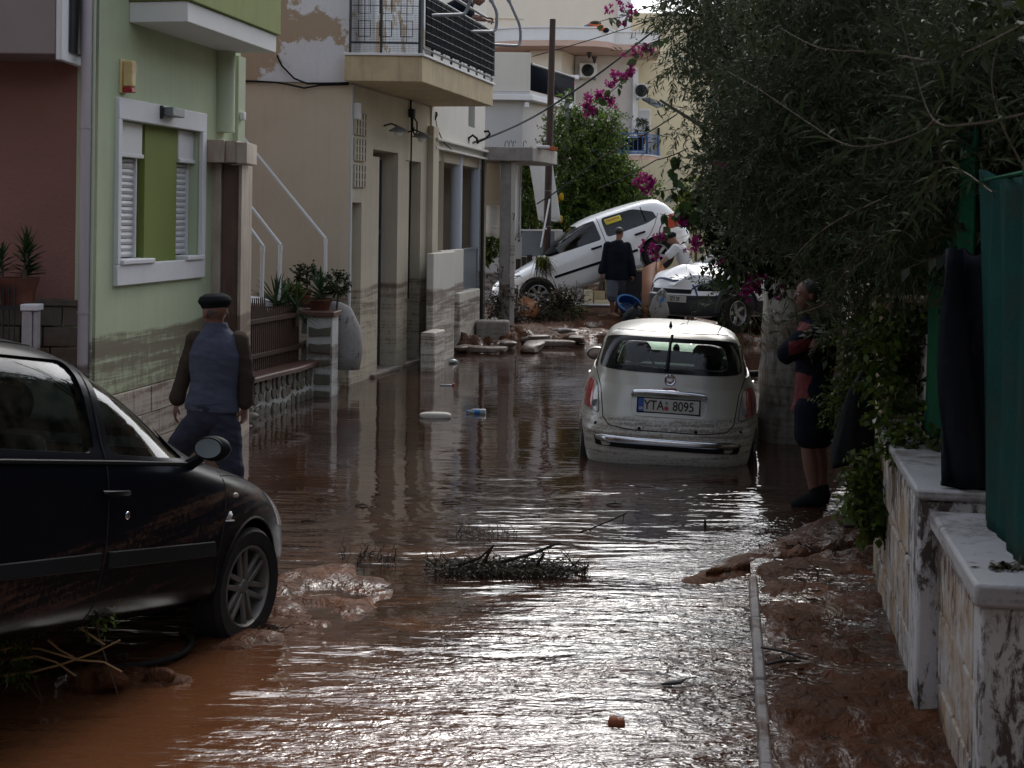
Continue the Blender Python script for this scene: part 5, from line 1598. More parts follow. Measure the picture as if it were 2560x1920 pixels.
# ------------------------------------------------------------------ vegetation
def crown(root, spec, seed, leaf, L, W, k=7, tl=0.3, name='crown', twm='twig', droop=0.15, spread=0.8, r=0.003, curve=0.25):
    """spec: list of (center, radii, count)"""
    rng = np.random.default_rng(seed)
    S, D = [], []
    for c, rad, n in spec:
        # shoots radiate from branch ends, which leaves gaps and clumps
        m = max(3, n // 9)
        d0 = unit(rng.normal(size=(m, 3)))
        cc = np.array(c) + d0 * (rng.uniform(0.05, 1, (m, 1)) ** 0.5) * np.array(rad)
        pick = rng.integers(0, m, n)
        d = unit(d0[pick] * 0.5 + rng.normal(size=(n, 3)) * 0.8 + np.array([0, 0, 0.05]))
        S.append(cc[pick] + d * tl * rng.uniform(0, 0.45, (n, 1)))
        D.append(d)
    S, D = np.concatenate(S), np.concatenate(D)
    v, f, v1, f1 = twig_cloud(S, D, tl * rng.uniform(0.6, 1.4, len(S)), k, L, W, rng, droop, spread, r, curve)
    o = link(np_mesh(name, v, f, M[leaf]), name, root); o['kind'] = 'stuff'
    o = link(np_mesh('twigs', v1, f1, M[twm]), 'twigs', root); o['kind'] = 'stuff'

def branch(mb, pts, r0, r1, seg=7):
    n = len(pts)
    mb.tube(pts, [r0 + (r1 - r0) * i / (n - 1) for i in range(n)], seg)

def wander(a, b, n, amp, seed):
    r = random.Random(seed)
    a, b = Vector(a), Vector(b)
    out = [a]
    for i in range(1, n):
        t = i / n
        out.append(a.lerp(b, t) + V(r.uniform(-1, 1), r.uniform(-1, 1), r.uniform(-1, 1)) * amp * math.sin(PI * t))
    out.append(b)
    return out

def el(px, py, Y, wpx, hpx, dep, n):
    c = P(px, py, Y)
    return (tuple(c), (wpx * Y / FPX, dep, hpx * Y / FPX), n)

# citrus hedge behind the pole
CT = thing('citrus_tree', 'bushy green citrus tree behind the tilted white car', 'tree', (P(1490, 600, 31).x, 31, 0))
off = -CT.location
def rel(spec, root):
    l = root.location
    return [((c[0] - l.x, c[1] - l.y, c[2] - l.z), r_, n) for c, r_, n in spec]
sp = [el(1420, 400, 31, 60, 90, 0.8, 420), el(1495, 435, 31.3, 80, 105, 1.0, 700), el(1565, 495, 31.3, 60, 65, 0.9, 420), el(1470, 540, 31, 110, 80, 0.9, 700),
      el(1560, 560, 31, 90, 70, 0.9, 420), el(1345, 480, 31.5, 30, 110, 0.5, 170), el(1600, 570, 31, 50, 50, .8, 160),
      el(1436, 300, 31, 16, 55, 0.25, 80), el(1468, 320, 31.2, 20, 45, 0.25, 80), el(1520, 310, 31.3, 24, 55, 0.3, 110), el(1552, 400, 31.3, 22, 45, 0.3, 90), el(1397, 330, 31, 14, 60, 0.2, 70), el(1490, 360, 31.2, 40, 40, 0.4, 160), el(1395, 520, 31, 50, 60, .6, 200)]
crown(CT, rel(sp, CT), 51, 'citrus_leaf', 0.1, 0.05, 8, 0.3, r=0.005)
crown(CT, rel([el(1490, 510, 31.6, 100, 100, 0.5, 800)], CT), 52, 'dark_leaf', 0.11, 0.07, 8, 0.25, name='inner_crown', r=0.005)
mb = MB()
for k in range(5):
    branch(mb, wander((0.1 * k - .2, 0, 0), (random.uniform(-.8, .8), random.uniform(-.2, .3), 3.0), 5, 0.15, k), 0.05, 0.015)
mb.build('trunk', M['bark'], CT)
for i, (px_, py_) in enumerate(((1333, 540), (1392, 500), (1404, 492), (1402, 548))):
    q = P(px_, py_, 30.0) - CT.location
    MB().ell(q, (0.05, 0.05, 0.09), 8, 6).build('fruit' if i % 2 else 'yellow_leaf', M['yellow_leaf'], CT)
IV = thing('creeper', 'dark ivy creeper climbing between gate pillar and pole', 'creeper', (P(1315, 600, 29.5).x, 29.5, 0))
crown(IV, rel([el(1315, 480, 29.5, 22, 90, 0.2, 260), el(1310, 560, 29.5, 24, 40, 0.2, 140), el(1225, 610, 26, 25, 22, 0.2, 160)], IV), 53, 'ivy_leaf', 0.09, 0.06, 7, 0.2, name='foliage', r=0.004)
MB().tube([(0, 0, 0), (0.05, 0, 1.5), (0, 0, 3.4)], [0.03, 0.02, 0.01], 6).build('stem', M['bark'], IV)
HG = thing('hedge', 'yellow green hedge with a few magenta flowers right of the cream house', 'hedge', (P(1740, 600, 34).x, 34, 0))
crown(HG, rel([el(1745, 520, 34, 45, 55, 0.6, 380), el(1800, 560, 34, 60, 50, 0.8, 300)], HG), 54, 'lime_leaf', 0.1, 0.06, 7, 0.28, name='foliage', r=0.004)
MB().tube([(0, 0, 0), (0, 0, 2)], [0.05, 0.02], 6).build('stem', M['bark'], HG)
for k_i, (px_, py_, lab) in enumerate(((1534, 340, 'small potted conifer on the left of the blue balcony'), (1585, 318, 'small potted conifer in front of the balcony door'))):
    q = P(px_ + 20, py_, YA + 0.9)
    t = thing('potted_conifer', lab, 'potted plant', q)
    crown(t, [((0, 0, 0), (0.16, 0.14, 0.24), 110)], 60 + k_i, 'dark_leaf', 0.07, 0.025, 6, 0.1, name='foliage')
    MB().lathe([(0.0, -0.5), (0.1, -0.5), (0.14, -0.22), (0, -0.22)], 12).build('pot', M['dark_terracotta'], t)

# big whitewashed tree on the right
TR = thing('street_tree', 'thick whitewashed tree trunk with mud rings beside the parked silver car', 'tree', (P(1995, 1090, 13.5).x, 13.5, 0))
prof = []
rt = 100 * 13.5 / FPX
mb = MB()
nrg, nsg = 30, 40
vs = []
rr_ = np.random.default_rng(5)
for i in range(nrg):
    z = -0.35 + i * 0.125
    rad = rt * (1.0 + 0.10 * math.exp(-(z + 0.1) / 0.25)) * (1 - 0.03 * max(0, z - 0.6)) * (0.985 + 0.03 * math.sin(z * 13) * (1 if z < 1.05 else 0.2))
    for j in range(nsg):
        a = 2 * PI * j / nsg
        q = rad * (1 + 0.035 * math.sin(3 * a + 1) + 0.02 * math.sin(7 * a + z * 2))
        vs.append((q * math.cos(a) + 0.015 * max(0, z), q * math.sin(a), z))
mb.add(vs, [(i * nsg + j, i * nsg + (j + 1) % nsg, (i + 1) * nsg + (j + 1) % nsg, (i + 1) * nsg + j) for i in range(nrg - 1) for j in range(nsg)])
mb.build('trunk', M['bark_white'], TR)
top = (0.1, 0, 3.2)
mb = MB()
TG = [(-1.2, -0.6, 5.6), (0.6, -1.6, 5.8), (1.6, 0.5, 5.4), (-0.5, 1.4, 6.0), (2.6, -1.5, 4.9), (0.3, -3.0, 5.0)]
for k, t_ in enumerate(TG):
    branch(mb, wander(top, t_, 6, 0.2, 70 + k), 0.16, 0.04)
mb.build('limbs', M['bark'], TR)
sp = [el(1980, 120, 13.5, 170, 170, 1.4, 1300), el(2120, 150, 13, 200, 180, 1.3, 1500), el(2080, 330, 12.5, 170, 140, 1.0, 1300), el(1985, 340, 13, 100, 120, 1.0, 650), el(2250, 300, 11.5, 200, 200, 1.0, 1500), el(1890, 230, 14, 60, 110, 0.8, 150), el(2450, 150, 10.5, 260, 220, 1.2, 1500), el(2060, 480, 12.5, 170, 80, 0.8, 800)]
crown(TR, rel(sp, TR), 71, 'dark_leaf', 0.125, 0.06, 8, 0.36, r=0.004)

# olive tree leaning over the wall: fine grey leaves, nearer
OT = thing('olive_tree', 'large dark olive tree overhanging the wall and the street on the right', 'tree', (3.3, 9.0, 0))
mb = MB()
branch(mb, wander((0, 0, -0.1), (-0.3, -0.2, 1.9), 5, 0.08, 1), 0.15, 0.1, 10)
mb.build('trunk', M['bark'], OT)
mb = MB()
OB = [P(1700, 120, 9.5), P(1850, 330, 8.5), P(1780, 470, 9.0), P(2000, 560, 8.5), P(2150, 200, 7.5), P(2350, 400, 6.8), P(1650, 250, 10.0), P(2050, 60, 8.5), P(2420, 90, 6.5), P(1900, 620, 9.2)]
for k, q in enumerate(OB):
    branch(mb, wander((-0.3, -0.2, 1.85), q - OT.location, 7, 0.16, 80 + k), 0.06, 0.008)
mb.build('limbs', M['bark'], OT)
sp = [el(1720, 90, 9.6, 90, 110, 0.5, 120), el(1820, 180, 9.0, 80, 120, 0.6, 130), el(1700, 290, 9.6, 45, 80, 0.3, 40), el(1880, 400, 8.8, 80, 110, 0.6, 190), el(1960, 330, 8.4, 150, 160, 0.7, 750), el(1960, 520, 8.8, 110, 80, 0.5, 360),
      el(2080, 140, 8.0, 180, 160, 0.7, 800), el(2120, 420, 7.8, 160, 160, 0.7, 850), el(2160, 590, 8.2, 130, 80, 0.5, 460), el(2280, 250, 7.2, 190, 200, 0.7, 850), el(2300, 540, 6.9, 150, 140, 0.5, 700), el(2450, 220, 6.4, 180, 200, 0.6, 800), el(2440, 420, 6.3, 130, 90, 0.4, 400),
      el(2190, 700, 8.2, 60, 70, 0.3, 120), el(1830, 600, 9.2, 50, 50, 0.3, 40), el(1850, 740, 9.4, 50, 50, 0.3, 24), el(2130, 800, 9.0, 40, 40, 0.2, 16), el(2250, -60, 7.6, 500, 110, 1.0, 1500), el(1790, 20, 9.2, 150, 60, 0.5, 330)]
crown(OT, rel(sp, OT), 81, 'olive_leaf', 0.055, 0.0125, 11, 0.24, r=0.0018, twm='bark')

# garden shrubs filling the dark behind the nets
SH = thing('garden_shrub', 'dense dark shrub filling the garden behind the shade nets', 'shrub', (3.4, 10.5, 0))
sp = [((3.2, 9.8, 1.6), (0.9, 0.8, 1.6), 1200), ((4.0, 11.2, 1.9), (1.2, 1.0, 1.8), 1200), ((3.0, 8.4, 1.8), (0.45, 0.9, 1.5), 900), ((2.7, 7.2, 1.9), (0.35, 0.8, 1.3), 700), ((3.7, 12.6, 2.2), (0.9, .8, 1.6), 900), ((2.5, 6.0, 2.3), (0.45, 0.8, 0.9), 500)]
crown(SH, rel(sp, SH), 91, 'dark_leaf', 0.075, 0.045, 8, 0.25, r=0.003)
MB().tube([(0, 0, 0), (0.1, 0, 1.5)], [0.06, 0.03], 7).build('stem', M['bark'], SH)

# near olive sprays, close to the lens
NO = thing('olive_branch', 'arching olive branch with long grey leaves close to the lens at upper right', 'branch', P(2330, 330, 2.6))
mb = MB()
rng = np.random.default_rng(17)
LV, LFc, TV, TF = [], [], [], []
lo_, to_ = 0, 0
def spray(pts, Y0, Y1, L, W, n, r0=0.0018):
    L = L * 1.35; n = int(n * 1.3)
    """one arching shoot given by photo points"""
    global lo_, to_
    m_ = len(pts)
    W3 = [P(p_[0], p_[1], Y0 + (Y1 - Y0) * i / (m_ - 1)) - NO.location for i, p_ in enumerate(pts)]
    out = []
    for i in range(m_ - 1):
        for k in range(6):
            t = k / 6
            p0 = W3[max(i - 1, 0)]; p1 = W3[i]; p2 = W3[i + 1]; p3 = W3[min(i + 2, m_ - 1)]
            out.append(0.5 * ((2 * p1) + (p2 - p0) * t + (2 * p0 - 5 * p1 + 4 * p2 - p3) * t * t + (3 * p1 - p0 - 3 * p2 + p3) * t ** 3))
    out.append(W3[-1])
    branch(mb, out, r0, r0 * 0.3, 6)
    bs, ds = [], []
    N = len(out)
    for k in range(n):
        t = k / n * (N - 1)
        i = int(t); q = out[i].lerp(out[min(i + 1, N - 1)], t - i)
        ax = (out[min(i + 1, N - 1)] - out[max(i - 1, 0)]).normalized()
        for sgn in (1, -1):
            s_ = ax.cross(V(rng.normal() * .5, rng.normal() * .5, rng.normal() * .5) + V(0, 1, 0)).normalized() * sgn
            bs.append(q); ds.append((ax * 0.6 + s_ * 0.8 + V(0, 0, -0.1)).normalized())
    bs = np.array([tuple(x) for x in bs]); ds = np.array([tuple(x) for x in ds])
    v, f = leaves_np(bs, ds, L * rng.uniform(0.7, 1.15, len(bs)), W * rng.uniform(0.8, 1.1, len(bs)), rng)
    LV.append(v); LFc.append(f + lo_); lo_ += len(v)
spray([(2560, 285), (2430, 310), (2335, 300), (2285, 170), (2240, 0)], 2.3, 2.8, 0.05, 0.009, 12)
spray([(2335, 300), (2300, 330), (2200, 362), (2110, 360), (2010, 300), (1900, 225), (1820, 180)], 2.6, 3.4, 0.06, 0.009, 22)
spray([(2310, 150), (2180, 130), (2050, 120), (1950, 70)], 2.7, 3.2, 0.06, 0.009, 14)
spray([(2560, 60), (2440, 120), (2330, 160)], 2.2, 2.5, 0.055, 0.009, 8)
spray([(2330, 300), (2350, 400), (2300, 520), (2230, 620)], 2.7, 3.3, 0.055, 0.008, 14)
spray([(2560, 420), (2500, 300), (2480, 180), (2520, 40)], 2.4, 2.6, 0.055, 0.009, 10)
spray([(2480, 480), (2360, 420), (2250, 560), (2160, 620)], 3.6, 4.4, 0.05, 0.008, 16)
spray([(2200, 500), (2080, 560), (1990, 640), (1960, 720), (2000, 780)], 4.5, 5.2, 0.05, 0.008, 18, 0.003)
spray([(2150, 620), (2100, 700), (2060, 760), (1990, 790), (1940, 850)], 4.8, 5.4, 0.05, 0.008, 16, 0.003)
mb.build('shoots', M['twig'], NO)
o = link(np_mesh('leaves', np.concatenate(LV), np.concatenate(LFc), M['olive_near']), 'leaves', NO); o['kind'] = 'stuff'

# hanging green vine in front of the man and ivy on the wall
VN = thing('ivy', 'green ivy trailing over the yellowed pier and wall down to the pavement', 'ivy', P(2230, 1000, 7.8))
rng = np.random.default_rng(23)
sp = [el(2245, 830, 7.7, 45, 110, 0.15, 150), el(2220, 940, 7.8, 30, 70, 0.1, 60), el(2215, 1180, 7.6, 50, 60, 0.12, 120), el(2190, 1260, 7.5, 60, 45, 0.12, 110), el(2290, 1090, 7.0, 40, 35, 0.1, 60), el(2240, 1060, 7.5, 25, 80, 0.08, 45), el(2160, 1200, 7.7, 40, 60, 0.12, 60), el(2200, 1310, 7.5, 35, 25, 0.1, 40)]
crown(VN, rel(sp, VN), 93, 'ivy_leaf', 0.05, 0.042, 5, 0.12, name='foliage', droop=0.5, r=0.002)
MB().tube([V(0, 0, 0.6), V(0.02, 0, 0.2), V(-0.03, -0.05, -0.3), V(0, -0.1, -0.62)], 0.006, 5).build('stem', M['bark'], VN)
V2 = thing('hanging_creeper', 'yellow green creeper hanging behind the standing man and above the black bag', 'creeper', P(2110, 900, 9.4))
sp = [el(2155, 900, 9.5, 35, 80, 0.15, 180), el(2112, 1000, 9.6, 30, 60, 0.15, 140), el(2195, 830, 9.3, 45, 80, 0.15, 150), el(2150, 990, 9.4, 30, 60, 0.12, 90)]
crown(V2, rel(sp, V2), 94, 'ivy_leaf', 0.035, 0.025, 7, 0.14, name='foliage', droop=0.4, r=0.002)
MB().tube([V(0.05, 0, 0.6), V(0.02, 0, 0.2), V(-0.03, 0, -0.2), V(-0.05, 0, -0.35)], 0.006, 5).build('stem', M['bark'], V2)

# bougainvillea: arching shoots with single leaves and bracts
BG = thing('bougainvillea', 'bougainvillea sprays with magenta flowers arching out of the dark tree', 'bougainvillea', P(1700, 300, 12))
def heart_leaf_mesh(name, L, W, m_):
    vs = [(0, 0, 0), (L * 0.25, W * 0.42, 0.05 * L), (L * 0.55, W * 0.45, 0.03 * L), (L, 0, -0.06 * L), (L * 0.55, -W * 0.45, 0.03 * L), (L * 0.25, -W * 0.42, 0.05 * L), (L * 0.5, 0, -0.03 * L)]
    return MB().add(vs, [(0, 1, 6), (1, 2, 6), (2, 3, 6), (3, 4, 6), (4, 5, 6), (5, 0, 6)]).mesh(name, M[m_], smooth=True, angle=180, fix=False)
lm1 = heart_leaf_mesh('leaf', 0.085, 0.062, 'boug_leaf')
def flower_mesh(seed):
    r = random.Random(seed)
    mb_ = MB()
    for k in range(9):
        c = V(r.uniform(-1, 1), r.uniform(-1, 1), r.uniform(-1, 1)) * 0.028
        d = V(r.uniform(-1, 1), r.uniform(-1, 1), r.uniform(-.6, 1)).normalized()
        s_ = d.orthogonal().normalized(); s2 = d.cross(s_)
        for j in range(3):
            a = 2 * PI * j / 3
            e = (s_ * math.cos(a) + s2 * math.sin(a))
            sd_ = d.cross(e)
            mb_.add([c, c + e * 0.012 + d * 0.014 + sd_ * 0.013, c + e * 0.022 + d * 0.032, c + e * 0.012 + d * 0.014 - sd_ * 0.013], [(0, 1, 2, 3)])
    return mb_.mesh('flower', M['boug_flower'], smooth=False, fix=False)
fms = [flower_mesh(s_) for s_ in range(4)]
stems = MB()
def bshoot(pts, Y, nleaf, flowers, lsz=1.0):
    W3 = [P(p_[0], p_[1], Y) - BG.location for p_ in pts]
    branch(stems, W3, 0.006, 0.003, 5)
    m_ = len(W3)
    for k in range(nleaf):
        t = (k + random.random()) / nleaf * (m_ - 1)
        i = min(int(t), m_ - 2)
        q = W3[i].lerp(W3[i + 1], t - i)
        o_ = link(lm1, 'leaf', BG)
        o_.location = q + V(random.uniform(-.03, .03), random.uniform(-.03, .03), random.uniform(-.03, .02))
        o_.rotation_euler = (random.uniform(-.8, .8) + PI / 2 * random.choice((0, 1)), random.uniform(0.2, 1.5), random.uniform(0, 2 * PI))
        s_ = lsz * random.uniform(0.75, 1.25); o_.scale = (s_, s_, s_)
    for (fx_, fy_, sc_) in flowers:
        o_ = link(random.choice(fms), 'flower', BG)
        o_.location = P(fx_, fy_, Y - 0.03) - BG.location
        o_.rotation_euler = (random.uniform(0, 6), random.uniform(0, 6), random.uniform(0, 6))
        s_ = sc_ * random.uniform(0.7, 0.95); o_.scale = (s_, s_, s_)
Yb = 12.0
bshoot([(1760, -20), (1660, 5), (1600, 25), (1555, 42), (1520, 48), (1495, 55)], Yb, 16, [(1521, 22, 1.2), (1552, 6, 1.0), (1556, 22, .8), (1578, 30, 1.2), (1575, 14, .7), (1559, 59, 0.8), (1545, 52, .4)])
bshoot([(1760, 60), (1680, 90), (1620, 110), (1595, 140), (1570, 180), (1545, 215), (1520, 235), (1500, 250)], Yb, 26,
       [(1612, 116, 1.1), (1590, 127, 1.2), (1628, 124, 1.0), (1558, 138, .8), (1577, 175, 1.2), (1576, 185, 1.0), (1548, 190, 1.2), (1560, 192, 1.1), (1534, 188, 1.1), (1520, 210, 1.1), (1530, 216, 1.1), (1538, 205, 1.0), (1502, 233, 1.2), (1515, 249, 1.1), (1530, 254, 1.3), (1468, 243, 1.2), (1470, 258, 1.2), (1461, 265, 1.1), (1480, 275, 1.0), (1471, 285, .9), (1486, 282, .7), (1493, 237, .9)])
bshoot([(1500, 250), (1490, 262), (1478, 268), (1466, 262)], Yb, 6, [])
bshoot([(1800, 330), (1740, 420), (1690, 470), (1650, 480), (1610, 470)], Yb, 18, [(1602, 448, 1.4), (1620, 440, 1.1), (1622, 462, 1.4), (1604, 468, 1.2), (1632, 450, 1.0), (1590, 455, .9), (1618, 478, 1.0)])
bshoot([(1830, 540), (1760, 560), (1710, 545), (1675, 540), (1650, 535)], Yb, 16, [(1708, 560, 1.3), (1700, 552, 1.1), (1738, 612, 1.3), (1742, 600, 1.1), (1658, 588, .8), (1640, 590, .8), (1650, 600, .9), (1610, 605, .7), (1604, 622, .8), (1712, 626, .7), (1625, 630, .7), (1640, 640, .9)])

bshoot([(1662, 545), (1650, 570), (1645, 600), (1640, 625)], Yb, 7, [(1640, 618, .9), (1628, 612, .8)])
bshoot([(1900, 640), (1860, 680), (1820, 700), (1790, 690)], Yb, 24, [(1876, 715, 2.2), (1868, 730, 1.8), (1888, 700, 1.6), (1952, 712, 1.2), (1948, 740, 1.2), (1800, 655, 1.0), (1880, 690, 1.5), (1905, 700, 1.2), (1962, 700, 1.0)], 1.1)
bshoot([(1800, 420), (1760, 500), (1730, 540), (1700, 530)], Yb, 30, [(1795, 410, 1.2), (1810, 480, 1.0), (1840, 530, 1.0)], 1.3)
bshoot([(1700, 380), (1680, 430), (1700, 500), (1720, 560)], Yb, 30, [], 1.3)
stems.build('stems', M['twig'], BG)
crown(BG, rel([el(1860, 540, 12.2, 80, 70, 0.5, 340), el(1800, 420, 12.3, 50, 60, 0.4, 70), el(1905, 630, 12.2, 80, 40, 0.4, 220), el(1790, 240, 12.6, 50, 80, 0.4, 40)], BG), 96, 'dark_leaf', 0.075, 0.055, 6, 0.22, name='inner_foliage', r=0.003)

# ------------------------------------------------------------------ unseen houses and tree added around the camera to block sky light
def plain_house(name, label, x0, x1, y0, y1, h, m, face, nw=5, nf=2, seed=0):
    """a street house; face: 'E','W','N' side that carries windows"""
    t = thing(name, label, 'house', (0, 0, 0))
    MB().box(x0, x1, y0, y1, -0.2, h).build('walls', M[m], t, bev=.02)
    MB().box(x0 - .25, x1 + .25, y0 - .25, y1 + .25, h + .002, h + .18).build('roof_slab', M['concrete'], t, bev=.02)
    for f_ in range(nf):
        z = 1.0 + f_ * 3.0
        for k in range(nw):
            u = (k + .5) / nw
            if face == 'E':
                y = y0 + (y1 - y0) * u; bx = (x1 + .002, x1 + .04, y - .5, y + .5)
            elif face == 'W':
                y = y0 + (y1 - y0) * u; bx = (x0 - .04, x0 - .002, y - .5, y + .5)
            else:
                x = x0 + (x1 - x0) * u; bx = (x - .5, x + .5, y1 + .002, y1 + .04)
            w_ = MB().box(*bx, z, z + 1.3).build('window', M['window_dark'], t)
            MB().box(bx[0] - .05, bx[1] + .05, bx[2] - .05, bx[3] + .05, z - .08, z - .004).build('sill', M['white_trim'], w_)
    return t
plain_house('street_house', 'unseen brown plastered house added on the left behind the camera to cut sky light', -12, -3.9, -16, 5.5, 7.2, 'brown_slab', 'E', 6)
plain_house('street_house', 'unseen grey house added across the street behind the camera to darken reflections', -12, 9, -30, -18, 9.5, 'concrete', 'N', 6, 3)
plain_house('street_house', 'unseen beige house added on the right behind the camera to cut sky light', 5.2, 14, -16, 2.0, 7.0, 'beige_wall', 'W', 5)  # these three are out of view, added to dim surfaces facing the camera
plain_house('street_house', 'cream garden house behind the olive trees on the right', 7.0, 15, 5.0, 27.0, 6.6, 'cream', 'W', 6)
BT = thing('unseen_tree', 'unseen broad dark tree added on the right beside the camera to block sky light', 'tree', (3.6, 0.5, 0))  # added out of view, its crown keeps sky off the near surfaces
mb = MB(); branch(mb, wander((0, 0, -.2), (-.2, .1, 2.6), 5, .1, 3), .2, .14, 10); mb.build('trunk', M['bark'], BT)
mb = MB()
for k, q in enumerate(((-1.6, .6, 4.4), (1.0, 1.2, 4.6), (.2, -1.6, 4.6), (-.6, 2.2, 4.2))):
    branch(mb, wander((-.2, .1, 2.55), q, 5, .15, 30 + k), .1, .03)
mb.build('limbs', M['bark'], BT)
crown(BT, [((-.4, .4, 4.6), (2.2, 2.2, 1.3), 2600), ((.8, 2.2, 4.2), (1.2, 1.5, 1.0), 900)], 333, 'dark_leaf', .1, .06, 7, .3, r=.004)

# ------------------------------------------------------------------ cars
def pchip(x, y, xi):
    x, y = np.asarray(x, float), np.asarray(y, float)
    h = np.diff(x); d = np.diff(y) / h
    m = np.zeros_like(x)
    for i in range(1, len(x) - 1):
        if d[i - 1] * d[i] > 0:
            w1, w2 = 2 * h[i] + h[i - 1], h[i] + 2 * h[i - 1]
            m[i] = (w1 + w2) / (w1 / d[i - 1] + w2 / d[i])
    m[0], m[-1] = d[0], d[-1]
    k = np.clip(np.searchsorted(x, xi) - 1, 0, len(x) - 2)
    t = (xi - x[k]) / h[k]
    return (y[k] * (1 + 2 * t) * (1 - t) ** 2 + m[k] * h[k] * t * (1 - t) ** 2 + y[k + 1] * t * t * (3 - 2 * t) + m[k + 1] * h[k] * t * t * (t - 1))

def shell(levels, nseg=88, nz=64, zmin=None, zmax=None, inset=0.0, xfmax=None):
    """closed car shape from horizontal slices (z, x_rear, x_front, half_width, exponent_rear, exponent_front)"""
    A = np.array(levels, float)
    z = A[:, 0]
    zs = np.concatenate([np.linspace(z[0], z[-1], nz), z])
    zs = np.unique(np.round(zs, 4))
    if zmin is not None: zs = zs[zs >= zmin]
    if zmax is not None: zs = zs[zs <= zmax]
    xr, xf, w = [pchip(z, A[:, i], zs) for i in (1, 2, 3)]
    er, ef = [np.interp(zs, z, A[:, i]) for i in (4, 5)]
    xr = xr + inset * 1.6; xf = xf - inset * 1.3; w = w - inset
    if xfmax is not None: xf = np.minimum(xf, xfmax)
    vs = []
    for k in range(len(zs)):
        xc = 0.5 * (xr[k] + xf[k])
        for j in range(nseg):
            t = 2 * PI * (j + 0.5) / nseg
            c, s = math.cos(t), math.sin(t)
            # even spacing: blend angle
            e = ef[k] if c > 0 else er[k]
            cx_ = (abs(c) ** (2 / e)) * (1 if c > 0 else -1)
            sy = (abs(s) ** (2 / e)) * (1 if s > 0 else -1)
            a = (xf[k] - xc) if c > 0 else (xc - xr[k])
            vs.append((xc + a * cx_, w[k] * sy, zs[k]))
    n = len(zs)
    fs = [(k * nseg + j, k * nseg + (j + 1) % nseg, (k + 1) * nseg + (j + 1) % nseg, (k + 1) * nseg + j) for k in range(n - 1) for j in range(nseg)]
    vs.append((0.5 * (xr[0] + xf[0]), 0, zs[0])); vs.append((0.5 * (xr[-1] + xf[-1]), 0, zs[-1]))
    b0, b1 = len(vs) - 2, len(vs) - 1
    fs += [((j + 1) % nseg, j, b0) for j in range(nseg)] + [((n - 1) * nseg + j, (n - 1) * nseg + (j + 1) % nseg, b1) for j in range(nseg)]
    return MB().add(vs, fs)

def apply_mods(o):
    dg = bpy.context.evaluated_depsgraph_get()
    me = bpy.data.meshes.new_from_object(o.evaluated_get(dg), preserve_all_data_layers=True, depsgraph=dg)
    old = o.data
    o.modifiers.clear()
    o.data = me
    return o

def boolean(o, cutters, op='DIFFERENCE'):
    objs = []
    for c in cutters:
        co = c.build('cutter', M['gap'], None, smooth=False)
        m = o.modifiers.new('b', 'BOOLEAN')
        m.operation = op; m.solver = 'EXACT'; m.object = co
        objs.append(co)
    bpy.context.view_layer.update()
    apply_mods(o)
    for c in objs:
        bpy.data.objects.remove(c)
    return o

class Skin:
    """ray-casts shapes onto a car shell"""
    def __init__(s, mb):
        s.t = BVHTree.FromPolygons([Vector(v) for v in mb.v], mb.f)
    def hit(s, a, b, plane, sign):
        if plane == 'xz':      # cast along y onto the side `sign`
            r = s.t.ray_cast(V(a, sign * 3, b), V(0, -sign, 0))
        elif plane == 'yz':    # cast along x
            r = s.t.ray_cast(V(sign * 4, a, b), V(-sign, 0, 0))
        else:                  # xy from above
            r = s.t.ray_cast(V(a, b, 4), V(0, 0, -1))
        return r[0], r[1]
    def project(s, pts, plane, sign, off=0.0):
        out = []
        for a, b in pts:
            p, n = s.hit(a, b, plane, sign)
            if p is None:
                out.append(None); continue
            if n.dot(V(0, sign, 0) if plane == 'xz' else (V(sign, 0, 0) if plane == 'yz' else V(0, 0, 1))) < 0: n = -n
            out.append((p + n * off, n))
        return out
    def patch(s, poly, plane, sign, off=0.004, thick=0.012, rings=5, dens=0.05, bulge=0.0):
        """panel with the outline poly lying on the shell"""
        pts = []
        m = len(poly)
        for i in range(m):
            a, b = Vector(poly[i]), Vector(poly[(i + 1) % m])
            k = max(1, int((b - a).length / dens))
            for j in range(k):
                pts.append(a.lerp(b, j / k))
        c = Vector((sum(p.x for p in pts) / len(pts), sum(p.y for p in pts) / len(pts)))
        N = len(pts)
        vs, ns = [], []
        last = None
        for r in range(rings + 1):
            t = 1 - r / rings
            if r == rings:
                row = [c]
            else:
                row = [c + (p - c) * t for p in pts]
            for q in row:
                h = s.project([(q.x, q.y)], plane, sign, off + bulge * (1 - t * t))[0]
                if h is None:
                    h = last if last else (V(0, 0, 0), V(0, 0, 1))
                last = h
                vs.append(h[0]); ns.append(h[1])
        fs = []
        for r in range(rings - 1):
            for j in range(N):
                fs.append((r * N + j, r * N + (j + 1) % N, (r + 1) * N + (j + 1) % N, (r + 1) * N + j))
        cc = rings * N
        for j in range(N):
            fs.append(((rings - 1) * N + j, (rings - 1) * N + (j + 1) % N, cc))
        base = len(vs)
        for j in range(N):
            vs.append(vs[j] - ns[j] * thick)
        for j in range(N):
            fs.append((j, base + j, base + (j + 1) % N, (j + 1) % N))
        return MB().add(vs, fs)
    def line(s, pts, plane, sign, r=0.004, off=0.0, dens=0.04, closed=False, flat=1.0):
        P2 = [Vector(p) for p in pts]
        if closed: P2.append(P2[0])
        q = []
        for i in range(len(P2) - 1):
            k = max(1, int((P2[i + 1] - P2[i]).length / dens))
            for j in range(k):
                q.append(P2[i].lerp(P2[i + 1], j / k))
        q.append(P2[-1])
        h = [x for x in s.project([(a.x, a.y) for a in q], plane, sign, off) if x]
        return MB().tube([x[0] for x in h], r, 5)

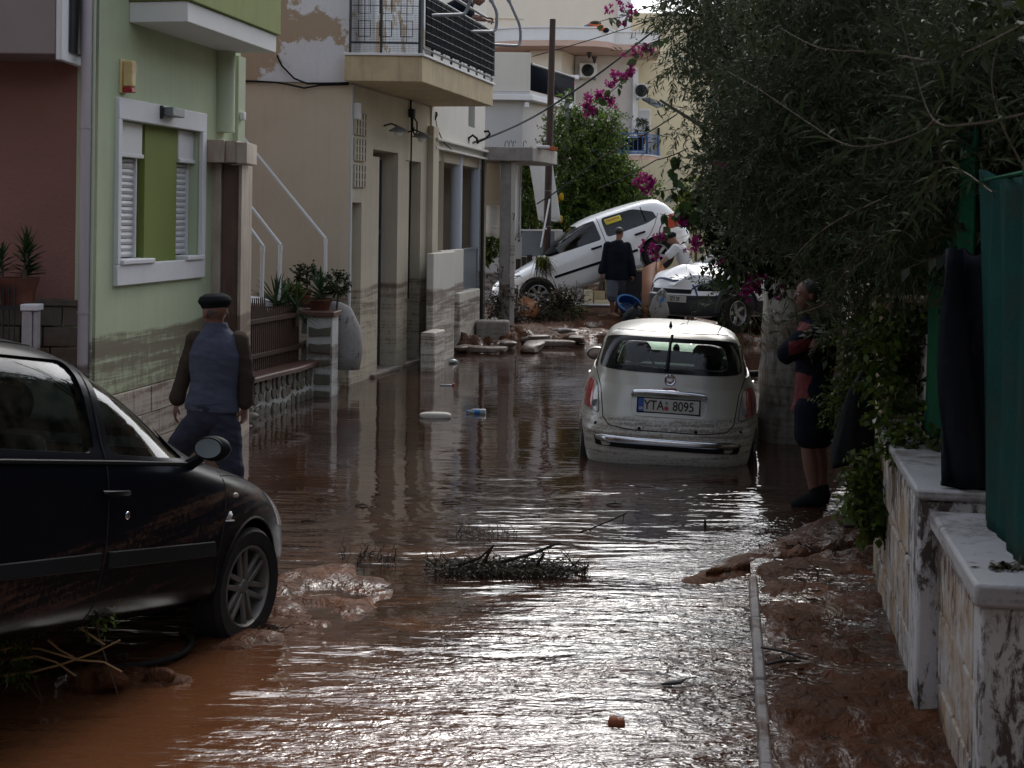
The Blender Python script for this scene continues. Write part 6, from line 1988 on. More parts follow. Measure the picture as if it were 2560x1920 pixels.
def smooth_poly(pts, n=4, k=0.25):
    """rounds polygon corners"""
    out = []
    m = len(pts)
    for i in range(m):
        a, b, c = Vector(pts[i - 1]), Vector(pts[i]), Vector(pts[(i + 1) % m])
        d = min((a - b).length, (c - b).length) * k
        p0 = b + (a - b).normalized() * d; p2 = b + (c - b).normalized() * d
        for j in range(n):
            t = j / (n - 1)
            out.append(tuple(p0 * (1 - t) ** 2 + b * 2 * t * (1 - t) + p2 * t * t))
    return out

def wheel(root, x, y, z, R, W, side, spokes=5, rim='alloy', steer=0.0, rimr=0.66, style='plain'):
    t = bpy.data.objects.new('wheel', None); COL.objects.link(t); t.parent = root
    t.location = (x, y, z)
    t.rotation_euler = (0, 0, steer + (0 if side > 0 else PI))
    # wheel axis along local y, outer face towards +y
    Rx = Matrix.Rotation(-PI / 2, 4, 'X')
    rr = R * rimr
    MB().lathe([(rr, -W * 0.5), (R * 0.93, -W * 0.5), (R, -W * 0.36), (R, W * 0.36), (R * 0.93, W * 0.5), (rr * 1.04, W * 0.46), (rr, W * 0.42), (rr, -W * 0.5)], 44, M=Rx).build('tyre', M['rubber'], t, angle=30)
    b = MB()
    b.lathe([(rr * 0.97, -W * 0.4), (rr, W * 0.43), (rr * 0.95, W * 0.45), (rr * 0.9, W * 0.36), (rr * 0.88, -W * 0.4)], 44, M=Rx)
    b.build('rim', M[rim], t, angle=30)
    MB().lathe([(0, -W * 0.1), (rr * 0.9, -W * 0.1), (rr * 0.9, -W * .16), (0, -W * .16)], 30, M=Rx).build('brake_disc', M['black_trim'], t)
    hub = MB().lathe([(0, W * 0.34), (rr * 0.16, W * 0.33), (rr * 0.2, W * 0.27), (rr * 0.24, W * 0.1), (0, W * 0.1)], 24, M=Rx).build('hub_cap', M[rim], t)
    for k in range(spokes):
        a = 2 * PI * k / spokes + 0.3
        Rk = Matrix.Rotation(a, 4, 'Y')
        pairs = (-1, 1) if style == 'double' else (0,)
        for p_ in pairs:
            o_ = p_ * rr * 0.1
            w0, w1 = (rr * 0.085, rr * 0.07) if style == 'double' else (rr * 0.15, rr * 0.2)
            b = MB().add([Rk @ V(-w0 + o_, W * 0.22, rr * 0.15), Rk @ V(w0 + o_, W * 0.22, rr * 0.15), Rk @ V(w1 + o_ * 1.5, W * 0.28, rr * 0.93), Rk @ V(-w1 + o_ * 1.5, W * 0.28, rr * 0.93),
                          Rk @ V(-w0 * .7 + o_, W * 0.33, rr * 0.17), Rk @ V(w0 * .7 + o_, W * 0.33, rr * 0.17), Rk @ V(w1 * .7 + o_ * 1.5, W * 0.38, rr * 0.92), Rk @ V(-w1 * .7 + o_ * 1.5, W * 0.38, rr * 0.92)],
                         [(0, 1, 5, 4), (1, 2, 6, 5), (2, 3, 7, 6), (3, 0, 4, 7), (4, 5, 6, 7), (3, 2, 1, 0)])
            b.build('spoke', M[rim], t, bev=0.004)
    return t

def car_seat(root, x, y, z, m='seat_dark', head='seat_pale', w=0.24):
    t = bpy.data.objects.new('seat', None); COL.objects.link(t); t.parent = root; t.location = (x, y, z)
    MB().box(-0.1, 0.42, -w, w, -0.02, 0.14).build('cushion', M[m], t, bev=0.05)
    MB().add([(-0.12, -w, 0.1), (0.0, -w, 0.1), (-0.1, -w * 0.8, 0.62), (-0.22, -w * 0.8, 0.62), (-0.12, w, 0.1), (0.0, w, 0.1), (-0.1, w * 0.8, 0.62), (-0.22, w * 0.8, 0.62)],
             [(0, 1, 2, 3), (7, 6, 5, 4), (0, 4, 5, 1), (1, 5, 6, 2), (2, 6, 7, 3), (3, 7, 4, 0)]).build('backrest', M[m], t, bev=0.04)
    MB().ell((-0.19, 0, 0.75), (0.06, 0.15, 0.12), 16, 10).build('headrest', M[head], t)
    return t

def text_obj(name, s, size, mat_, parent, loc, rot, ext=0.002, align='CENTER', sx=1.0, font_bold=False):
    cu = bpy.data.curves.new(name, 'FONT')
    cu.body = s; cu.size = size; cu.extrude = ext; cu.align_x = align; cu.align_y = 'CENTER'
    cu.offset = 0.0015 if font_bold else 0
    o = bpy.data.objects.new(name, cu); COL.objects.link(o)
    bpy.context.view_layer.update()
    dg = bpy.context.evaluated_depsgraph_get()
    me = bpy.data.meshes.new_from_object(o.evaluated_get(dg))
    bpy.data.objects.remove(o)
    me.materials.clear(); me.materials.append(mat_)
    o = bpy.data.objects.new(name, me); COL.objects.link(o)
    o.parent = parent; o.location = loc; o.rotation_euler = rot; o.scale = (sx, 1, 1)
    return o

def make_body(root, levels, paint, side_windows, rear_win, front_win, wheels, zfloor, ztop, xfire, R=0.32, inset=0.055, nseg=88):
    sm = shell(levels, nseg=nseg)
    sk = Skin(sm)
    body = sm.build('body', M[paint], None, angle=30)
    cut = [shell(levels, nseg=40, nz=30, zmin=zfloor, zmax=ztop, inset=inset, xfmax=xfire)]
    for poly in side_windows:
        cut.append(MB().prism(poly, -2, 2, 'y'))
    if rear_win: cut.append(MB().prism(rear_win, -4, 0.0, 'x'))
    if front_win: cut.append(MB().prism(front_win, 0.1, 4, 'x'))
    for x, z, r in wheels:
        for sg in (1, -1):
            cut.append(MB().tube([(x, sg * 0.5, z), (x, sg * 1.3, z)], r, 40))
    boolean(body, cut)
    body.parent = root
    body.data.polygons.foreach_set('use_smooth', [True] * len(body.data.polygons))
    body.data.set_sharp_from_angle(angle=math.radians(32))
    return body, sk

def panes(root, sk, side_windows, rear_win, front_win, m='glass_car', off=-0.012):
    for poly in side_windows:
        for sg in (1, -1):
            sk.patch(poly, 'xz', sg, off, 0.004, 5, 0.06).build('side_window', M[m], root, angle=60)
    if rear_win: sk.patch(rear_win, 'yz', -1, off, 0.004, 6, 0.05).build('rear_window', M[m], root, angle=60)
    if front_win: sk.patch(front_win, 'yz', 1, off, 0.004, 6, 0.05).build('windscreen', M[m], root, angle=60)

def mirror(root, x, y, z, sg, col, big=1.0, black_back=True):
    t = bpy.data.objects.new('door_mirror', None); COL.objects.link(t); t.parent = root; t.location = (x, y * sg, z)
    MB().ell((0.0, sg * 0.13, 0.035), (0.06 * big, 0.115 * big, 0.075 * big), 20, 12).build('mirror_shell', M[col], t)
    MB().tube([(0.0, -0.02 * sg, -0.07), (0.0, 0.07 * sg, -0.01)], [0.035, 0.025], 8).build('mirror_foot', M['black_trim'], t)
    MB().lathe([(0, 0), (0.1, 0.0), (0.104, 0.004), (0.1, 0.01)], 24, M=Matrix.Translation((-0.05 * big, sg * 0.13, 0.035)) @ Matrix.Diagonal((1, 0.98 * big, 0.64 * big, 1)) @ Matrix.Rotation(-PI / 2, 4, 'Y')).build('mirror_rim', M['black_trim'], t)
    MB().lathe([(0, 0.012), (0.088, 0.012), (0.088, 0.006)], 24, M=Matrix.Translation((-0.05 * big, sg * 0.13, 0.035)) @ Matrix.Diagonal((1, 0.98 * big, 0.64 * big, 1)) @ Matrix.Rotation(-PI / 2, 4, 'Y')).build('mirror_glass', M['mirror'], t)
    return t

def car_matrix(loc, heading, pitch=0.0, roll=0.0):
    """heading: angle of the nose measured from +X (ccw); pitch nose-down positive; roll right side down positive"""
    return Matrix.Translation(loc) @ Matrix.Rotation(heading, 4, 'Z') @ Matrix.Rotation(pitch, 4, 'Y') @ Matrix.Rotation(roll, 4, 'X')

# ---- silver city car seen from behind
FL = [(.17, -1.42, 1.55, .66, 3.6, 3.6), (.24, -1.63, 1.72, .76, 5.0, 3.8), (.33, -1.71, 1.79, .80, 5.0, 3.6), (.45, -1.74, 1.81, .815, 4.8, 3.4), (.58, -1.735, 1.80, .82, 4.5, 3.2),
      (.70, -1.70, 1.76, .812, 3.7, 3.0), (.80, -1.655, 1.66, .803, 3.5, 2.8), (.90, -1.61, 1.42, .78, 3.4, 2.8), (.98, -1.57, 1.12, .748, 3.3, 3.0), (1.04, -1.545, .95, .722, 3.4, 3.2), (1.12, -1.51, .82, .70, 3.6, 3.4),
      (1.22, -1.45, .63, .665, 3.8, 3.6), (1.32, -1.37, .42, .62, 3.9, 3.6), (1.385, -1.30, .24, .575, 3.9, 3.4), (1.43, -1.20, .06, .50, 3.6, 3.2), (1.46, -1.05, -.1, .40, 3.2, 3), (1.48, -.85, -.25, .27, 3, 3), (1.49, -.6, -.4, .08, 2.5, 2.5)]
FY = 11.95
fc_ = P(1662, 1150, FY)
MF = car_matrix((fc_.x + 0.20, FY + 1.68, -0.335), math.radians(90 - 7.0), math.radians(-0.2), math.radians(2.2))
FI = thing('city_car', 'small muddy silver city car stranded in the flood water, seen from behind', 'car', M=MF)
fs_side = [smooth_poly([(-1.15, 1.06), (-.12, 1.05), (-.12, 1.33), (-.75, 1.345), (-1.05, 1.28)], 4, .25), smooth_poly([(-.05, 1.05), (.78, 1.05), (.42, 1.26), (.2, 1.34), (-.05, 1.345)], 4, .2)]
frw = smooth_poly([(-.505, 1.135), (.505, 1.135), (.455, 1.33), (.35, 1.352), (-.35, 1.352), (-.455, 1.33)], 5, .35)
ffw = smooth_poly([(-.58, 1.08), (.58, 1.08), (.48, 1.36), (-.48, 1.36)], 4, .2)
body, sk = make_body(FI, FL, 'silver_car', fs_side, frw, ffw, [(-1.18, .29, .34), (1.12, .29, .34)], .5, 1.44, .75)
panes(FI, sk, fs_side, None, ffw)
gl_out = smooth_poly([(-.63, 1.10), (.63, 1.10), (.575, 1.36), (.42, 1.385), (-.42, 1.385), (-.575, 1.36)], 5, .2)
# black border of the rear window as a ring
def ring_patch(sk, outer, inner, plane, sign, off, n=72):
    def resample(poly):
        P_ = [Vector(p) for p in poly]; m = len(P_)
        c = Vector((sum(p.x for p in P_) / m, sum(p.y for p in P_) / m))
        out = []
        for k in range(n):
            a = 2 * PI * k / n
            d = Vector((math.cos(a), math.sin(a)))
            best = 0
            for i in range(m):
                p, q = P_[i] - c, P_[(i + 1) % m] - c
                e = q - p
                den = d.x * e.y - d.y * e.x
                if abs(den) < 1e-9: continue
                t = (p.x * e.y - p.y * e.x) / den
                u = (p.x * d.y - p.y * d.x) / den
                if t > 0 and -1e-6 <= u <= 1 + 1e-6: best = max(best, t)
            out.append(c + d * best)
        return out
    O, I = resample(outer), resample(inner)
    vs = []
    NR = 7
    for t in [i / NR for i in range(NR + 1)]:
        for k in range(n):
            q = O[k].lerp(I[k], t)
            h = sk.project([(q.x, q.y)], plane, sign, off)[0]
            vs.append(h[0] if h else (vs[-1] if vs else V(0, 0, 0)))
    return MB().add(vs, [(r * n + k, r * n + (k + 1) % n, (r + 1) * n + (k + 1) % n, (r + 1) * n + k) for r in range(NR) for k in range(n)])
o = ring_patch(sk, gl_out, frw, 'yz', -1, 0.007, 160).build('rear_window_border', M['window_dark'], FI, angle=180)
sk.patch(frw, 'yz', -1, 0.0025, 0.003, 8, 0.05).build('rear_window', M['glass_car'], FI, angle=180)
# tailgate shut line
sk.line([(-.60, 1.40), (-.665, 1.08), (-.60, .93), (-.575, .78), (-.56, .70), (-.50, .645), (-.3, .625), (.3, .625), (.50, .645), (.56, .70), (.575, .78), (.60, .93), (.665, 1.08), (.60, 1.40)], 'yz', -1, 0.0055, -0.001).build('tailgate_gap', M['gap'], FI)
sk.line([(-.585, 1.405), (-.4, 1.43), (.4, 1.43), (.585, 1.405)], 'yz', -1, 0.004, 0.0).build('roof_gap', M['gap'], FI)
# taillights
for sg in (1, -1):
    lp0 = smooth_poly([(.755 * sg, .735), (.60 * sg, .725), (.61 * sg, .82), (.635 * sg, .955), (.70 * sg, .985), (.735 * sg, .95), (.765 * sg, .84)], 4, .25)
    lt = sk.patch(lp0, 'yz', -1, 0.006, 0.02, 5, .03, 0.006).build('tail_light', M['clear_lens'], FI, angle=60)
    rp = smooth_poly([(.742 * sg, .745), (.665 * sg, .74), (.66 * sg, .86), (.665 * sg, .965), (.70 * sg, .972), (.728 * sg, .94), (.75 * sg, .84)], 4, .2)
    sk.patch(rp, 'yz', -1, 0.0145, 0.008, 4, .03, 0.006).build('red_lens', M['red_lens'], lt, angle=60)
    q = sk.project([(.63 * sg, .79)], 'yz', -1, 0.016)[0][0]
    MB().lathe([(0, .006), (.03, .004), (.034, -.004)], 20, M=Matrix.Translation(q) @ Matrix.Rotation(-PI / 2, 4, 'Y')).build('reverse_lamp', M['grey_metal'], lt)
    sk.line(lp0, 'yz', -1, 0.005, 0.0, closed=True).build('lamp_seal', M['gap'], lt)
# chrome handle bar and plate recess
x_ = sk.project([(0, .93)], 'yz', -1, 0)[0][0].x
b = MB()
for zz, rr_2, xx in ((.945, .022, -.03),):
    b.tube([(x_ - .0, -.32, .915), (x_ + xx, -.30, zz - .004), (x_ + xx - .004, -.2, zz + .004), (x_ + xx - .008, 0, zz + .008), (x_ + xx - .004, .2, zz + .004), (x_ + xx, .30, zz - .004), (x_ - .0, .32, .915)], [.014, .022, .024, .026, .024, .022, .014], 10, flat=.75)
b.build('chrome_handle', M['chrome'], FI)
MB().box(x_ - .025, x_ + .03, -.06, .06, .955, .985).build('handle_grip', M['crimson'], FI, bev=.012)
sk.line(smooth_poly([(-.325, .93), (-.315, .745), (.315, .745), (.325, .93)], 4, .3)[3:-1], 'yz', -1, 0.006, 0.0).build('plate_recess_edge', M['silver_car'], FI)
xp = sk.project([(0, .83)], 'yz', -1, 0)[0][0].x - 0.018
pl_ = bpy.data.objects.new('number_plate', None); COL.objects.link(pl_); pl_.parent = FI
pl_.location = (xp, 0, .838); pl_.rotation_euler = (0, math.radians(6), 0)
MB().box(-.004, .004, -.272, .272, -.066, .066).build('plate_frame', M['black_trim'], pl_, bev=.004)
MB().box(-.007, -.0045, -.26, .26, -.056, .056).build('plate_face', M['plate'], pl_, bev=.001)
MB().box(-.0085, -.0072, .212, .26, -.056, .056).build('plate_band', M['plate_blue'], pl_)
RT = (PI / 2, 0, -PI / 2)
def ptext(s_, y, size=.118, m_='ink', z=-.002, sx=.82):
    text_obj('plate_text', s_, size, M[m_], pl_, (-.0078, y, z), RT, .0008, sx=sx, font_bold=True)
ptext('YTA', .125, .112)
ptext('8095', -.125, .112)
ptext('GR', .236, .03, 'cap_white', -.03)
MB().lathe([(0, 0), (.018, 0), (.018, .002)], 16, M=Matrix.Translation((-.0075, .018, -.02)) @ Matrix.Rotation(-PI / 2, 4, 'Y')).build('plate_sticker', M['red_plastic'], pl_)
MB().lathe([(0, 0), (.013, 0), (.013, .002)], 16, M=Matrix.Translation((-.0075, .018, .024)) @ Matrix.Rotation(-PI / 2, 4, 'Y')).build('plate_sticker', M['grey_metal'], pl_)
# badge
hb = sk.project([(0, 1.045)], 'yz', -1, 0.004)[0]
bd_ = bpy.data.objects.new('badge', None); COL.objects.link(bd_); bd_.parent = FI
bd_.location = hb[0]; bd_.rotation_euler = (0, math.radians(16), 0)
RY = Matrix.Rotation(-PI / 2, 4, 'Y')
MB().lathe([(.036, .003), (.044, .008), (.050, .003), (.050, -.003)], 32, M=RY).build('badge_ring', M['chrome'], bd_)
MB().prism(smooth_poly([(-.037, .028), (.037, .028), (.034, -.012), (0, -.036), (-.034, -.012)], 4, .25), -.006, 0, 'x').build('badge_shield', M['crimson'], bd_)
text_obj('badge_text', 'FIAT', .032, M['silver_text'], bd_, (-.0068, 0, -.0), RT, .0006, sx=.72, font_bold=True)
# bumper chrome strip, sensors, lower edge
cs = sk.patch(smooth_poly([(-.60, .47), (-.61, .51), (-.62, .55), (.62, .55), (.61, .51), (.60, .47)], 4, .3), 'yz', -1, 0.012, 0.03, 3, .04, 0.008).build('bumper_trim', M['black_trim'], FI, angle=60)
b = MB()
h = [x for x in sk.project([(-.60 + 1.2 * k / 24, .535) for k in range(25)], 'yz', -1, .018) if x]
b.tube([q[0] for q in h], [.016] + [.029] * (len(h) - 2) + [.016], 12, flat=.45, side=(0, 0, 1))
b.build('chrome_strip', M['chrome'], cs)
for y_ in (-.62, -.24, .24, .62):
    q = sk.project([(y_, .64)], 'yz', -1, .004)[0]
    MB().ell(q[0], (.006, .014, .014), 12, 6).build('parking_sensor', M['black_trim'], FI)
sk.line([(-.74, .30), (-.5, .27), (-.36, .275), (-.3, .31), (-.15, .31), (-.1, .275), (.4, .262), (.74, .28)], 'yz', -1, .012, 0).build('bumper_lower_edge', M['black_trim'], FI)
MB().tube([(-1.62, .42, .22), (-1.72, .42, .22)], .03, 12).build('exhaust_pipe', M['chrome'], FI)
# wiper, aerial
h = [x[0] for x in sk.project([(0.0, 1.40), (.012, 1.35), (.02, 1.25), (.03, 1.12)], 'yz', -1, .014) if x]
MB().tube(h, [.014, .013, .016, .02], 6).build('rear_wiper', M['black_trim'], FI)
q = sk.hit(-1.0, 0.02, 'xy', 1)[0]
MB().tube([q + V(0, 0, -.01), q + V(-.02, 0, .05)], [.035, .006], 10, flat=.6).build('aerial_base', M['black_trim'], FI)
MB().tube([sk.hit(-1.05, -.40, 'xy', 1)[0] + V(0, 0, .0), sk.hit(-1.05, -.40, 'xy', 1)[0] + V(.05, -.04, .07)], .004, 5).build('twig_on_roof', M['wet_twig'], FI)
mirror(FI, .55, .90, .965, -1, 'black_trim', 1.3); mirror(FI, .55, .63, .99, 1, 'silver_car', .95)
MB().tube([(.56, -.68, .9), (.56, -.86, .92), (.55, -.95, .95)], [.04, .035, .03], 10).build('mirror_arm', M['black_trim'], FI)
for sg in (1, -1):
    sk.line([(-.1, 1.03), (-.12, .7), (-.2, .35)], 'xz', sg, .0045).build('door_gap', M['gap'], FI)
    h = sk.project([(-.02, .9)], 'xz', sg, .01)[0][0]
    MB().ell(h, (.08, .02, .018), 12, 8).build('door_handle', M['chrome'], FI)
    for wx_ in (-1.18, 1.12):
        wheel(FI, wx_, .655 * sg, .285, .285, .19, sg, 5)
for y_ in (-.34, .34):
    car_seat(FI, -.15, y_, .42, w=.23)
for y_ in (-.32, .32):
    MB().box(-.95, -.82, y_ - .22, y_ + .22, .6, 1.06).build('rear_seatback', M['seat_dark'], FI, bev=.04)
MB().ell((-.9, -.33, 1.14), (.05, .13, .08), 14, 8).build('rear_headrest', M['seat_dark'], FI)
MB().box(-1.42, -1.0, -.5, .5, 1.0, 1.03).build('parcel_shelf', M['seat_dark'], FI, bev=.01)
MB().tube([(-1.2, .46, 1.07), (-1.2, .28, 1.07), (-1.2, .37, 1.23), (-1.2, .46, 1.07)], .011, 6).build('warning_triangle', M['red_lens'], FI)
MB().box(.2, .24, -.13, .09, 1.27, 1.33).build('inside_mirror', M['black_trim'], FI, bev=.015)
MB().tube([(.2, -.04, 1.27), (.2, -.04, 1.2)], .004, 5).ell((.2, -.04, 1.15), (.02, .035, .055), 10, 8).build('hanging_ornament', M['black_trim'], FI)
MB().tube([(.35 - .02 * math.sin(a), .34 + .17 * math.cos(a), .93 + .17 * math.sin(a)) for a in [2 * PI * k / 24 for k in range(25)]], .014, 6).build('steering_wheel', M['black_trim'], FI)
MB().box(.45, .8, -.62, .62, .7, .97).build('dashboard', M['black_trim'], FI, bev=.05)

# ---- black hatchback
BL = [(.23, -1.75, 1.85, .74, 4, 4.6), (.28, -1.95, 2.02, .82, 4, 4.6), (.36, -2.05, 2.12, .86, 4, 4.4), (.48, -2.09, 2.18, .872, 4, 4.2), (.60, -2.08, 2.17, .876, 4, 4.0), (.70, -2.05, 2.11, .874, 4, 3.8), (.79, -2.01, 1.98, .868, 4, 3.6),
      (.86, -1.98, 1.76, .86, 4, 3.6), (.92, -1.95, 1.45, .85, 4, 3.6), (.97, -1.93, 1.12, .835, 4, 3.8), (1.05, -1.90, .88, .80, 4.2, 3.8), (1.15, -1.86, .68, .765, 4.4, 3.8), (1.26, -1.80, .45, .725, 4.4, 3.8), (1.36, -1.70, .2, .675, 4.2, 3.6),
      (1.43, -1.56, -.02, .61, 4, 3.4), (1.475, -1.36, -.22, .51, 3.6, 3.2), (1.50, -1.1, -.4, .37, 3.2, 3), (1.515, -.9, -.55, .2, 3, 3), (1.52, -.8, -.68, .06, 2.5, 2.5)]
Yw_ = 7.07
wc_ = P(588, 1463, Yw_)            # front right wheel centre
hd = math.radians(72)               # heading (nose) from +X; 90 = straight ahead
pit = math.radians(9.5)
Rm = Matrix.Rotation(hd, 4, 'Z') @ Matrix.Rotation(pit, 4, 'Y')
KS = .93
Mloc = Vector(wc_) - Rm @ (V(1.30, -.76, .31) * KS)
MK = Matrix.Translation(Mloc) @ Rm @ Matrix.Scale(KS, 4)
BK = thing('hatchback_car', 'wet black hatchback nosed down in the mud at the left edge, right side towards us', 'car', M=MK)
bs_side = [smooth_poly([(-.10, 1.0), (.62, .985), (.45, 1.16), (.25, 1.30), (.02, 1.385), (-.10, 1.40)], 4, .15), smooth_poly([(-1.10, 1.02), (-.22, 1.005), (-.22, 1.41), (-1.0, 1.40)], 4, .15), smooth_poly([(-1.62, 1.06), (-1.24, 1.02), (-1.12, 1.38), (-1.35, 1.34)], 4, .2)]
brw = smooth_poly([(-.6, 1.05), (.6, 1.05), (.5, 1.38), (-.5, 1.38)], 4, .2)
bfw = smooth_poly([(-.7, 1.02), (.7, 1.02), (.54, 1.42), (-.54, 1.42)], 4, .2)
body, sk = make_body(BK, BL, 'black_car', bs_side, brw, bfw, [(-1.30, .31, .365), (1.30, .31, .365)], .5, 1.46, .85)
panes(BK, sk, bs_side, brw, bfw, 'glass_car')
for sg in (1, -1):
    sk.line([(-.16, 1.44), (-.16, .98), (-.15, .6), (-.18, .24)], 'xz', sg, .004).build('door_gap', M['gap'], BK)
    sk.line([(.98, .96), (.93, .75), (.88, .5), (.9, .24)], 'xz', sg, .004).build('door_gap', M['gap'], BK)
    sk.line([(-1.2, 1.0), (-1.12, .75), (-1.0, .6), (-.93, .3)], 'xz', sg, .004).build('door_gap', M['gap'], BK)
    sk.patch([(-.95, .50), (-.19, .50), (-.19, .575), (-.98, .565)], 'xz', sg, .012, .02, 2, .05).build('rub_strip', M['black_trim'], BK, bev=.005)
    sk.patch([(-.13, .50), (.86, .50), (.82, .575), (-.13, .575)], 'xz', sg, .012, .02, 2, .05).build('rub_strip', M['black_trim'], BK, bev=.005)
    sk.line([(-1.72, .975), (-1.0, .967), (0, .965), (.92, .955)], 'xz', sg, .011, .002).build('belt_moulding', M['black_trim'], BK)
    # roof gutter and window frame bright edge
    sk.line([(-1.5, 1.44), (-1.0, 1.462), (-.2, 1.462), (.1, 1.415), (.4, 1.30), (.7, 1.13), (.92, .99)], 'xz', sg, .007, .0).build('roof_moulding', M['black_trim'], BK)
    for hx in (-.12, -1.05):
        h = sk.project([(hx, .83)], 'xz', sg, .015)[0][0]
        MB().tube([h + V(-.1, 0, 0), h + V(-.08, sg * .015, 0), h + V(.08, sg * .015, 0), h + V(.1, 0, 0)], .014, 8).build('door_handle', M['black_car'], BK)
    h = sk.project([(.0, .73)], 'xz', sg, .002)[0][0]
    MB().ell(h, (.018, .006, .018), 12, 8).build('door_lock', M['chrome'], BK)
    h = sk.project([(1.06, .80)], 'xz', sg, .004)[0][0]
    MB().ell(h, (.03, .006, .013), 12, 8).build('side_repeater', M['clear_lens'], BK)
    wheel(BK, 1.30, .755 * sg, .31, .315, .2, sg, 6, 'alloy_dk', -0.05, .70, 'double')
    wheel(BK, -1.30, .755 * sg, .31, .315, .2, sg, 6, 'alloy_dk', 0, .70, 'double')
    sk.line([(1.30 + .368 * math.cos(a), .31 + .368 * math.sin(a)) for a in [PI * (k / 20) * 1.1 - .15 for k in range(21)]], 'xz', sg, .008, 0).build('wheel_arch_lip', M['black_trim'], BK)
bg = sk.project([(.98, .70)], 'xz', -1, .004)[0][0]
bd_ = bpy.data.objects.new('badge', None); COL.objects.link(bd_); bd_.parent = BK; bd_.location = bg
MB().add([(-.04, 0, -.02), (-.03, 0, -.02), (.005, 0, .02), (-.005, 0, .02)], [(0, 1, 2, 3)]).add([(-.02, 0, -.02), (-.01, 0, -.02), (.015, 0, .01), (.01, 0, .02)], [(0, 1, 2, 3)]).add([(0, 0, -.02), (.008, 0, -.02), (.025, 0, .0), (.02, 0, .01)], [(0, 1, 2, 3)]).add([(-.045, 0, -.032), (.05, 0, -.032), (.05, 0, -.024), (-.045, 0, -.024)], [(0, 1, 2, 3)]).build('badge_mark', M['silver_text'], bd_).modifiers.new('s', 'SOLIDIFY').thickness = .003
mirror(BK, .64, .79, 1.01, -1, 'black_trim', .85); mirror(BK, .64, .79, 1.01, 1, 'black_trim', .85)
for y_ in (-.36, .36):
    car_seat(BK, -.1, y_, .45, 'seat_dark', 'seat_dark', w=.24)
MB().box(-1.05, -.9, -.6, .6, .6, 1.08).build('rear_seatback', M['seat_dark'], BK, bev=.05)
MB().box(.55, .95, -.7, .7, .7, .96).build('dashboard', M['black_trim'], BK, bev=.05)
sk.line([(.95, -.8), (1.3, -.72), (1.8, -.62), (2.05, -.45)], 'xy', 1, .004).build('bonnet_gap', M['gap'], BK)
sk.patch([(1.70, .62), (1.98, .60), (1.80, .78), (1.62, .80)], 'xz', -1, .004, .01, 3, .04).build('headlight', M['clear_lens'], BK, angle=60)
sk.patch([(1.70, .62), (1.98, .60), (1.80, .78), (1.62, .80)], 'xz', 1, .004, .01, 3, .04).build('headlight', M['clear_lens'], BK, angle=60)

# ---- white hatchback, tail thrown up
GL = [(.18, -1.75, 1.78, .76, 4, 4), (.26, -1.95, 1.98, .83, 4, 3.8), (.38, -2.04, 2.06, .857, 4.2, 3.4), (.50, -2.06, 2.08, .866, 4.2, 3.2), (.62, -2.05, 2.05, .867, 4.2, 3.0), (.72, -2.02, 1.96, .865, 4.2, 3.0), (.80, -1.99, 1.70, .858, 4.2, 3.1),
      (.87, -1.96, 1.38, .845, 4.2, 3.3), (.93, -1.93, 1.10, .828, 4.2, 3.6), (1.0, -1.90, .92, .80, 4.4, 3.8), (1.1, -1.85, .72, .765, 4.6, 4), (1.2, -1.79, .50, .725, 4.6, 4), (1.3, -1.70, .27, .675, 4.4, 3.8),
      (1.36, -1.60, .1, .62, 4.2, 3.6), (1.40, -1.46, -.06, .53, 3.8, 3.4), (1.425, -1.2, -.25, .38, 3.4, 3.2), (1.437, -.95, -.45, .2, 3, 3), (1.44, -.8, -.6, .06, 2.5, 2.5)]
a_ = P(1344, 738, 27.4); b_ = P(1645, 640, 27.4)
ang = math.atan2(b_.z - a_.z, b_.x - a_.x)
hdg = math.radians(180 + 4)
Rm = Matrix.Rotation(hdg, 4, 'Z') @ Matrix.Rotation(ang, 4, 'Y')
Mloc = Vector(a_) - Rm @ V(1.26, .76, .31)
GO = thing('hatchback_car', 'white hatchback with its tail thrown up on the debris across the street', 'car', M=Matrix.Translation(Mloc) @ Rm)
gs_side = [smooth_poly([(-.27, .955), (.82, .945), (.50, 1.15), (.2, 1.295), (-.05, 1.345), (-.25, 1.35)], 4, .14), smooth_poly([(-1.22, .98), (-.39, .96), (-.39, 1.35), (-1.05, 1.335), (-1.42, 1.16), (-1.45, 1.03)], 4, .2)]
grw = smooth_poly([(-.6, 1.0), (.6, 1.0), (.5, 1.32), (-.5, 1.32)], 4, .2)
gfw = smooth_poly([(-.7, .99), (.7, .99), (.53, 1.35), (-.53, 1.35)], 4, .2)
body, sk = make_body(GO, GL, 'white_car', gs_side, grw, gfw, [(-1.25, .33, .37), (1.26, .31, .365)], .5, 1.39, .85)
panes(GO, sk, gs_side, grw, gfw, 'glass_dark')
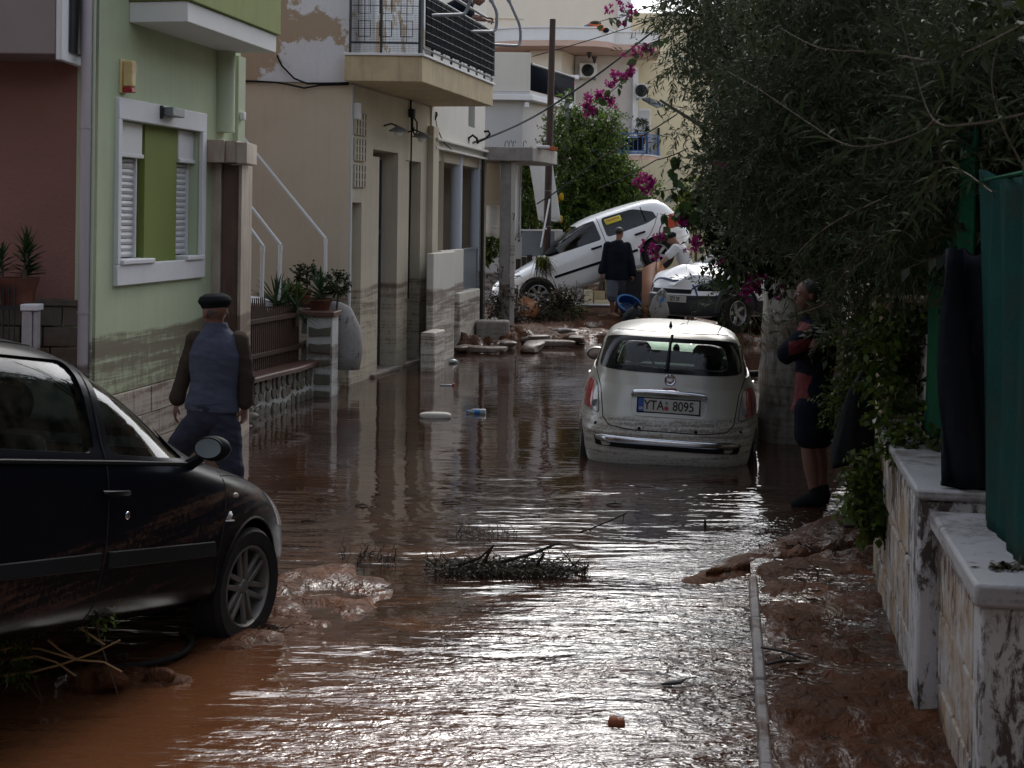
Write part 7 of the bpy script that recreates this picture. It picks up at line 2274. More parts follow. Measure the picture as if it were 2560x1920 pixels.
for sg in (1, -1):
    sk.line([(-.32, 1.38), (-.33, .9), (-.33, .55), (-.3, .24)], 'xz', sg, .006).build('door_gap', M['gap'], GO)
    sk.line([(.93, .93), (.9, .7), (.88, .5), (.86, .24)], 'xz', sg, .006).build('door_gap', M['gap'], GO)
    sk.line([(-1.5, 1.1), (-1.35, .9), (-1.2, .75), (-.98, .6), (-.86, .3)], 'xz', sg, .006).build('door_gap', M['gap'], GO)
    for a, b2 in ((-.88, -.36), (-.29, .84)):
        sk.patch([(a, .52), (b2, .52), (b2, .57), (a, .57)], 'xz', sg, .012, .02, 2, .05).build('rub_strip', M['black_trim'], GO)
    sk.line([(-1.22, 1.02), (-1.21, 1.32)], 'xz', sg, .012, -.004).build('quarter_divider', M['black_trim'], GO)
    for hx in (-.12, -1.02):
        h = sk.project([(hx, .84)], 'xz', sg, .015)[0][0]
        MB().tube([h + V(-.1, 0, 0), h + V(-.08, sg * .02, .0), h + V(.08, sg * .02, .0), h + V(.1, 0, 0)], .02, 8).build('door_handle', M['black_trim'], GO)
    sk.patch(smooth_poly([(.88, .95), (.6, .96), (.62, 1.07), (.74, 1.04)], 4, .3), 'xz', sg, .07, .09, 3, .04).build('door_mirror', M['black_trim'], GO)
    wheel(GO, 1.26, .76 * sg, .31, .315, .19, sg, 7, 'alloy', 0, .65)
    wheel(GO, -1.25, .76 * sg, .33, .315, .19, sg, 5, 'alloy', 0, .65)
    sk.patch([(-1.88, .80), (-1.72, .80), (-1.68, 1.0), (-1.82, 1.0)], 'xz', sg, .006, .01, 3, .04).build('tail_light', M['red_lens'], GO, angle=60)
    sk.patch([(1.62, .62), (1.94, .60), (1.84, .76), (1.6, .80)], 'xz', sg, .006, .01, 3, .04).build('headlight', M['clear_lens'], GO, angle=60)
sk.patch([(-.85, .62), (.85, .62), (.85, .5), (-.85, .5)], 'yz', -1, .012, .02, 3, .05).build('bumper_strip', M['black_trim'], GO)
for sg in (1, -1):
    q = sk.project([(-.78, 1.31)], 'xz', sg, 0)[0][0]
st = bpy.data.objects.new('sale_sticker', None); COL.objects.link(st); st.parent = GO
pc_ = sk.patch([(-.78, 1.19), (-.45, 1.19), (-.45, 1.30), (-.78, 1.30)], 'xz', 1, .004, .002, 3, .05).build('card', M['yellow_card'], st, angle=180)
h = sk.project([(-.615, 1.25)], 'xz', 1, .0045)[0]
tl_ = math.atan2(h[1].z, h[1].y)
text_obj('sticker_text', 'ΠΩΛΕΙΤΑΙ', .062, M['red_ink'], st, h[0] + V(0, 0.002, 0.012), (PI / 2 - tl_, 0, PI), .001, sx=.95, font_bold=True)
for y_ in (-.36, .36):
    car_seat(GO, -.1, y_, .42, 'seat_dark', 'seat_dark', w=.24)
MB().box(-1.05, -.9, -.6, .6, .6, 1.04).build('rear_seatback', M['seat_dark'], GO, bev=.05)
MB().box(.55, .95, -.7, .7, .7, .94).build('dashboard', M['black_trim'], GO, bev=.05)
MB().tube([sk.hit(-1.25, 0, 'xy', 1)[0], sk.hit(-1.25, 0, 'xy', 1)[0] + V(-.1, 0, .14)], .008, 5).build('aerial', M['black_trim'], GO)

# ---- white off-roader with crumpled bonnet
RL = [(.28, -1.8, 1.85, .78, 4, 4), (.36, -1.98, 2.02, .85, 4, 3.8), (.50, -2.03, 2.10, .875, 4.2, 3.4), (.64, -2.03, 2.10, .88, 4.2, 3.3), (.76, -2.02, 2.06, .88, 4.2, 3.2), (.88, -2.0, 2.0, .876, 4.2, 3.2), (.97, -1.99, 1.85, .868, 4.2, 3.2),
      (1.04, -1.98, 1.55, .858, 4.2, 3.4), (1.09, -1.97, 1.22, .845, 4.2, 3.6), (1.14, -1.96, .98, .83, 4.4, 4), (1.25, -1.93, .82, .79, 4.6, 4), (1.4, -1.88, .60, .74, 4.6, 4), (1.52, -1.82, .40, .69, 4.6, 4),
      (1.60, -1.74, .22, .64, 4.2, 3.8), (1.66, -1.6, .05, .54, 3.8, 3.5), (1.69, -1.35, -.15, .38, 3.4, 3.2), (1.70, -1.0, -.4, .1, 3, 3)]
hd = math.radians(180 + 40)
cw = P(1835, 790, 24.0)
Rm = Matrix.Rotation(hd, 4, 'Z')
fl_ = Vector((cw.x, 24.0, 0.14 + .36))
Mloc = fl_ - Rm @ V(1.26, .76, .36)
SV = thing('offroad_car', 'white off-road car with crumpled bonnet and dark bumper behind the silver car', 'car', M=Matrix.Translation(Mloc) @ Rm)
ss = [smooth_poly([(-.25, 1.16), (.80, 1.15), (.45, 1.40), (.2, 1.53), (-.25, 1.56)], 4, .15), smooth_poly([(-1.2, 1.17), (-.36, 1.16), (-.36, 1.56), (-1.15, 1.55)], 4, .15), smooth_poly([(-1.8, 1.18), (-1.3, 1.17), (-1.25, 1.53), (-1.7, 1.5)], 4, .2)]
srw = smooth_poly([(-.6, 1.2), (.6, 1.2), (.52, 1.5), (-.52, 1.5)], 4, .2)
sfw = smooth_poly([(-.7, 1.18), (.7, 1.18), (.56, 1.57), (-.56, 1.57)], 4, .2)
body, sk = make_body(SV, RL, 'white_car', ss, srw, sfw, [(-1.25, .38, .42), (1.26, .38, .42)], .6, 1.62, .95)
# crumple the bonnet
me = body.data
for v_ in me.vertices:
    x, y, z = v_.co
    if x > 1.05 and z > .8:
        k = (x - 1.05)
        v_.co.z += 0.07 * math.sin(x * 6 + y * 3.5) * min(1, k * 2) + 0.05 * math.sin(y * 9 + x * 2) * min(1, k * 2) + 0.05 * k
        v_.co.x += 0.05 * math.sin(y * 7) * min(1, k)
panes(SV, sk, ss, srw, sfw, 'glass_dark')
for sg in (1, -1):
    wheel(SV, 1.26, .76 * sg, .36, .36, .22, sg, 5, 'alloy', 0, .6)
    wheel(SV, -1.25, .76 * sg, .36, .36, .22, sg, 5, 'alloy', 0, .6)
    for wx_ in (1.26, -1.25):
        b = MB()
        h = sk.project([(wx_ + .46 * math.cos(a), .38 + .46 * math.sin(a)) for a in [PI * k / 18 for k in range(19)]], 'xz', sg, .012)
        b.tube([q[0] for q in h if q], .055, 8, flat=.5, side=(0, 1, 0))
        b.build('wheel_arch', M['grey_trim'], SV)
    sk.patch([(-.8, .32), (.8, .32), (.8, .56), (-.8, .56)], 'xz', sg, .014, .02, 3, .08).build('sill_cladding', M['grey_trim'], SV)
sk.patch(smooth_poly([(-.86, .34), (.86, .34), (.865, .66), (-.865, .66)], 4, .1), 'yz', 1, .03, .05, 6, .05).build('front_bumper', M['grey_trim'], SV)
sk.patch([(-.45, .69), (.45, .69), (.45, .76), (-.45, .76)], 'yz', 1, .01, .02, 3, .05).build('grille', M['black_trim'], SV)
for sg in (1, -1):
    sk.patch(smooth_poly([(.52 * sg, .74), (.80 * sg, .74), (.80 * sg, .93), (.55 * sg, .9)], 4, .2), 'yz', 1, .006, .02, 3, .04).build('headlight', M['black_trim'] if sg > 0 else M['clear_lens'], SV)
sk.line([(2.0, .8), (1.95, .5), (1.98, 0.), (1.9, -.4), (1.93, -.8)], 'xy', 1, .02, .0).build('bonnet_torn_edge', M['blue_edge'], SV)
sk.line([(1.0, .78), (1.4, .70), (1.8, .62), (1.98, .45)], 'xy', 1, .014, .03).build('bonnet_gap', M['blue_edge'], SV)
x_ = sk.hit(.25, .60, 'yz', 1)[0].x
pl2 = bpy.data.objects.new('number_plate', None); COL.objects.link(pl2); pl2.parent = SV; pl2.location = (x_ + .05, .2, .60)
MB().box(-.006, .004, -.26, .26, -.056, .056).build('plate_face', M['plate'], pl2, bev=.002)
text_obj('plate_text', 'IZY 59', .1, M['ink'], pl2, (.006, 0, -.002), (PI / 2, 0, PI / 2), .001, sx=.8, font_bold=True)
MB().box(.6, 1.0, -.7, .7, .85, 1.12).build('dashboard', M['black_trim'], SV, bev=.05)
for y_ in (-.36, .36):
    car_seat(SV, -.05, y_, .62, 'seat_dark', 'seat_dark', w=.24)

# ------------------------------------------------------------------ people
def remeshed(mb, name, mat_, parent, voxel=0.009, smooth=3, wrinkle=0.0, seed=0):
    o = mb.build(name, mat_, None, smooth=True, angle=180)
    r = o.modifiers.new('r', 'REMESH'); r.mode = 'VOXEL'; r.voxel_size = voxel; r.use_smooth_shade = True
    if smooth:
        s_ = o.modifiers.new('s', 'SMOOTH'); s_.iterations = smooth; s_.factor = 0.5
    bpy.context.view_layer.update()
    apply_mods(o)
    if wrinkle:
        me = o.data
        n = len(me.vertices)
        co = np.empty(n * 3, np.float32); me.vertices.foreach_get('co', co); co = co.reshape(-1, 3)
        no = np.empty(n * 3, np.float32); me.vertex_normals.foreach_get('vector', no); no = no.reshape(-1, 3)
        w_ = (fbm(co[:, 0] * 9 + co[:, 2] * 5 + 40 + seed, co[:, 2] * 16 + co[:, 1] * 7 + 60, 77, 3) - 0.5) * 2
        co = co + no * (w_ * wrinkle)[:, None]
        me.vertices.foreach_set('co', co.ravel())
        me.update()
    me = o.data
    me.polygons.foreach_set('use_smooth', [True] * len(me.polygons))
    o.parent = parent
    return o

def torso(mb, J, side, e=0.0, top=True, low=0.0, bulk=1.0):
    pts = [J['pelvis'] - (J['waist'] - J['pelvis']) * (0.45 + low), J['pelvis'], J['waist'], J['chest'], J['chest'].lerp(J['neck'], 0.55)]
    rr = [0.13, 0.155, 0.135, 0.165, 0.15]
    fl = [0.75, 0.72, 0.72, 0.68, 0.62]
    if top:
        pts.append(J['neck'] + V(0, 0, 0.0)); rr.append(0.06); fl.append(0.95)
    mb.tube(pts, [(r * bulk + e) for r in rr], 20, flat=fl, side=side)
    return mb

def limb(mb, pts, rr, e=0.0, flat=1.0):
    rr = [r + e for r in rr]
    mb.tube(pts, rr, 12, flat=flat)
    for p, r in zip(pts, rr):
        mb.ell(p, (r, r, r), 12, 8)
    return mb

def arm(mb, J, s, e=0.0, to=1.0, frm=0.0):
    a, b, c = J['sh' + s], J['el' + s], J['wr' + s]
    pts = [a, a.lerp(b, .5), b, b.lerp(c, .4), c]
    rr = [.056, .048, .040, .039, .027]
    if to < 1.0:
        tot = to * 4
        k = int(tot); f = tot - k
        pts = pts[:k + 1] + ([pts[k].lerp(pts[k + 1], f)] if f > .01 else [])
        rr = rr[:k + 1] + ([rr[k]] if f > .01 else [])
    return limb(mb, pts, rr, e)

def leg(mb, J, s, e=0.0, to=1.0, bulk=1.0):
    a, b, c = J['hip' + s], J['kn' + s], J['an' + s]
    pts = [a, a.lerp(b, .4), b, b.lerp(c, .3), b.lerp(c, .7), c]
    rr = [.088 * bulk, .078 * bulk, .056, .058, .043, .036]
    if to < 1.0:
        tot = to * 5
        k = int(tot); f = tot - k
        pts = pts[:k + 1] + ([pts[k].lerp(pts[k + 1], f)] if f > .01 else [])
        rr = rr[:k + 1] + ([rr[k]] if f > .01 else [])
    return limb(mb, pts, rr, e)

def foot(mb, J, s, e=0.0):
    a, t = J['an' + s], J['toe' + s]
    d = (t - a); d.z = 0; d.normalize()
    heel = V(a.x, a.y, t.z) - d * 0.05
    mb.tube([heel + V(0, 0, .03), a + V(0, 0, -.02), a.lerp(t, .6) + V(0, 0, .0), t + V(0, 0, .0), t + d * .04 - V(0, 0, .005)], [.03 + e, .038 + e, .036 + e, .033 + e, .015 + e], 12)
    return mb

def hand(mb, w, d, palm_n, curl=0.6, thumb=1, size=1.0):
    """w wrist, d direction to the fingers, palm_n palm normal"""
    d = Vector(d).normalized(); n = Vector(palm_n); n = (n - d * n.dot(d)).normalized(); s = d.cross(n)
    S = size
    mb.tube([w, w + d * .03 * S, w + d * .09 * S], [.026 * S, .036 * S, .04 * S], 12, flat=.42, side=s)
    for k in range(4):
        o = (k - 1.5) * .019 * S
        L = (.066, .075, .07, .055)[k] * S
        p0 = w + d * .085 * S + s * o
        p1 = p0 + (d * math.cos(curl * .5) + n * math.sin(curl * .5)) * L * .45
        p2 = p1 + (d * math.cos(curl * 1.3) + n * math.sin(curl * 1.3)) * L * .32
        p3 = p2 + (d * math.cos(curl * 2.0) + n * math.sin(curl * 2.0)) * L * .25
        mb.tube([p0 - d * .02, p0, p1, p2, p3], [.0095 * S, .0098 * S, .0092 * S, .0085 * S, .006 * S], 8)
    b = w + d * .03 * S + s * thumb * -.028 * S
    t1 = b + (d * .6 - s * thumb * .6 + n * .4).normalized() * .035 * S
    t2 = t1 + (d * .85 - s * thumb * .15 + n * .5).normalized() * .03 * S
    mb.tube([b - d * .01, b, t1, t2], [.014 * S, .014 * S, .011 * S, .008 * S], 8)
    return mb

def head(mb, c, f, up=V(0, 0, 1), S=1.0, neck=None):
    """f: facing direction"""
    f = Vector(f).normalized(); up = (Vector(up) - f * Vector(up).dot(f)).normalized(); s = f.cross(up)
    R_ = Matrix((( s.x, f.x, up.x, c.x), (s.y, f.y, up.y, c.y), (s.z, f.z, up.z, c.z), (0, 0, 0, 1)))
    mb.ell((0, -.008 * S, .03 * S), (.076 * S, .093 * S, .085 * S), 20, 14, M=R_)
    mb.ell((0, .022 * S, -.03 * S), (.058 * S, .066 * S, .075 * S), 16, 10, M=R_)
    mb.ell((0, .04 * S, -.082 * S), (.03 * S, .036 * S, .026 * S), 12, 8, M=R_)
    mb.tube([R_ @ V(0, .082 * S, .02 * S), R_ @ V(0, .104 * S, -.018 * S), R_ @ V(0, .088 * S, -.03 * S)], [.009, .014, .012], 8)
    mb.ell((0, .084 * S, -.055 * S), (.024 * S, .012 * S, .009 * S), 10, 6, M=R_)
    mb.ell((0, .076 * S, .032 * S), (.05 * S, .012 * S, .011 * S), 10, 6, M=R_)
    for k in (-1, 1):
        mb.ell((k * .077 * S, -.012 * S, -.005 * S), (.009 * S, .02 * S, .032 * S), 10, 8, M=R_)
    if neck is not None:
        mb.tube([neck + V(0, 0, -.05), neck, c - up * .03 * S - f * .02 * S], [.075, .058, .052], 14)
    return R_

def eyes(parent, R_, S=1.0):
    for k in (-1, 1):
        MB().ell((k * .03 * S, .08 * S, .014 * S), (.012 * S, .008 * S, .008 * S), 10, 8, M=R_).build('eye', M['cap_white'], parent)
        MB().ell((k * .03 * S, .0865 * S, .014 * S), (.005 * S, .003 * S, .005 * S), 8, 6, M=R_).build('pupil', M['ink'], parent)

def joints(Y, base, D):
    J = {}
    for k, q in D.items():
        px, py = q[0], q[1]
        dy = q[2] if len(q) > 2 else 0.0
        J[k] = P(px, py, Y + dy) - base
    return J

# 1. man in flat cap, seen from behind, wading beside the black car
base = P(545, 1350, 9.75)
J = joints(9.75, base, dict(head=(537, 783), neck=(541, 824), chest=(543, 885), waist=(536, 960, .0), pelvis=(530, 1025), shL=(492, 850), shR=(597, 852), elL=(458, 945, .02), wrL=(441, 1005, .04), elR=(616, 945, 0), wrR=(612, 1015, .03),
                            hipL=(502, 1060), hipR=(556, 1062), knL=(432, 1140, .2), anL=(380, 1270, .35), toeL=(355, 1290, .5), knR=(580, 1180, -.02), anR=(592, 1310, .05), toeR=(590, 1335, .2)))
PM = thing('person', 'man in black flat cap and slate blue vest seen from behind beside the black car', 'person', base)
side = V(1, .08, 0)
mb = MB(); torso(mb, J, side); arm(mb, J, 'L'); arm(mb, J, 'R'); leg(mb, J, 'L'); leg(mb, J, 'R'); foot(mb, J, 'L'); foot(mb, J, 'R')
hand(mb, J['wrL'], V(-.12, .02, -1), V(.9, .3, 0), .5, -1); hand(mb, J['wrR'], V(-.02, .02, -1), V(-.9, .3, 0), .7, 1)
Rh = head(mb, J['head'], V(-.62, .75, -.06), neck=J['neck'], S=1.1)
remeshed(mb, 'body', M['skin_dk'], PM, .0075, 2)
eyes(PM, Rh, 1.1)
mb = MB(); torso(mb, J, side, .03, True, -.4, 1.02); mb.ell(J['shL'] + V(.02, 0, -.0), (.06, .075, .06)); mb.ell(J['shR'] + V(-.02, 0, .0), (.06, .075, .06))
mb.tube([J['neck'] + V(0, 0, -.04), J['neck'] + V(-.005, 0.01, .045)], [.1, .078], 16)
mb.tube([J['waist'], J['pelvis'] + V(0, 0, .03), J['pelvis'] - V(0, 0, .0)], [.17, .186, .188], 20, flat=.72, side=side)
vest = remeshed(mb, 'vest', M['vest'], PM, .009, 3, .011)
MB().tube([J['pelvis'] + V(-.1, -.155, .05), J['pelvis'] + V(.1, -.155, .06)], .004, 6).build('pocket_seam', M['trouser'], vest)
mb = MB(); arm(mb, J, 'L', .018, .93); arm(mb, J, 'R', .018, .93)
remeshed(mb, 'jumper_sleeves', M['brown_sleeve'], PM, .009, 2, .008)
mb = MB(); leg(mb, J, 'L', .03, .99, 1.02); leg(mb, J, 'R', .03, .99, 1.02)
mb.tube([J['pelvis'] + V(0, 0, .06), J['pelvis'] - V(0, 0, .06), J['pelvis'] - V(0, 0, .12)], [.165, .18, .15], 18, flat=.75, side=side)
remeshed(mb, 'trousers', M['trouser'], PM, .010, 3, .013, 5)
mb = MB(); foot(mb, J, 'L', .012); foot(mb, J, 'R', .012); remeshed(mb, 'shoes', M['navy_knit'], PM, .01, 1)
mb = MB()
mb.ell((0, -.018, .022), (.082, .09, .07), 18, 12, M=Rh)
remeshed(mb, 'hair', M['hair_grey'], PM, .007, 1)
mb = MB()
mb.lathe([(0, .138), (.06, .134), (.1, .112), (.114, .084), (.11, .066), (.095, .05), (.09, .03), (0, .03)], 28, M=Rh @ Matrix.Translation((0, -.006, .004)) @ Matrix.Diagonal((1.0, 1.14, 1, 1)))
mb.tube([(Rh @ V(-.05, .085, .055)), (Rh @ V(0, .12, .05)), (Rh @ V(.05, .085, .055))], [.014, .02, .014], 8, flat=.4)
remeshed(mb, 'flat_cap', M['cap'], PM, .006, 2)

# 2. man in navy and red jacket with folded arms, standing in profile on the right
base = P(2035, 1254, 10.4)
J = joints(10.4, base, dict(head=(2019, 722), neck=(2034, 778), chest=(2040, 845), waist=(2036, 920), pelvis=(2036, 985), shL=(2030, 812, -.17), shR=(2034, 812, .17), elL=(1968, 868, -.2), elR=(1985, 862, .15), wrL=(2012, 846, -.02), wrR=(2010, 842, -.16),
                            hipL=(2028, 1010, -.09), hipR=(2044, 1008, .09), knL=(2022, 1110, -.09), anL=(2038, 1222, -.09), toeL=(1992, 1246, -.1), knR=(2048, 1112, .09), anR=(2056, 1216, .09), toeR=(2012, 1238, .08)))
PJ = thing('person', 'man in navy and red jacket and dark shorts standing arms folded under the tree', 'person', base)
side = V(0, 1, 0)
mb = MB(); torso(mb, J, side); arm(mb, J, 'L'); arm(mb, J, 'R'); leg(mb, J, 'L'); leg(mb, J, 'R'); foot(mb, J, 'L'); foot(mb, J, 'R')
hand(mb, J['wrL'], V(.75, .6, .2), V(0.2, .9, 0), .7, 1); hand(mb, J['wrR'], V(.3, -.9, .1), V(1, 0, 0), .8, -1)
Rh = head(mb, J['head'], V(-1, -.12, -.02), neck=J['neck'])
remeshed(mb, 'body', M['skin_dk'], PJ, .0075, 2)
eyes(PJ, Rh)
mb = MB(); torso(mb, J, side, .045, True, .15, 1.05); arm(mb, J, 'L', .035, .96); arm(mb, J, 'R', .035, .96)
mb.tube([J['neck'] + V(0, 0, -.05), J['neck'] + V(-.01, 0, .03)], [.09, .078], 14)
mb.tube([J['waist'], J['pelvis'] - V(0, 0, .02), J['pelvis'] - V(-.0, 0, .08)], [.16, .19, .2], 20, flat=.85, side=side)
jk = remeshed(mb, 'rain_jacket', M['navy_knit'], PJ, .009, 2, .011, 9)
# red panels follow the jacket surface: select its faces
jk.data.materials.append(M['red_cloth'])
PJ.location.z -= .05
inv_b = base
for pl__ in jk.data.polygons:
    c = pl__.center + base
    pxx = CX + (c.x * FPX) / c.y; pyy = CY - ((c.z - CAMH) * FPX) / c.y + (pxx - CX) * ROLL
    near_side = c.y < 10.44
    wv = 6 * math.sin(pyy * .09)
    redzone = (912 + (pxx - 1990) * .25 < pyy < 1010 and pxx < 2030 + wv) or (780 + (pxx - 1985) * .3 < pyy < 806 + (pxx - 1985) * .2 and 1985 < pxx < 2030) or (838 - (pxx - 1976) * .2 < pyy < 872 - (pxx - 1976) * .25 and 1976 < pxx < 2032 + wv)
    if redzone and near_side:
        pl__.material_index = 1
mb = MB(); leg(mb, J, 'L', .04, .26, 1.0); leg(mb, J, 'R', .04, .26, 1.0)
mb.tube([J['pelvis'] + V(0, 0, .04), J['pelvis'] - V(0, 0, .1)], [.165, .17], 18, flat=.9, side=side)
remeshed(mb, 'shorts', M['navy_knit'], PJ, .01, 3, .004)
mb = MB(); foot(mb, J, 'L', .014); foot(mb, J, 'R', .014)
for s_ in 'LR': mb.tube([J['an' + s_] + V(0, 0, -.03), J['an' + s_] + V(0, 0, .07)], [.05, .046], 12)
remeshed(mb, 'shoes', M['cap'], PJ, .009, 1)
mb = MB(); mb.ell((0, -.026, .04), (.085, .094, .088), 18, 12, M=Rh); mb.ell((0, -.05, -.01), (.07, .055, .06), 14, 10, M=Rh); remeshed(mb, 'hair', M['hair'], PJ, .007, 1)

# 3. man in black jacket seen from behind in front of the tilted car
base = P(1542, 793, 26.9)
J = joints(26.9, base, dict(head=(1549, 584), neck=(1547, 604), chest=(1544, 628), waist=(1542, 660), pelvis=(1542, 686), shL=(1520, 615), shR=(1567, 616), elL=(1512, 652, .03), wrL=(1503, 680, -.02), elR=(1578, 655), wrR=(1583, 685),
                            hipL=(1534, 695), hipR=(1550, 695), knL=(1530, 738, -.05), anL=(1531, 783, .02), toeL=(1546, 791, -.1), knR=(1548, 738, .25), anR=(1540, 778, .5), toeR=(1556, 786, .45)))
PB = thing('person', 'barefoot man in black jacket and rolled grey shorts seen from behind before the tilted car', 'person', base)
side = V(1, -.1, 0)
mb = MB(); torso(mb, J, side); arm(mb, J, 'L'); arm(mb, J, 'R'); leg(mb, J, 'L'); leg(mb, J, 'R'); foot(mb, J, 'L'); foot(mb, J, 'R')
hand(mb, J['wrL'], V(-.05, 0, -1), V(.9, .3, 0), .7, -1); hand(mb, J['wrR'], V(.02, 0, -1), V(-.9, .3, 0), .6, 1)
Rh = head(mb, J['head'], V(.55, .83, -.1), neck=J['neck'])
remeshed(mb, 'body', M['skin'], PB, .009, 1)
mb = MB(); torso(mb, J, side, .055, True, .1, 1.1); arm(mb, J, 'L', .035, .97); arm(mb, J, 'R', .035, .97)
mb.tube([J['waist'], J['pelvis'] - V(0, 0, .05), J['pelvis'] - V(0, 0, .1)], [.2, .225, .225], 18, flat=.7, side=side)
mb.tube([J['neck'] + V(0, 0, -.04), J['neck'] + V(0, 0, .03)], [.095, .08], 14)
remeshed(mb, 'jacket', M['navy_knit'], PB, .012, 3, .006)
mb = MB(); leg(mb, J, 'L', .045, .48); leg(mb, J, 'R', .045, .48)
mb.tube([J['pelvis'] + V(0, 0, .04), J['pelvis'] - V(0, 0, .12)], [.16, .17], 16, flat=.8, side=side)
for s_ in 'LR':
    c = J['kn' + s_].lerp(J['an' + s_], .02); mb.tube([c - V(0, 0, .03), c + V(0, 0, .03)], [.108, .105], 14)
remeshed(mb, 'rolled_shorts', M['grey_short'], PB, .012, 2, .004)
mb = MB(); mb.ell((0, -.02, .045), (.083, .094, .082), 18, 12, M=Rh); remeshed(mb, 'hair', M['hair'], PB, .009, 1)

# 4. man in white T-shirt bending over the boards
base = P(1722, 815, 26.3)
J = joints(26.3, base, dict(head=(1680, 597), neck=(1694, 612), chest=(1706, 636), waist=(1718, 668), pelvis=(1724, 690), shL=(1688, 622, -.18), shR=(1706, 622, .18), elL=(1668, 642, -.25), wrL=(1653, 657, -.3), elR=(1722, 650, .1), wrR=(1728, 634, -.1),
                            hipL=(1720, 702, -.09), hipR=(1728, 702, .09), knL=(1712, 752, -.1), anL=(1722, 800, -.1), toeL=(1700, 808, -.1), knR=(1722, 754, .1), anR=(1732, 802, .1), toeR=(1712, 810, .1)))
PT = thing('person', 'man in white T-shirt and dark cap bending towards the brown boards by the raised wheel', 'person', base)
side = V(.1, 1, 0)
mb = MB(); torso(mb, J, side); arm(mb, J, 'L'); arm(mb, J, 'R'); leg(mb, J, 'L'); leg(mb, J, 'R'); foot(mb, J, 'L'); foot(mb, J, 'R')
hand(mb, J['wrL'], V(-.5, 0, -1), V(.5, .5, -.3), .9, 1); hand(mb, J['wrR'], V(.2, 0, 1), V(-.9, .3, 0), .8, 1)
Rh = head(mb, J['head'], V(-.8, -.25, -.4), neck=J['neck'])
remeshed(mb, 'body', M['skin'], PT, .009, 1)
mb = MB(); torso(mb, J, side, .035, True, .05, 1.0); arm(mb, J, 'L', .035, .4); arm(mb, J, 'R', .035, .4)
remeshed(mb, 'tee_shirt', M['tee'], PT, .012, 3, .007)
mb = MB(); leg(mb, J, 'L', .04, .55); leg(mb, J, 'R', .04, .55); mb.tube([J['pelvis'] + V(0, 0, .04), J['pelvis'] - V(0, 0, .1)], [.16, .165], 16, flat=.9, side=side)
remeshed(mb, 'shorts', M['navy_knit'], PT, .014, 2)
mb = MB(); mb.ell((0, -.012, .055), (.085, .1, .072), 18, 12, M=Rh); mb.tube([Rh @ V(-.03, .07, .05), Rh @ V(0, .14, .045), Rh @ V(.03, .07, .05)], [.02, .02, .02], 8, flat=.4)
remeshed(mb, 'peaked_cap', M['cap'], PT, .009, 1)

# 5. man leaning on the balcony railing
base = P(1118, 128, 20.0)
J = joints(20.0, base, dict(head=(1196, -6, 0), neck=(1176, 4), chest=(1156, 18), waist=(1128, 28), pelvis=(1112, 36), shL=(1164, 12, .16), shR=(1158, 14, -.18), elR=(1172, 44, -.15), wrR=(1212, 50, -.2), elL=(1176, 40, .2), wrL=(1214, 46, .15),
                            hipL=(1110, 44, .09), hipR=(1110, 46, -.09), knL=(1116, 90, .09), anL=(1112, 122, .09), toeL=(1130, 126, .09), knR=(1112, 92, -.09), anR=(1106, 122, -.09), toeR=(1124, 126, -.09)))
PL = thing('person', 'man in dark T-shirt leaning forward over the balcony railing', 'person', base)
side = V(0, 1, 0)
mb = MB(); torso(mb, J, side); arm(mb, J, 'L'); arm(mb, J, 'R'); leg(mb, J, 'L'); leg(mb, J, 'R'); foot(mb, J, 'L'); foot(mb, J, 'R')
hand(mb, J['wrL'], V(1, 0, -.05), V(0, -.3, -1), 1.3, -1); hand(mb, J['wrR'], V(1, .1, -.1), V(0, .3, -1), 1.4, 1)
Rh = head(mb, J['head'], V(.9, -.1, -.35), neck=J['neck'])
remeshed(mb, 'body', M['skin_dk'], PL, .009, 1)
mb = MB(); torso(mb, J, side, .03, True, 0, 1.08); arm(mb, J, 'L', .03, .42); arm(mb, J, 'R', .03, .42)
remeshed(mb, 'tee_shirt', M['navy_knit'], PL, .012, 3, .006)
mb = MB(); leg(mb, J, 'L', .03, .95); leg(mb, J, 'R', .03, .95); mb.tube([J['pelvis'] + V(-.05, 0, .02), J['pelvis'] - V(0, 0, .1)], [.15, .16], 16, flat=.9, side=side)
remeshed(mb, 'trousers', M['trouser'], PL, .014, 2)
mb = MB(); mb.ell((0, -.02, .045), (.083, .094, .082), 18, 12, M=Rh); remeshed(mb, 'hair', M['hair'], PL, .009, 1)

# ------------------------------------------------------------------ flood debris and small things
def bumpy(mb, c, r, seed, amp=0.25, seg=18, rings=12, M_=None, sq=1.0):
    """lumpy stone"""
    rr = random.Random(seed)
    k = [(V(rr.uniform(-1, 1), rr.uniform(-1, 1), rr.uniform(-1, 1)).normalized(), rr.uniform(1.5, 4), rr.uniform(0, 6)) for _ in range(5)]
    vs = []
    for i in range(rings + 1):
        th = PI * i / rings
        for j in range(seg):
            a = 2 * PI * j / seg
            d = V(max(1e-4, math.sin(th)) * math.cos(a), max(1e-4, math.sin(th)) * math.sin(a), -math.cos(th))
            q = 1 + amp * sum(math.sin(d.dot(n) * f + p) for n, f, p in k) / 3
            if sq < 1:
                d = V(*[math.copysign(abs(x) ** sq, x) for x in d])
            vs.append(V(c[0] + d.x * r[0] * q, c[1] + d.y * r[1] * q, c[2] + d.z * r[2] * q))
    mb.add(vs, [(i * seg + j, i * seg + (j + 1) % seg, (i + 1) * seg + (j + 1) % seg, (i + 1) * seg + j) for i in range(rings) for j in range(seg)], 0, M_)
    return mb

def lone(name, label, cat, px, py, z, mb, mats, **kw):
    q = Pz(px, py, z)
    o = mb.build(name, mats, None, **kw)
    o.location = q
    tag(o, label, cat)
    return o

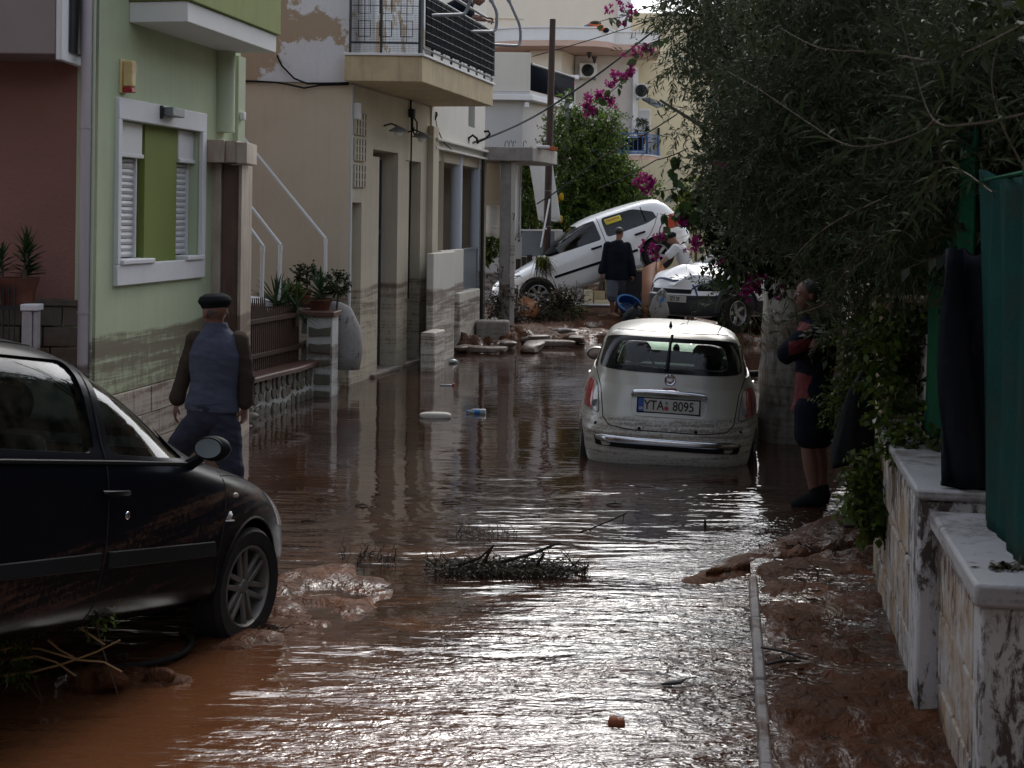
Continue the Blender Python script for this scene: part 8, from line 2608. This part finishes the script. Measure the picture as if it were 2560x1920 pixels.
# floating foam block and bottle
lone('foam_block', 'dirty white block of foam floating in the brown water left of the silver car', 'foam', 1089, 1044, 0.0, bumpy(MB(), (0, 0, .022), (.155, .06, .034), 3, .1, 28, 14, sq=.6), M['foam'])
q = Pz(1194, 1034, 0)
bt = thing('plastic_bottle', 'crushed clear plastic bottle with blue cap floating in the water', 'bottle', q, math.radians(-8))
MB().lathe([(0, -.09), (.03, -.088), (.035, -.07), (.033, -.03), (.036, 0), (.033, .03), (.035, .05), (.014, .085), (.013, .1), (0, .1)], 16, M=Matrix.Translation((0, 0, .018)) @ Matrix.Rotation(-PI / 2, 4, 'Y') @ Matrix.Diagonal((1.0, .8, 1, 1))).build('bottle', M['bottle'], bt)
MB().tube([(-.1, 0, .018), (-.12, 0, .018)], .016, 12).build('cap', M['blue_plastic'], bt)
MB().tube([(-.03, 0, .018), (.03, 0, .018)], .0368, 16, flat=.8).build('label', M['blue_plastic'], bt)
# brick, leaf, stubs
lone('broken_brick', 'small red brown piece of brick lying in the running water', 'brick', 1542, 1812, 0.0, bumpy(MB(), (-.012, 0, .012), (.026, .02, .022), 5, .2, 14, 8, sq=.7).add([], []) if False else bumpy(bumpy(MB(), (-.012, 0, .012), (.024, .02, .022), 5, .15, 14, 8, sq=.7), (.014, 0, .01), (.022, .018, .019), 8, .15, 14, 8, sq=.7), M['terracotta'])
lone('dark_bark', 'black curled piece of bark on the water surface', 'bark', 1684, 1715, 0.003, MB().tube([(-.055, .0, .008), (-.02, .0, .012), (.03, 0, .018), (.06, 0, .036)], [.008, .018, .016, .003], 8, flat=.5), M['dark_wood'])
lone('wood_stub', 'short black stub sticking up out of the water', 'stub', 1762, 1322, -.01, MB().tube([(0, 0, -.05), (.002, 0, .03), (0, 0, .066)], [.009, .009, .006], 8), M['dark_wood'])
for i, (px_, py_, lab, L) in enumerate(((802, 1250, 'dark leaf floating far left of the driftwood', .035), (905, 1265, 'twig end poking from the water behind the driftwood', .05), (1128, 1258, 'thin dark stick floating near the middle of the pool', .07), (1536, 1262, 'dark stick floating just behind the silver car bumper', .06), (770, 1305, 'small dark tuft floating by the black car bonnet', .05))):
    lone('floating_twig', lab, 'twig', px_, py_, .0, MB().tube([(-L, 0, .004), (0, .0, .012), (L, 0, .006)], [.004, .008, .003], 6).tube([(0, 0, .01), (.01, 0, .03)], [.004, .002], 5), M['wet_twig'])

def brush(name, label, px0, px1, py, n, h, seed, z=0.0, leafy=True, thick=.004, depth=.2):
    a, b = Pz(px0, py, z), Pz(px1, py, z)
    t = thing(name, label, 'driftwood', a.lerp(b, .5))
    rng = np.random.default_rng(seed)
    L = (b - a).length
    r = random.Random(seed)
    mb = MB()
    for k in range(n):
        x = r.uniform(-L / 2, L / 2); y = r.uniform(-depth, depth) * .5
        a0 = V(x, y, -.01)
        dx = r.uniform(-1, 1) * L * .22
        e = V(max(-L / 2, min(L / 2, x + dx)), y + r.uniform(-.08, .08), r.uniform(.0, h))
        branch(mb, wander(a0, e, 4, .02, r.randint(0, 9999)), thick * r.uniform(.5, 1.3), thick * .3, 5)
    mb.build('twigs', M['wet_twig'], t)['kind'] = 'stuff'
    if leafy:
        m_ = n * 9
        st = np.stack([rng.uniform(-L / 2, L / 2, m_) * np.sqrt(rng.uniform(0.2, 1, m_)), rng.uniform(-depth / 2, depth / 2, m_), rng.uniform(0, h * .35, m_)], 1)
        v, f, v1, f1 = twig_cloud(st, unit(rng.normal(size=(m_, 3)) * np.array([1, 1, .35]) + np.array([0, 0, .1])), .07, 4, .024, .007, rng, .3, r=.0015)
        link(np_mesh('matted_leaves', v, f, M['dead_leaf']), 'matted_leaves', t)['kind'] = 'stuff'
        link(np_mesh('fine_twigs', v1, f1, M['wet_twig']), 'fine_twigs', t)['kind'] = 'stuff'
        bumpy(MB(), (0, 0, -.004), (L * .42, depth * .33, .02), seed, .3, 30, 8).build('silt_clump', M['dark_wood'], t)
    return t
d1_ = brush('driftwood', 'dark raft of twigs and branches lying in the middle of the water', 1060, 1470, 1432, 125, .125, 3, thick=.0055, depth=.26)
o_ = d1_.location
mb = MB()
for pts in (((1250, 1405), (1330, 1385), (1385, 1362), (1402, 1358)), ((1330, 1430), (1360, 1385), (1350, 1372)), ((1440, 1432), (1465, 1420), (1472, 1412)), ((1120, 1420), (1200, 1395), (1225, 1372)), ((1210, 1405), (1228, 1370), (1236, 1362))):
    W3 = [P(p_[0], p_[1], o_.y - .02) - o_ for p_ in pts]
    branch(mb, W3, .011, .006, 7)
mb.build('branches', M['dark_wood'], d1_)
brush('driftwood', 'thin tangle of bare twigs left of the dark raft', 850, 990, 1400, 44, .13, 5, thick=.0035, depth=.3, leafy=False)
brush('driftwood', 'small clump of matted twigs behind the dark raft', 1140, 1300, 1335, 46, .09, 6, thick=.003, depth=.25, leafy=False)
q = Pz(1470, 1330, 0)
sd_ = thing('bare_stick', 'bare forked stick rising from the water in front of the silver car', 'stick', q)
mb = MB()
branch(mb, [V(-.09, 0, -.01), V(0, 0, .015), P(1520, 1304, q.y) - q, P(1568, 1282, q.y) - q], .006, .005, 6)
branch(mb, [V(0, 0, .015), V(.06, -.02, -.01)], .004, .002, 5)
branch(mb, [P(1560, 1286, q.y) - q, P(1556, 1312, q.y) - q], .004, .002, 5)
branch(mb, [V(-.3, .05, .012), V(-.1, .02, .004)], .003, .002, 5)
mb.build('stick', M['wet_twig'], sd_)
tw = brush('driftwood', 'black thorny branch on the mud at the end of the pavement', 1955, 2110, 1372, 12, .09, 8, z=.06, leafy=False, thick=.008, depth=.2)
bx_ = thing('plank', 'dark red brown plank stranded on the mud by the ivy covered wall', 'plank', Pz(2158, 1322, .05), math.radians(3))
MB().box(-.14, .14, -.04, .05, 0, .032).build('board', M['dark_wood'], bx_, bev=.005)
q = Pz(1790, 1438, .01)
pk = thing('mud_crust', 'long wet slab of mud tapering out from the pavement into the stream', 'mud', (0, 0, 0))
a, b_ = Pz(1765, 1440, .01), Pz(2185, 1335, .06)
vs, N = [], 40
rq = np.random.default_rng(4)
for i in range(N + 1):
    t = i / N
    c = a.lerp(b_, t)
    w_ = .02 + .14 * t ** .8 + rq.uniform(-.012, .012)
    for j, (u, h_) in enumerate(((-1, -.03), (-.85, .012), (-.3, .026), (.3, .03), (.8, .022), (1.1, -.03))):
        vs.append(c + V(0.1 * u * w_, u * w_, h_ + rq.uniform(-.006, .006) + .008 * math.sin(i * .9)))
MB().add(vs, [(i * 6 + j, (i + 1) * 6 + j, (i + 1) * 6 + j + 1, i * 6 + j + 1) for i in range(N) for j in range(5)]).build('crust', M['mud'], pk, angle=80)

# hose, twigs and green weeds beside the black car
hs = thing('hose', 'thick black rubber hose curving out of the mud under the black car', 'hose', Pz(300, 1660, .02))
o_ = hs.location
HP = [(120, 1690, .02), (200, 1680, .02), (300, 1668, .03), (390, 1655, .03), (450, 1635, .03), (478, 1612, .03), (475, 1590, .03), (450, 1575, .02)]
W3 = [Pz(*p_) - o_ for p_ in HP]
out = []
for i in range(len(W3) - 1):
    p0, p1, p2, p3 = W3[max(i - 1, 0)], W3[i], W3[i + 1], W3[min(i + 2, len(W3) - 1)]
    for k in range(6):
        t = k / 6
        out.append(0.5 * ((2 * p1) + (p2 - p0) * t + (2 * p0 - 5 * p1 + 4 * p2 - p3) * t * t + (3 * p1 - p0 - 3 * p2 + p3) * t ** 3))
MB().tube(out, .014, 10).build('tube', M['rubber'], hs)
wd = thing('reed_stalks', 'arching pale stalks washed up at the lower left corner', 'stalks', Pz(100, 1660, .0))
o_ = wd.location
mb = MB()
for pts in (((-20, 1630), (30, 1618), (100, 1622), (160, 1640), (195, 1650), (260, 1655), (305, 1680)), ((0, 1690), (80, 1680), (150, 1662), (200, 1645), (245, 1628), (300, 1600)), ((165, 1550), (215, 1580), (262, 1612)), ((120, 1600), (150, 1625), (196, 1650)), ((30, 1650), (90, 1640), (140, 1655), (190, 1690))):
    W3 = [P(p_[0], p_[1], 5.9) - o_ for p_ in pts]
    branch(mb, W3, .0055, .0035, 6)
mb.build('stalks', M['straw'], wd)
for i, (px_, py_, rad, n, lab) in enumerate(((35, 1560, (.12, .1, .11), 130, 'green leafy weed at the left edge below the black car'), (232, 1540, (.055, .06, .04), 40, 'small sprig of green leaves under the black car door'), (35, 1675, (.08, .06, .02), 40, 'low green weed in the bottom left mud'))):
    q = P(px_, py_, 5.9)
    t = thing('weed', lab, 'plant', q)
    bush(t, (0, 0, 0), rad, n, .026, .014, 'ivy_leaf', 200 + i, k=5, tl=.07, name='leaves', r=.0012)
    MB().tube([(.1, .1, -q.z - .02), (.03, .05, -q.z * .4), (0, 0, .02)], .003, 5).build('stem', M['twig'], t)
for i, (px_, py_, z_, n, h_, lab) in enumerate(((2240, 1530, .05, 26, .24, 'tuft of dry grass growing at the foot of the taller white wall'), (2330, 1800, .05, 22, .035, 'low green sprout on the muddy pavement by the wall'), (2080, 1900, .05, 22, .05, 'green sprout on the pavement at the bottom edge'), (2095, 1862, .05, 14, .03, 'tiny green sprout a little above the bottom edge'))):
    t = thing('grass_tuft', lab, 'grass', Pz(px_, py_, z_))
    r = random.Random(i)
    b = MB()
    for k in range(n):
        a = r.uniform(0, 2 * PI)
        blade(b, (r.uniform(-.03, .03), r.uniform(-.03, .03), -.01), (math.cos(a) * .5, math.sin(a) * .5, 1), h_ * r.uniform(.5, 1.1), .006, r.uniform(.1, .6), 4)
    b.build('blades', M['straw'] if i == 0 and False else M['lime_leaf' if i else 'dead_leaf'], t, fix=False, angle=180)['kind'] = 'stuff'
rt_ = thing('root_tangle', 'tangle of dark roots caught against the black car front wheel', 'roots', Pz(655, 1570, .0))
mb = MB(); r = random.Random(9)
for k in range(40):
    a = V(r.uniform(-.08, .1), r.uniform(-.08, .08), -.01)
    branch(mb, wander(a, a + V(r.uniform(-.1, .14), r.uniform(-.1, .1), r.uniform(.0, .08)), 4, .02, k), .003, .001, 4)
mb.build('roots', M['wet_twig'], rt_)['kind'] = 'stuff'

# mud clods and chunks (countable ones)
for i, (px_, py_, z_, r_, lab) in enumerate(((205, 1700, .04, (.09, .06, .06), 'dark clod of mud nearest the left corner'), (270, 1705, .04, (.07, .05, .05), 'clod of mud next to the dark one on the left'), (385, 1690, .03, (.08, .05, .04), 'wet clod of mud right of the hose'))):
    lone('mud_clod', lab, 'mud', px_, py_, z_, bumpy(MB(), (0, 0, 0), r_, 40 + i, .5, 22, 14), M['mud'], angle=30)
chunks = ((1355, 815, (.22, .2, .1), 'grey slab of broken asphalt highest in the debris field'), (1400, 830, (.16, .15, .08), 'grey lump of asphalt near the middle of the debris'), (1300, 828, (.3, .2, .08), 'long grey chunk of asphalt below the tilted car'), (1240, 815, (.2, .2, .12), 'pale block of rubble at the foot of the gate pillar'),
          (1440, 850, (.15, .14, .06), 'flat brown chunk nearest the silver car roof'), (1340, 850, (.25, .16, .07), 'flat muddy slab in front of the asphalt lumps'), (1478, 822, (.07, .07, .06), 'round stone beside the silver car roof'), (1270, 862, (.18, .14, .05), 'low dark chunk at the near edge of the debris'), (1200, 850, (.22, .16, .06), 'muddy slab by the white low wall'), (1385, 858, (.3, .12, .05), 'dark slab lying lengthwise at the water edge'), (1150, 870, (.18, .15, .04), 'small muddy slab farthest left in the debris'),
          (1330, 868, (.34, .16, .07), 'broad brown slab at the centre of the debris edge'), (1425, 835, (.2, .16, .08), 'tilted brown lump left of the silver car roof'), (1215, 872, (.26, .14, .05), 'flat slab of mud below the pale rubble block'))
for i, (px_, py_, r_, lab) in enumerate(chunks):
    o = lone('rubble_chunk', lab, 'rubble', px_, py_, .06, bumpy(MB(), (0, 0, 0), r_, 60 + i, .35, 18, 10, sq=.6), mat('asphalt_rubble', (.1, .085, .078), .45, var=.3, vs=6, bump=.8, bs=18, mud=.12, mudamt=.8) if i == 0 else bpy.data.materials['asphalt_rubble'], angle=30)
    o.rotation_euler.z = i * .7
rb = thing('rubble_block', 'pale square block with mud on it left of the debris field', 'block', Pz(1232, 838, .12))
MB().box(-.28, .28, -.2, .2, -.2, .25).build('block', M['concrete'], rb, bev=.04)
FB = thing('flood_debris', 'mat of twigs, leaves and mud piled under the tilted white car', 'debris', P(1400, 790, 26))
FB['kind'] = 'stuff'; del FB['category']
rng = np.random.default_rng(77)
spd = [el(1400, 775, 26.2, 45, 16, .4, 160), el(1310, 800, 26, 60, 16, .4, 200), el(1250, 790, 25.4, 30, 24, .3, 120), el(1262, 740, 25.0, 14, 40, .2, 90), el(1440, 770, 26.3, 14, 14, .2, 40), el(1660, 815, 25.2, 40, 30, .4, 160), el(1600, 790, 26, 20, 16, .3, 60)]
crown(FB, rel(spd, FB), 78, 'dead_leaf', .09, .03, 6, .3, name='matted_leaves', twm='wet_twig', r=.006)
crown(FB, rel([el(1440, 775, 26, 8, 14, .1, 16), el(1655, 800, 25, 30, 22, .3, 40)], FB), 79, 'ivy_leaf', .07, .04, 5, .15, name='green_sprigs', r=.004)
GR = thing('grass_clump', 'clump of flood grass hanging over the bonnet of the tilted white car', 'debris', P(1358, 650, 26.45))
b = MB(); r = random.Random(12)
for k in range(230):
    p = V(r.uniform(-.14, .1), r.uniform(-.1, .2), r.uniform(-.02, .07))
    d = V(r.uniform(-.3, .9), r.uniform(-.4, .1), -r.uniform(.6, 1.2))
    blade(b, p, d, r.uniform(.12, .42), .012, .2, 4)
b.build('grass', M['dead_leaf'], GR, fix=False, angle=180)['kind'] = 'stuff'
b = MB()
for k in range(60):
    p = V(r.uniform(-.12, .08), r.uniform(-.1, .1), r.uniform(0, .09)); d = V(r.uniform(-.6, .9), r.uniform(-.6, .1), -r.uniform(.1, 1.0))
    blade(b, p, d, r.uniform(.1, .3), .012, .2, 4)
b.build('green_blades', M['lime_leaf'], GR, fix=False, angle=180)['kind'] = 'stuff'
# mangled gate
GT = thing('iron_gate', 'mangled black iron gate lying against the gate pillar', 'gate', (0, 0, 0))
YG = 25.4
mb = MB()
for pts in (((1252, 690), (1262, 700), (1292, 735), (1288, 790)), ((1255, 700), (1290, 725), (1292, 738)), ((1258, 730), (1285, 748)), ((1262, 755), (1285, 778)), ((1262, 770), (1284, 790)), ((1262, 690), (1258, 780)), ((1275, 716), (1262, 745)), ((1293, 712), (1293, 745), (1280, 745)), ((1272, 705), (1286, 690), (1302, 690)), ((1250, 700), (1262, 712), (1282, 745))):
    mb.tube([P(p_[0], p_[1], YG) for p_ in pts], .014, 5)
mb.build('bars', M['black_iron'], GT)
tp = thing('broken_pot', 'broken orange terracotta panel wedged before the white car front wheel', 'terracotta panel', (0, 0, 0))
MB().add([P(1308, 742, 26.0), P(1342, 757, 26.0), P(1348, 775, 25.9), P(1340, 796, 25.8), P(1292, 792, 25.8), P(1290, 775, 25.9), P(1300, 750, 26.0)], [(0, 1, 2, 3, 4, 5, 6)]).build('panel', M['wood2'], tp).modifiers.new('s', 'SOLIDIFY').thickness = .06
# boards, crate, barrel, bags between the cars
bdp = thing('wardrobe_panels', 'pair of brown wooden boards leaning like an open book under the raised wheel', 'boards', (0, 0, 0))
for pts, m_ in (((( 1606, 672, 26.0), (1640, 655, 26.0), (1636, 735, 25.7), (1618, 830, 25.4), (1604, 832, 25.4)), 'wood'), (((1641, 655, 26.0), (1650, 655, 26.0), (1668, 690, 26.2), (1652, 735, 25.9), (1636, 735, 25.7)), 'wood2')):
    o = MB().add([P(*p_) for p_ in pts], [tuple(range(len(pts)))]).build('board', M[m_], bdp); o.modifiers.new('s', 'SOLIDIFY').thickness = .03
dbx = thing('dark_cabinet', 'black soaked cabinet propping up the tail of the tilted car', 'cabinet', P(1600, 800, 27.2))
MB().box(-.28, .22, -.2, .5, -.05, .95).build('carcass', M['dark_wood'], dbx, bev=.02)
MB().box(-.3, .24, -.23, -.205, .1, .9).build('door', M['dark_int'], dbx, bev=.01)
MB().box(-.2, .8, .1, .9, -.3, .6).build('rubble_core', M['dark_wood'], dbx, bev=.05)
bc = thing('blue_crate', 'bright blue plastic tub lying on its side at the barefoot man', 'tub', P(1572, 766, 26.3))
b = MB()
b.lathe([(.17, -.2), (.2, .2), (.225, .2), (.225, .22), (.19, .22), (.155, -.18), (0, -.18), (0, -.2), (.17, -.2)], 28, M=Matrix.Rotation(math.radians(72), 4, 'X') @ Matrix.Rotation(math.radians(-25), 4, 'Z') @ Matrix.Diagonal((1.15, .72, 1, 1)))
b.build('tub', M['blue_plastic'], bc)
bb = thing('bin_bag', 'black rubbish bag standing in front of the blue tub', 'bag', P(1586, 800, 25.6))
bumpy(MB(), (0, 0, .02), (.22, .2, .2), 91, .3, 24, 16).build('bag', M['black_bag'], bb)
MB().tube([(0, 0, .18), (.02, 0, .27), (.05, 0, .3)], [.07, .03, .05], 10).build('knot', M['black_bag'], bb)
ws = thing('white_sack', 'white plastic carrier sack hanging from the dark bumper of the off-road car', 'sack', P(1652, 762, 23.3))
MB().tube([(.06, 0, .25), (.02, 0, .2), (-.02, 0, .08), (-.03, 0, -.08), (0, 0, -.2), (.02, 0, -.26)], [.05, .07, .12, .165, .15, .06], 20, flat=.8).build('bag', M['white_sack'], ws, angle=180)
MB().prism([(-.05, .02), (.04, .08), (.03, .16), (-.02, .1)], -.135, -.128, 'y').build('blue_print', M['blue_plastic'], ws)
rbx = thing('red_folder', 'red and white packaging on the raised tail of the white hatchback', 'packaging', P(1682, 560, 27.0))
MB().prism([(-.14, -.12), (.12, -.04), (.08, .14), (-.06, .2)], 0, .03, 'y').build('red_sheet', M['red_ink'], rbx)
# hanging black bag on the vine
hb_ = thing('hanging_bag', 'large black bin bag hanging on the wall side under the creeper', 'bag', P(2150, 1060, 9.0))
vs = []
nu, nv = 26, 16
for i in range(nu):
    for j in range(nv):
        a = 2 * PI * i / nu; v = j / (nv - 1)
        w_ = .05 + .115 * min(1, v * 1.25) ** .8
        x = math.cos(a) * w_ * (1 + .05 * math.sin(a * 6 + v * 5)) + .0 * v
        y = math.sin(a) * w_ * .55 * (1 + .12 * math.sin(a * 9))
        vs.append((x - .02 * v, y, .27 - v * .5 + (.05 * v * x / .15)))
fs = [(i * nv + j, ((i + 1) % nu) * nv + j, ((i + 1) % nu) * nv + j + 1, i * nv + j + 1) for i in range(nu) for j in range(nv - 1)]
fs.append(tuple(i * nv + nv - 1 for i in range(nu)))
MB().add(vs, fs).build('bag', M['black_bag'], hb_, angle=120)
MB().tube([(0, 0, .26), (.02, 0, .34), (.05, 0, .5)], [.05, .02, .012], 8).build('neck', M['black_bag'], hb_)
# second car glimpsed behind the off-road one: only its dark mass and tail lamp
bw = thing('bottle_scrap', 'crumpled silver plastic scrap by the doorstep of the columned house', 'litter', Pz(1132, 908, .0))
bumpy(MB(), (0, 0, .03), (.07, .05, .04), 33, .4, 14, 8).build('scrap', M['bottle'], bw)
bw2 = thing('snack_wrapper', 'small wrapper with a red end floating left of centre', 'litter', Pz(1118, 964, .0))
MB().box(-.09, .06, -.02, .02, 0, .014).build('wrapper', M['bottle'], bw2, bev=.005)
MB().box(.062, .09, -.022, .022, 0, .026).build('red_end', M['red_plastic'], bw2, bev=.005)
rk = thing('stone_pile', 'two stones at the foot of the low wall behind the man in the flat cap', 'stones', Pz(622, 1062, .0))
bumpy(MB(), (0, 0, .05), (.1, .08, .06), 34, .3, 16, 10).build('stone', M['slate'], rk)
bumpy(MB(), (-.08, -.05, .0), (.1, .08, .05), 35, .3, 16, 10).build('stone', M['slate'], rk)

# wet litter scattered over the mud pavement and the debris field
WL = tag(bpy.data.objects.new('wet_litter', None), 'scattered wet leaves, twigs and pebbles pressed into the mud', None, None, 'stuff')
COL.objects.link(WL)
rng = np.random.default_rng(55)
def scatter(n, xf, yf, size, name, m_, lift=.004):
    x = xf(rng.uniform(0, 1, n)); y = yf(rng.uniform(0, 1, n))
    if callable(x): pass
    return x, y
LVs, LFs, o0 = [], [], 0
for n, (x0, x1, y0, y1), sz in ((420, (1.05, 2.4, 4.6, 9.4), .011), (600, (-2.2, .8, 18.5, 24.5), .05), (120, (-2.3, -.7, 6.0, 8.2), .012)):
    y = rng.uniform(y0, y1, n)
    x = rng.uniform(x0, x1, n)
    if x0 == 1.05:
        x = (1.0 + .154 * (y - 5.34)) + rng.uniform(0.03, .75, n) ** 1.0
    z = ground_h(x, y)
    ok = z > .004
    x, y, z = x[ok], y[ok], z[ok]
    k = len(x)
    a = rng.uniform(0, 2 * PI, k)
    d = np.stack([np.cos(a), np.sin(a), rng.uniform(-.1, .5, k)], 1)
    v, f = leaves_np(np.stack([x, y, z + .004], 1), unit(d), sz * rng.uniform(.6, 2.6, k), sz * rng.uniform(.2, .8, k), rng)
    LVs.append(v); LFs.append(f + o0); o0 += len(v)
o = link(np_mesh('bits', np.concatenate(LVs), np.concatenate(LFs), M['dead_leaf']), 'bits', WL); o['kind'] = 'stuff'
mb = MB()
for k in range(22):
    y = random.uniform(4.6, 8.6); x = 1.0 + .154 * (y - 5.34) + random.uniform(.03, .7)
    z = float(ground_h(np.array([x]), np.array([y]))[0])
    r_ = random.uniform(.004, .011)
    bumpy(mb, (x, y, z + r_ * .2), (r_ * random.uniform(1, 2.2), r_, r_ * .7), k, .4, 8, 5)
o = mb.build('pebbles', M['mud'], WL, fix=False); o['kind'] = 'stuff'
for i, (a, b_, lab) in enumerate((((1905, 1618), (2015, 1648), 'flat wet stick lying across the pavement near the kerb'), ((1915, 1660), (2000, 1652), 'short dark board end pressed into the mud beside the kerb'))):
    A, B = Pz(*a, .075), Pz(*b_, .075)
    t = thing('wet_stick', lab, 'stick', A)
    MB().tube([V(0, 0, 0), (B - A) * .5 + V(0, 0, .01), B - A], [.012, .014, .009], 7, flat=.6).build('stick', M['dark_wood'], t)
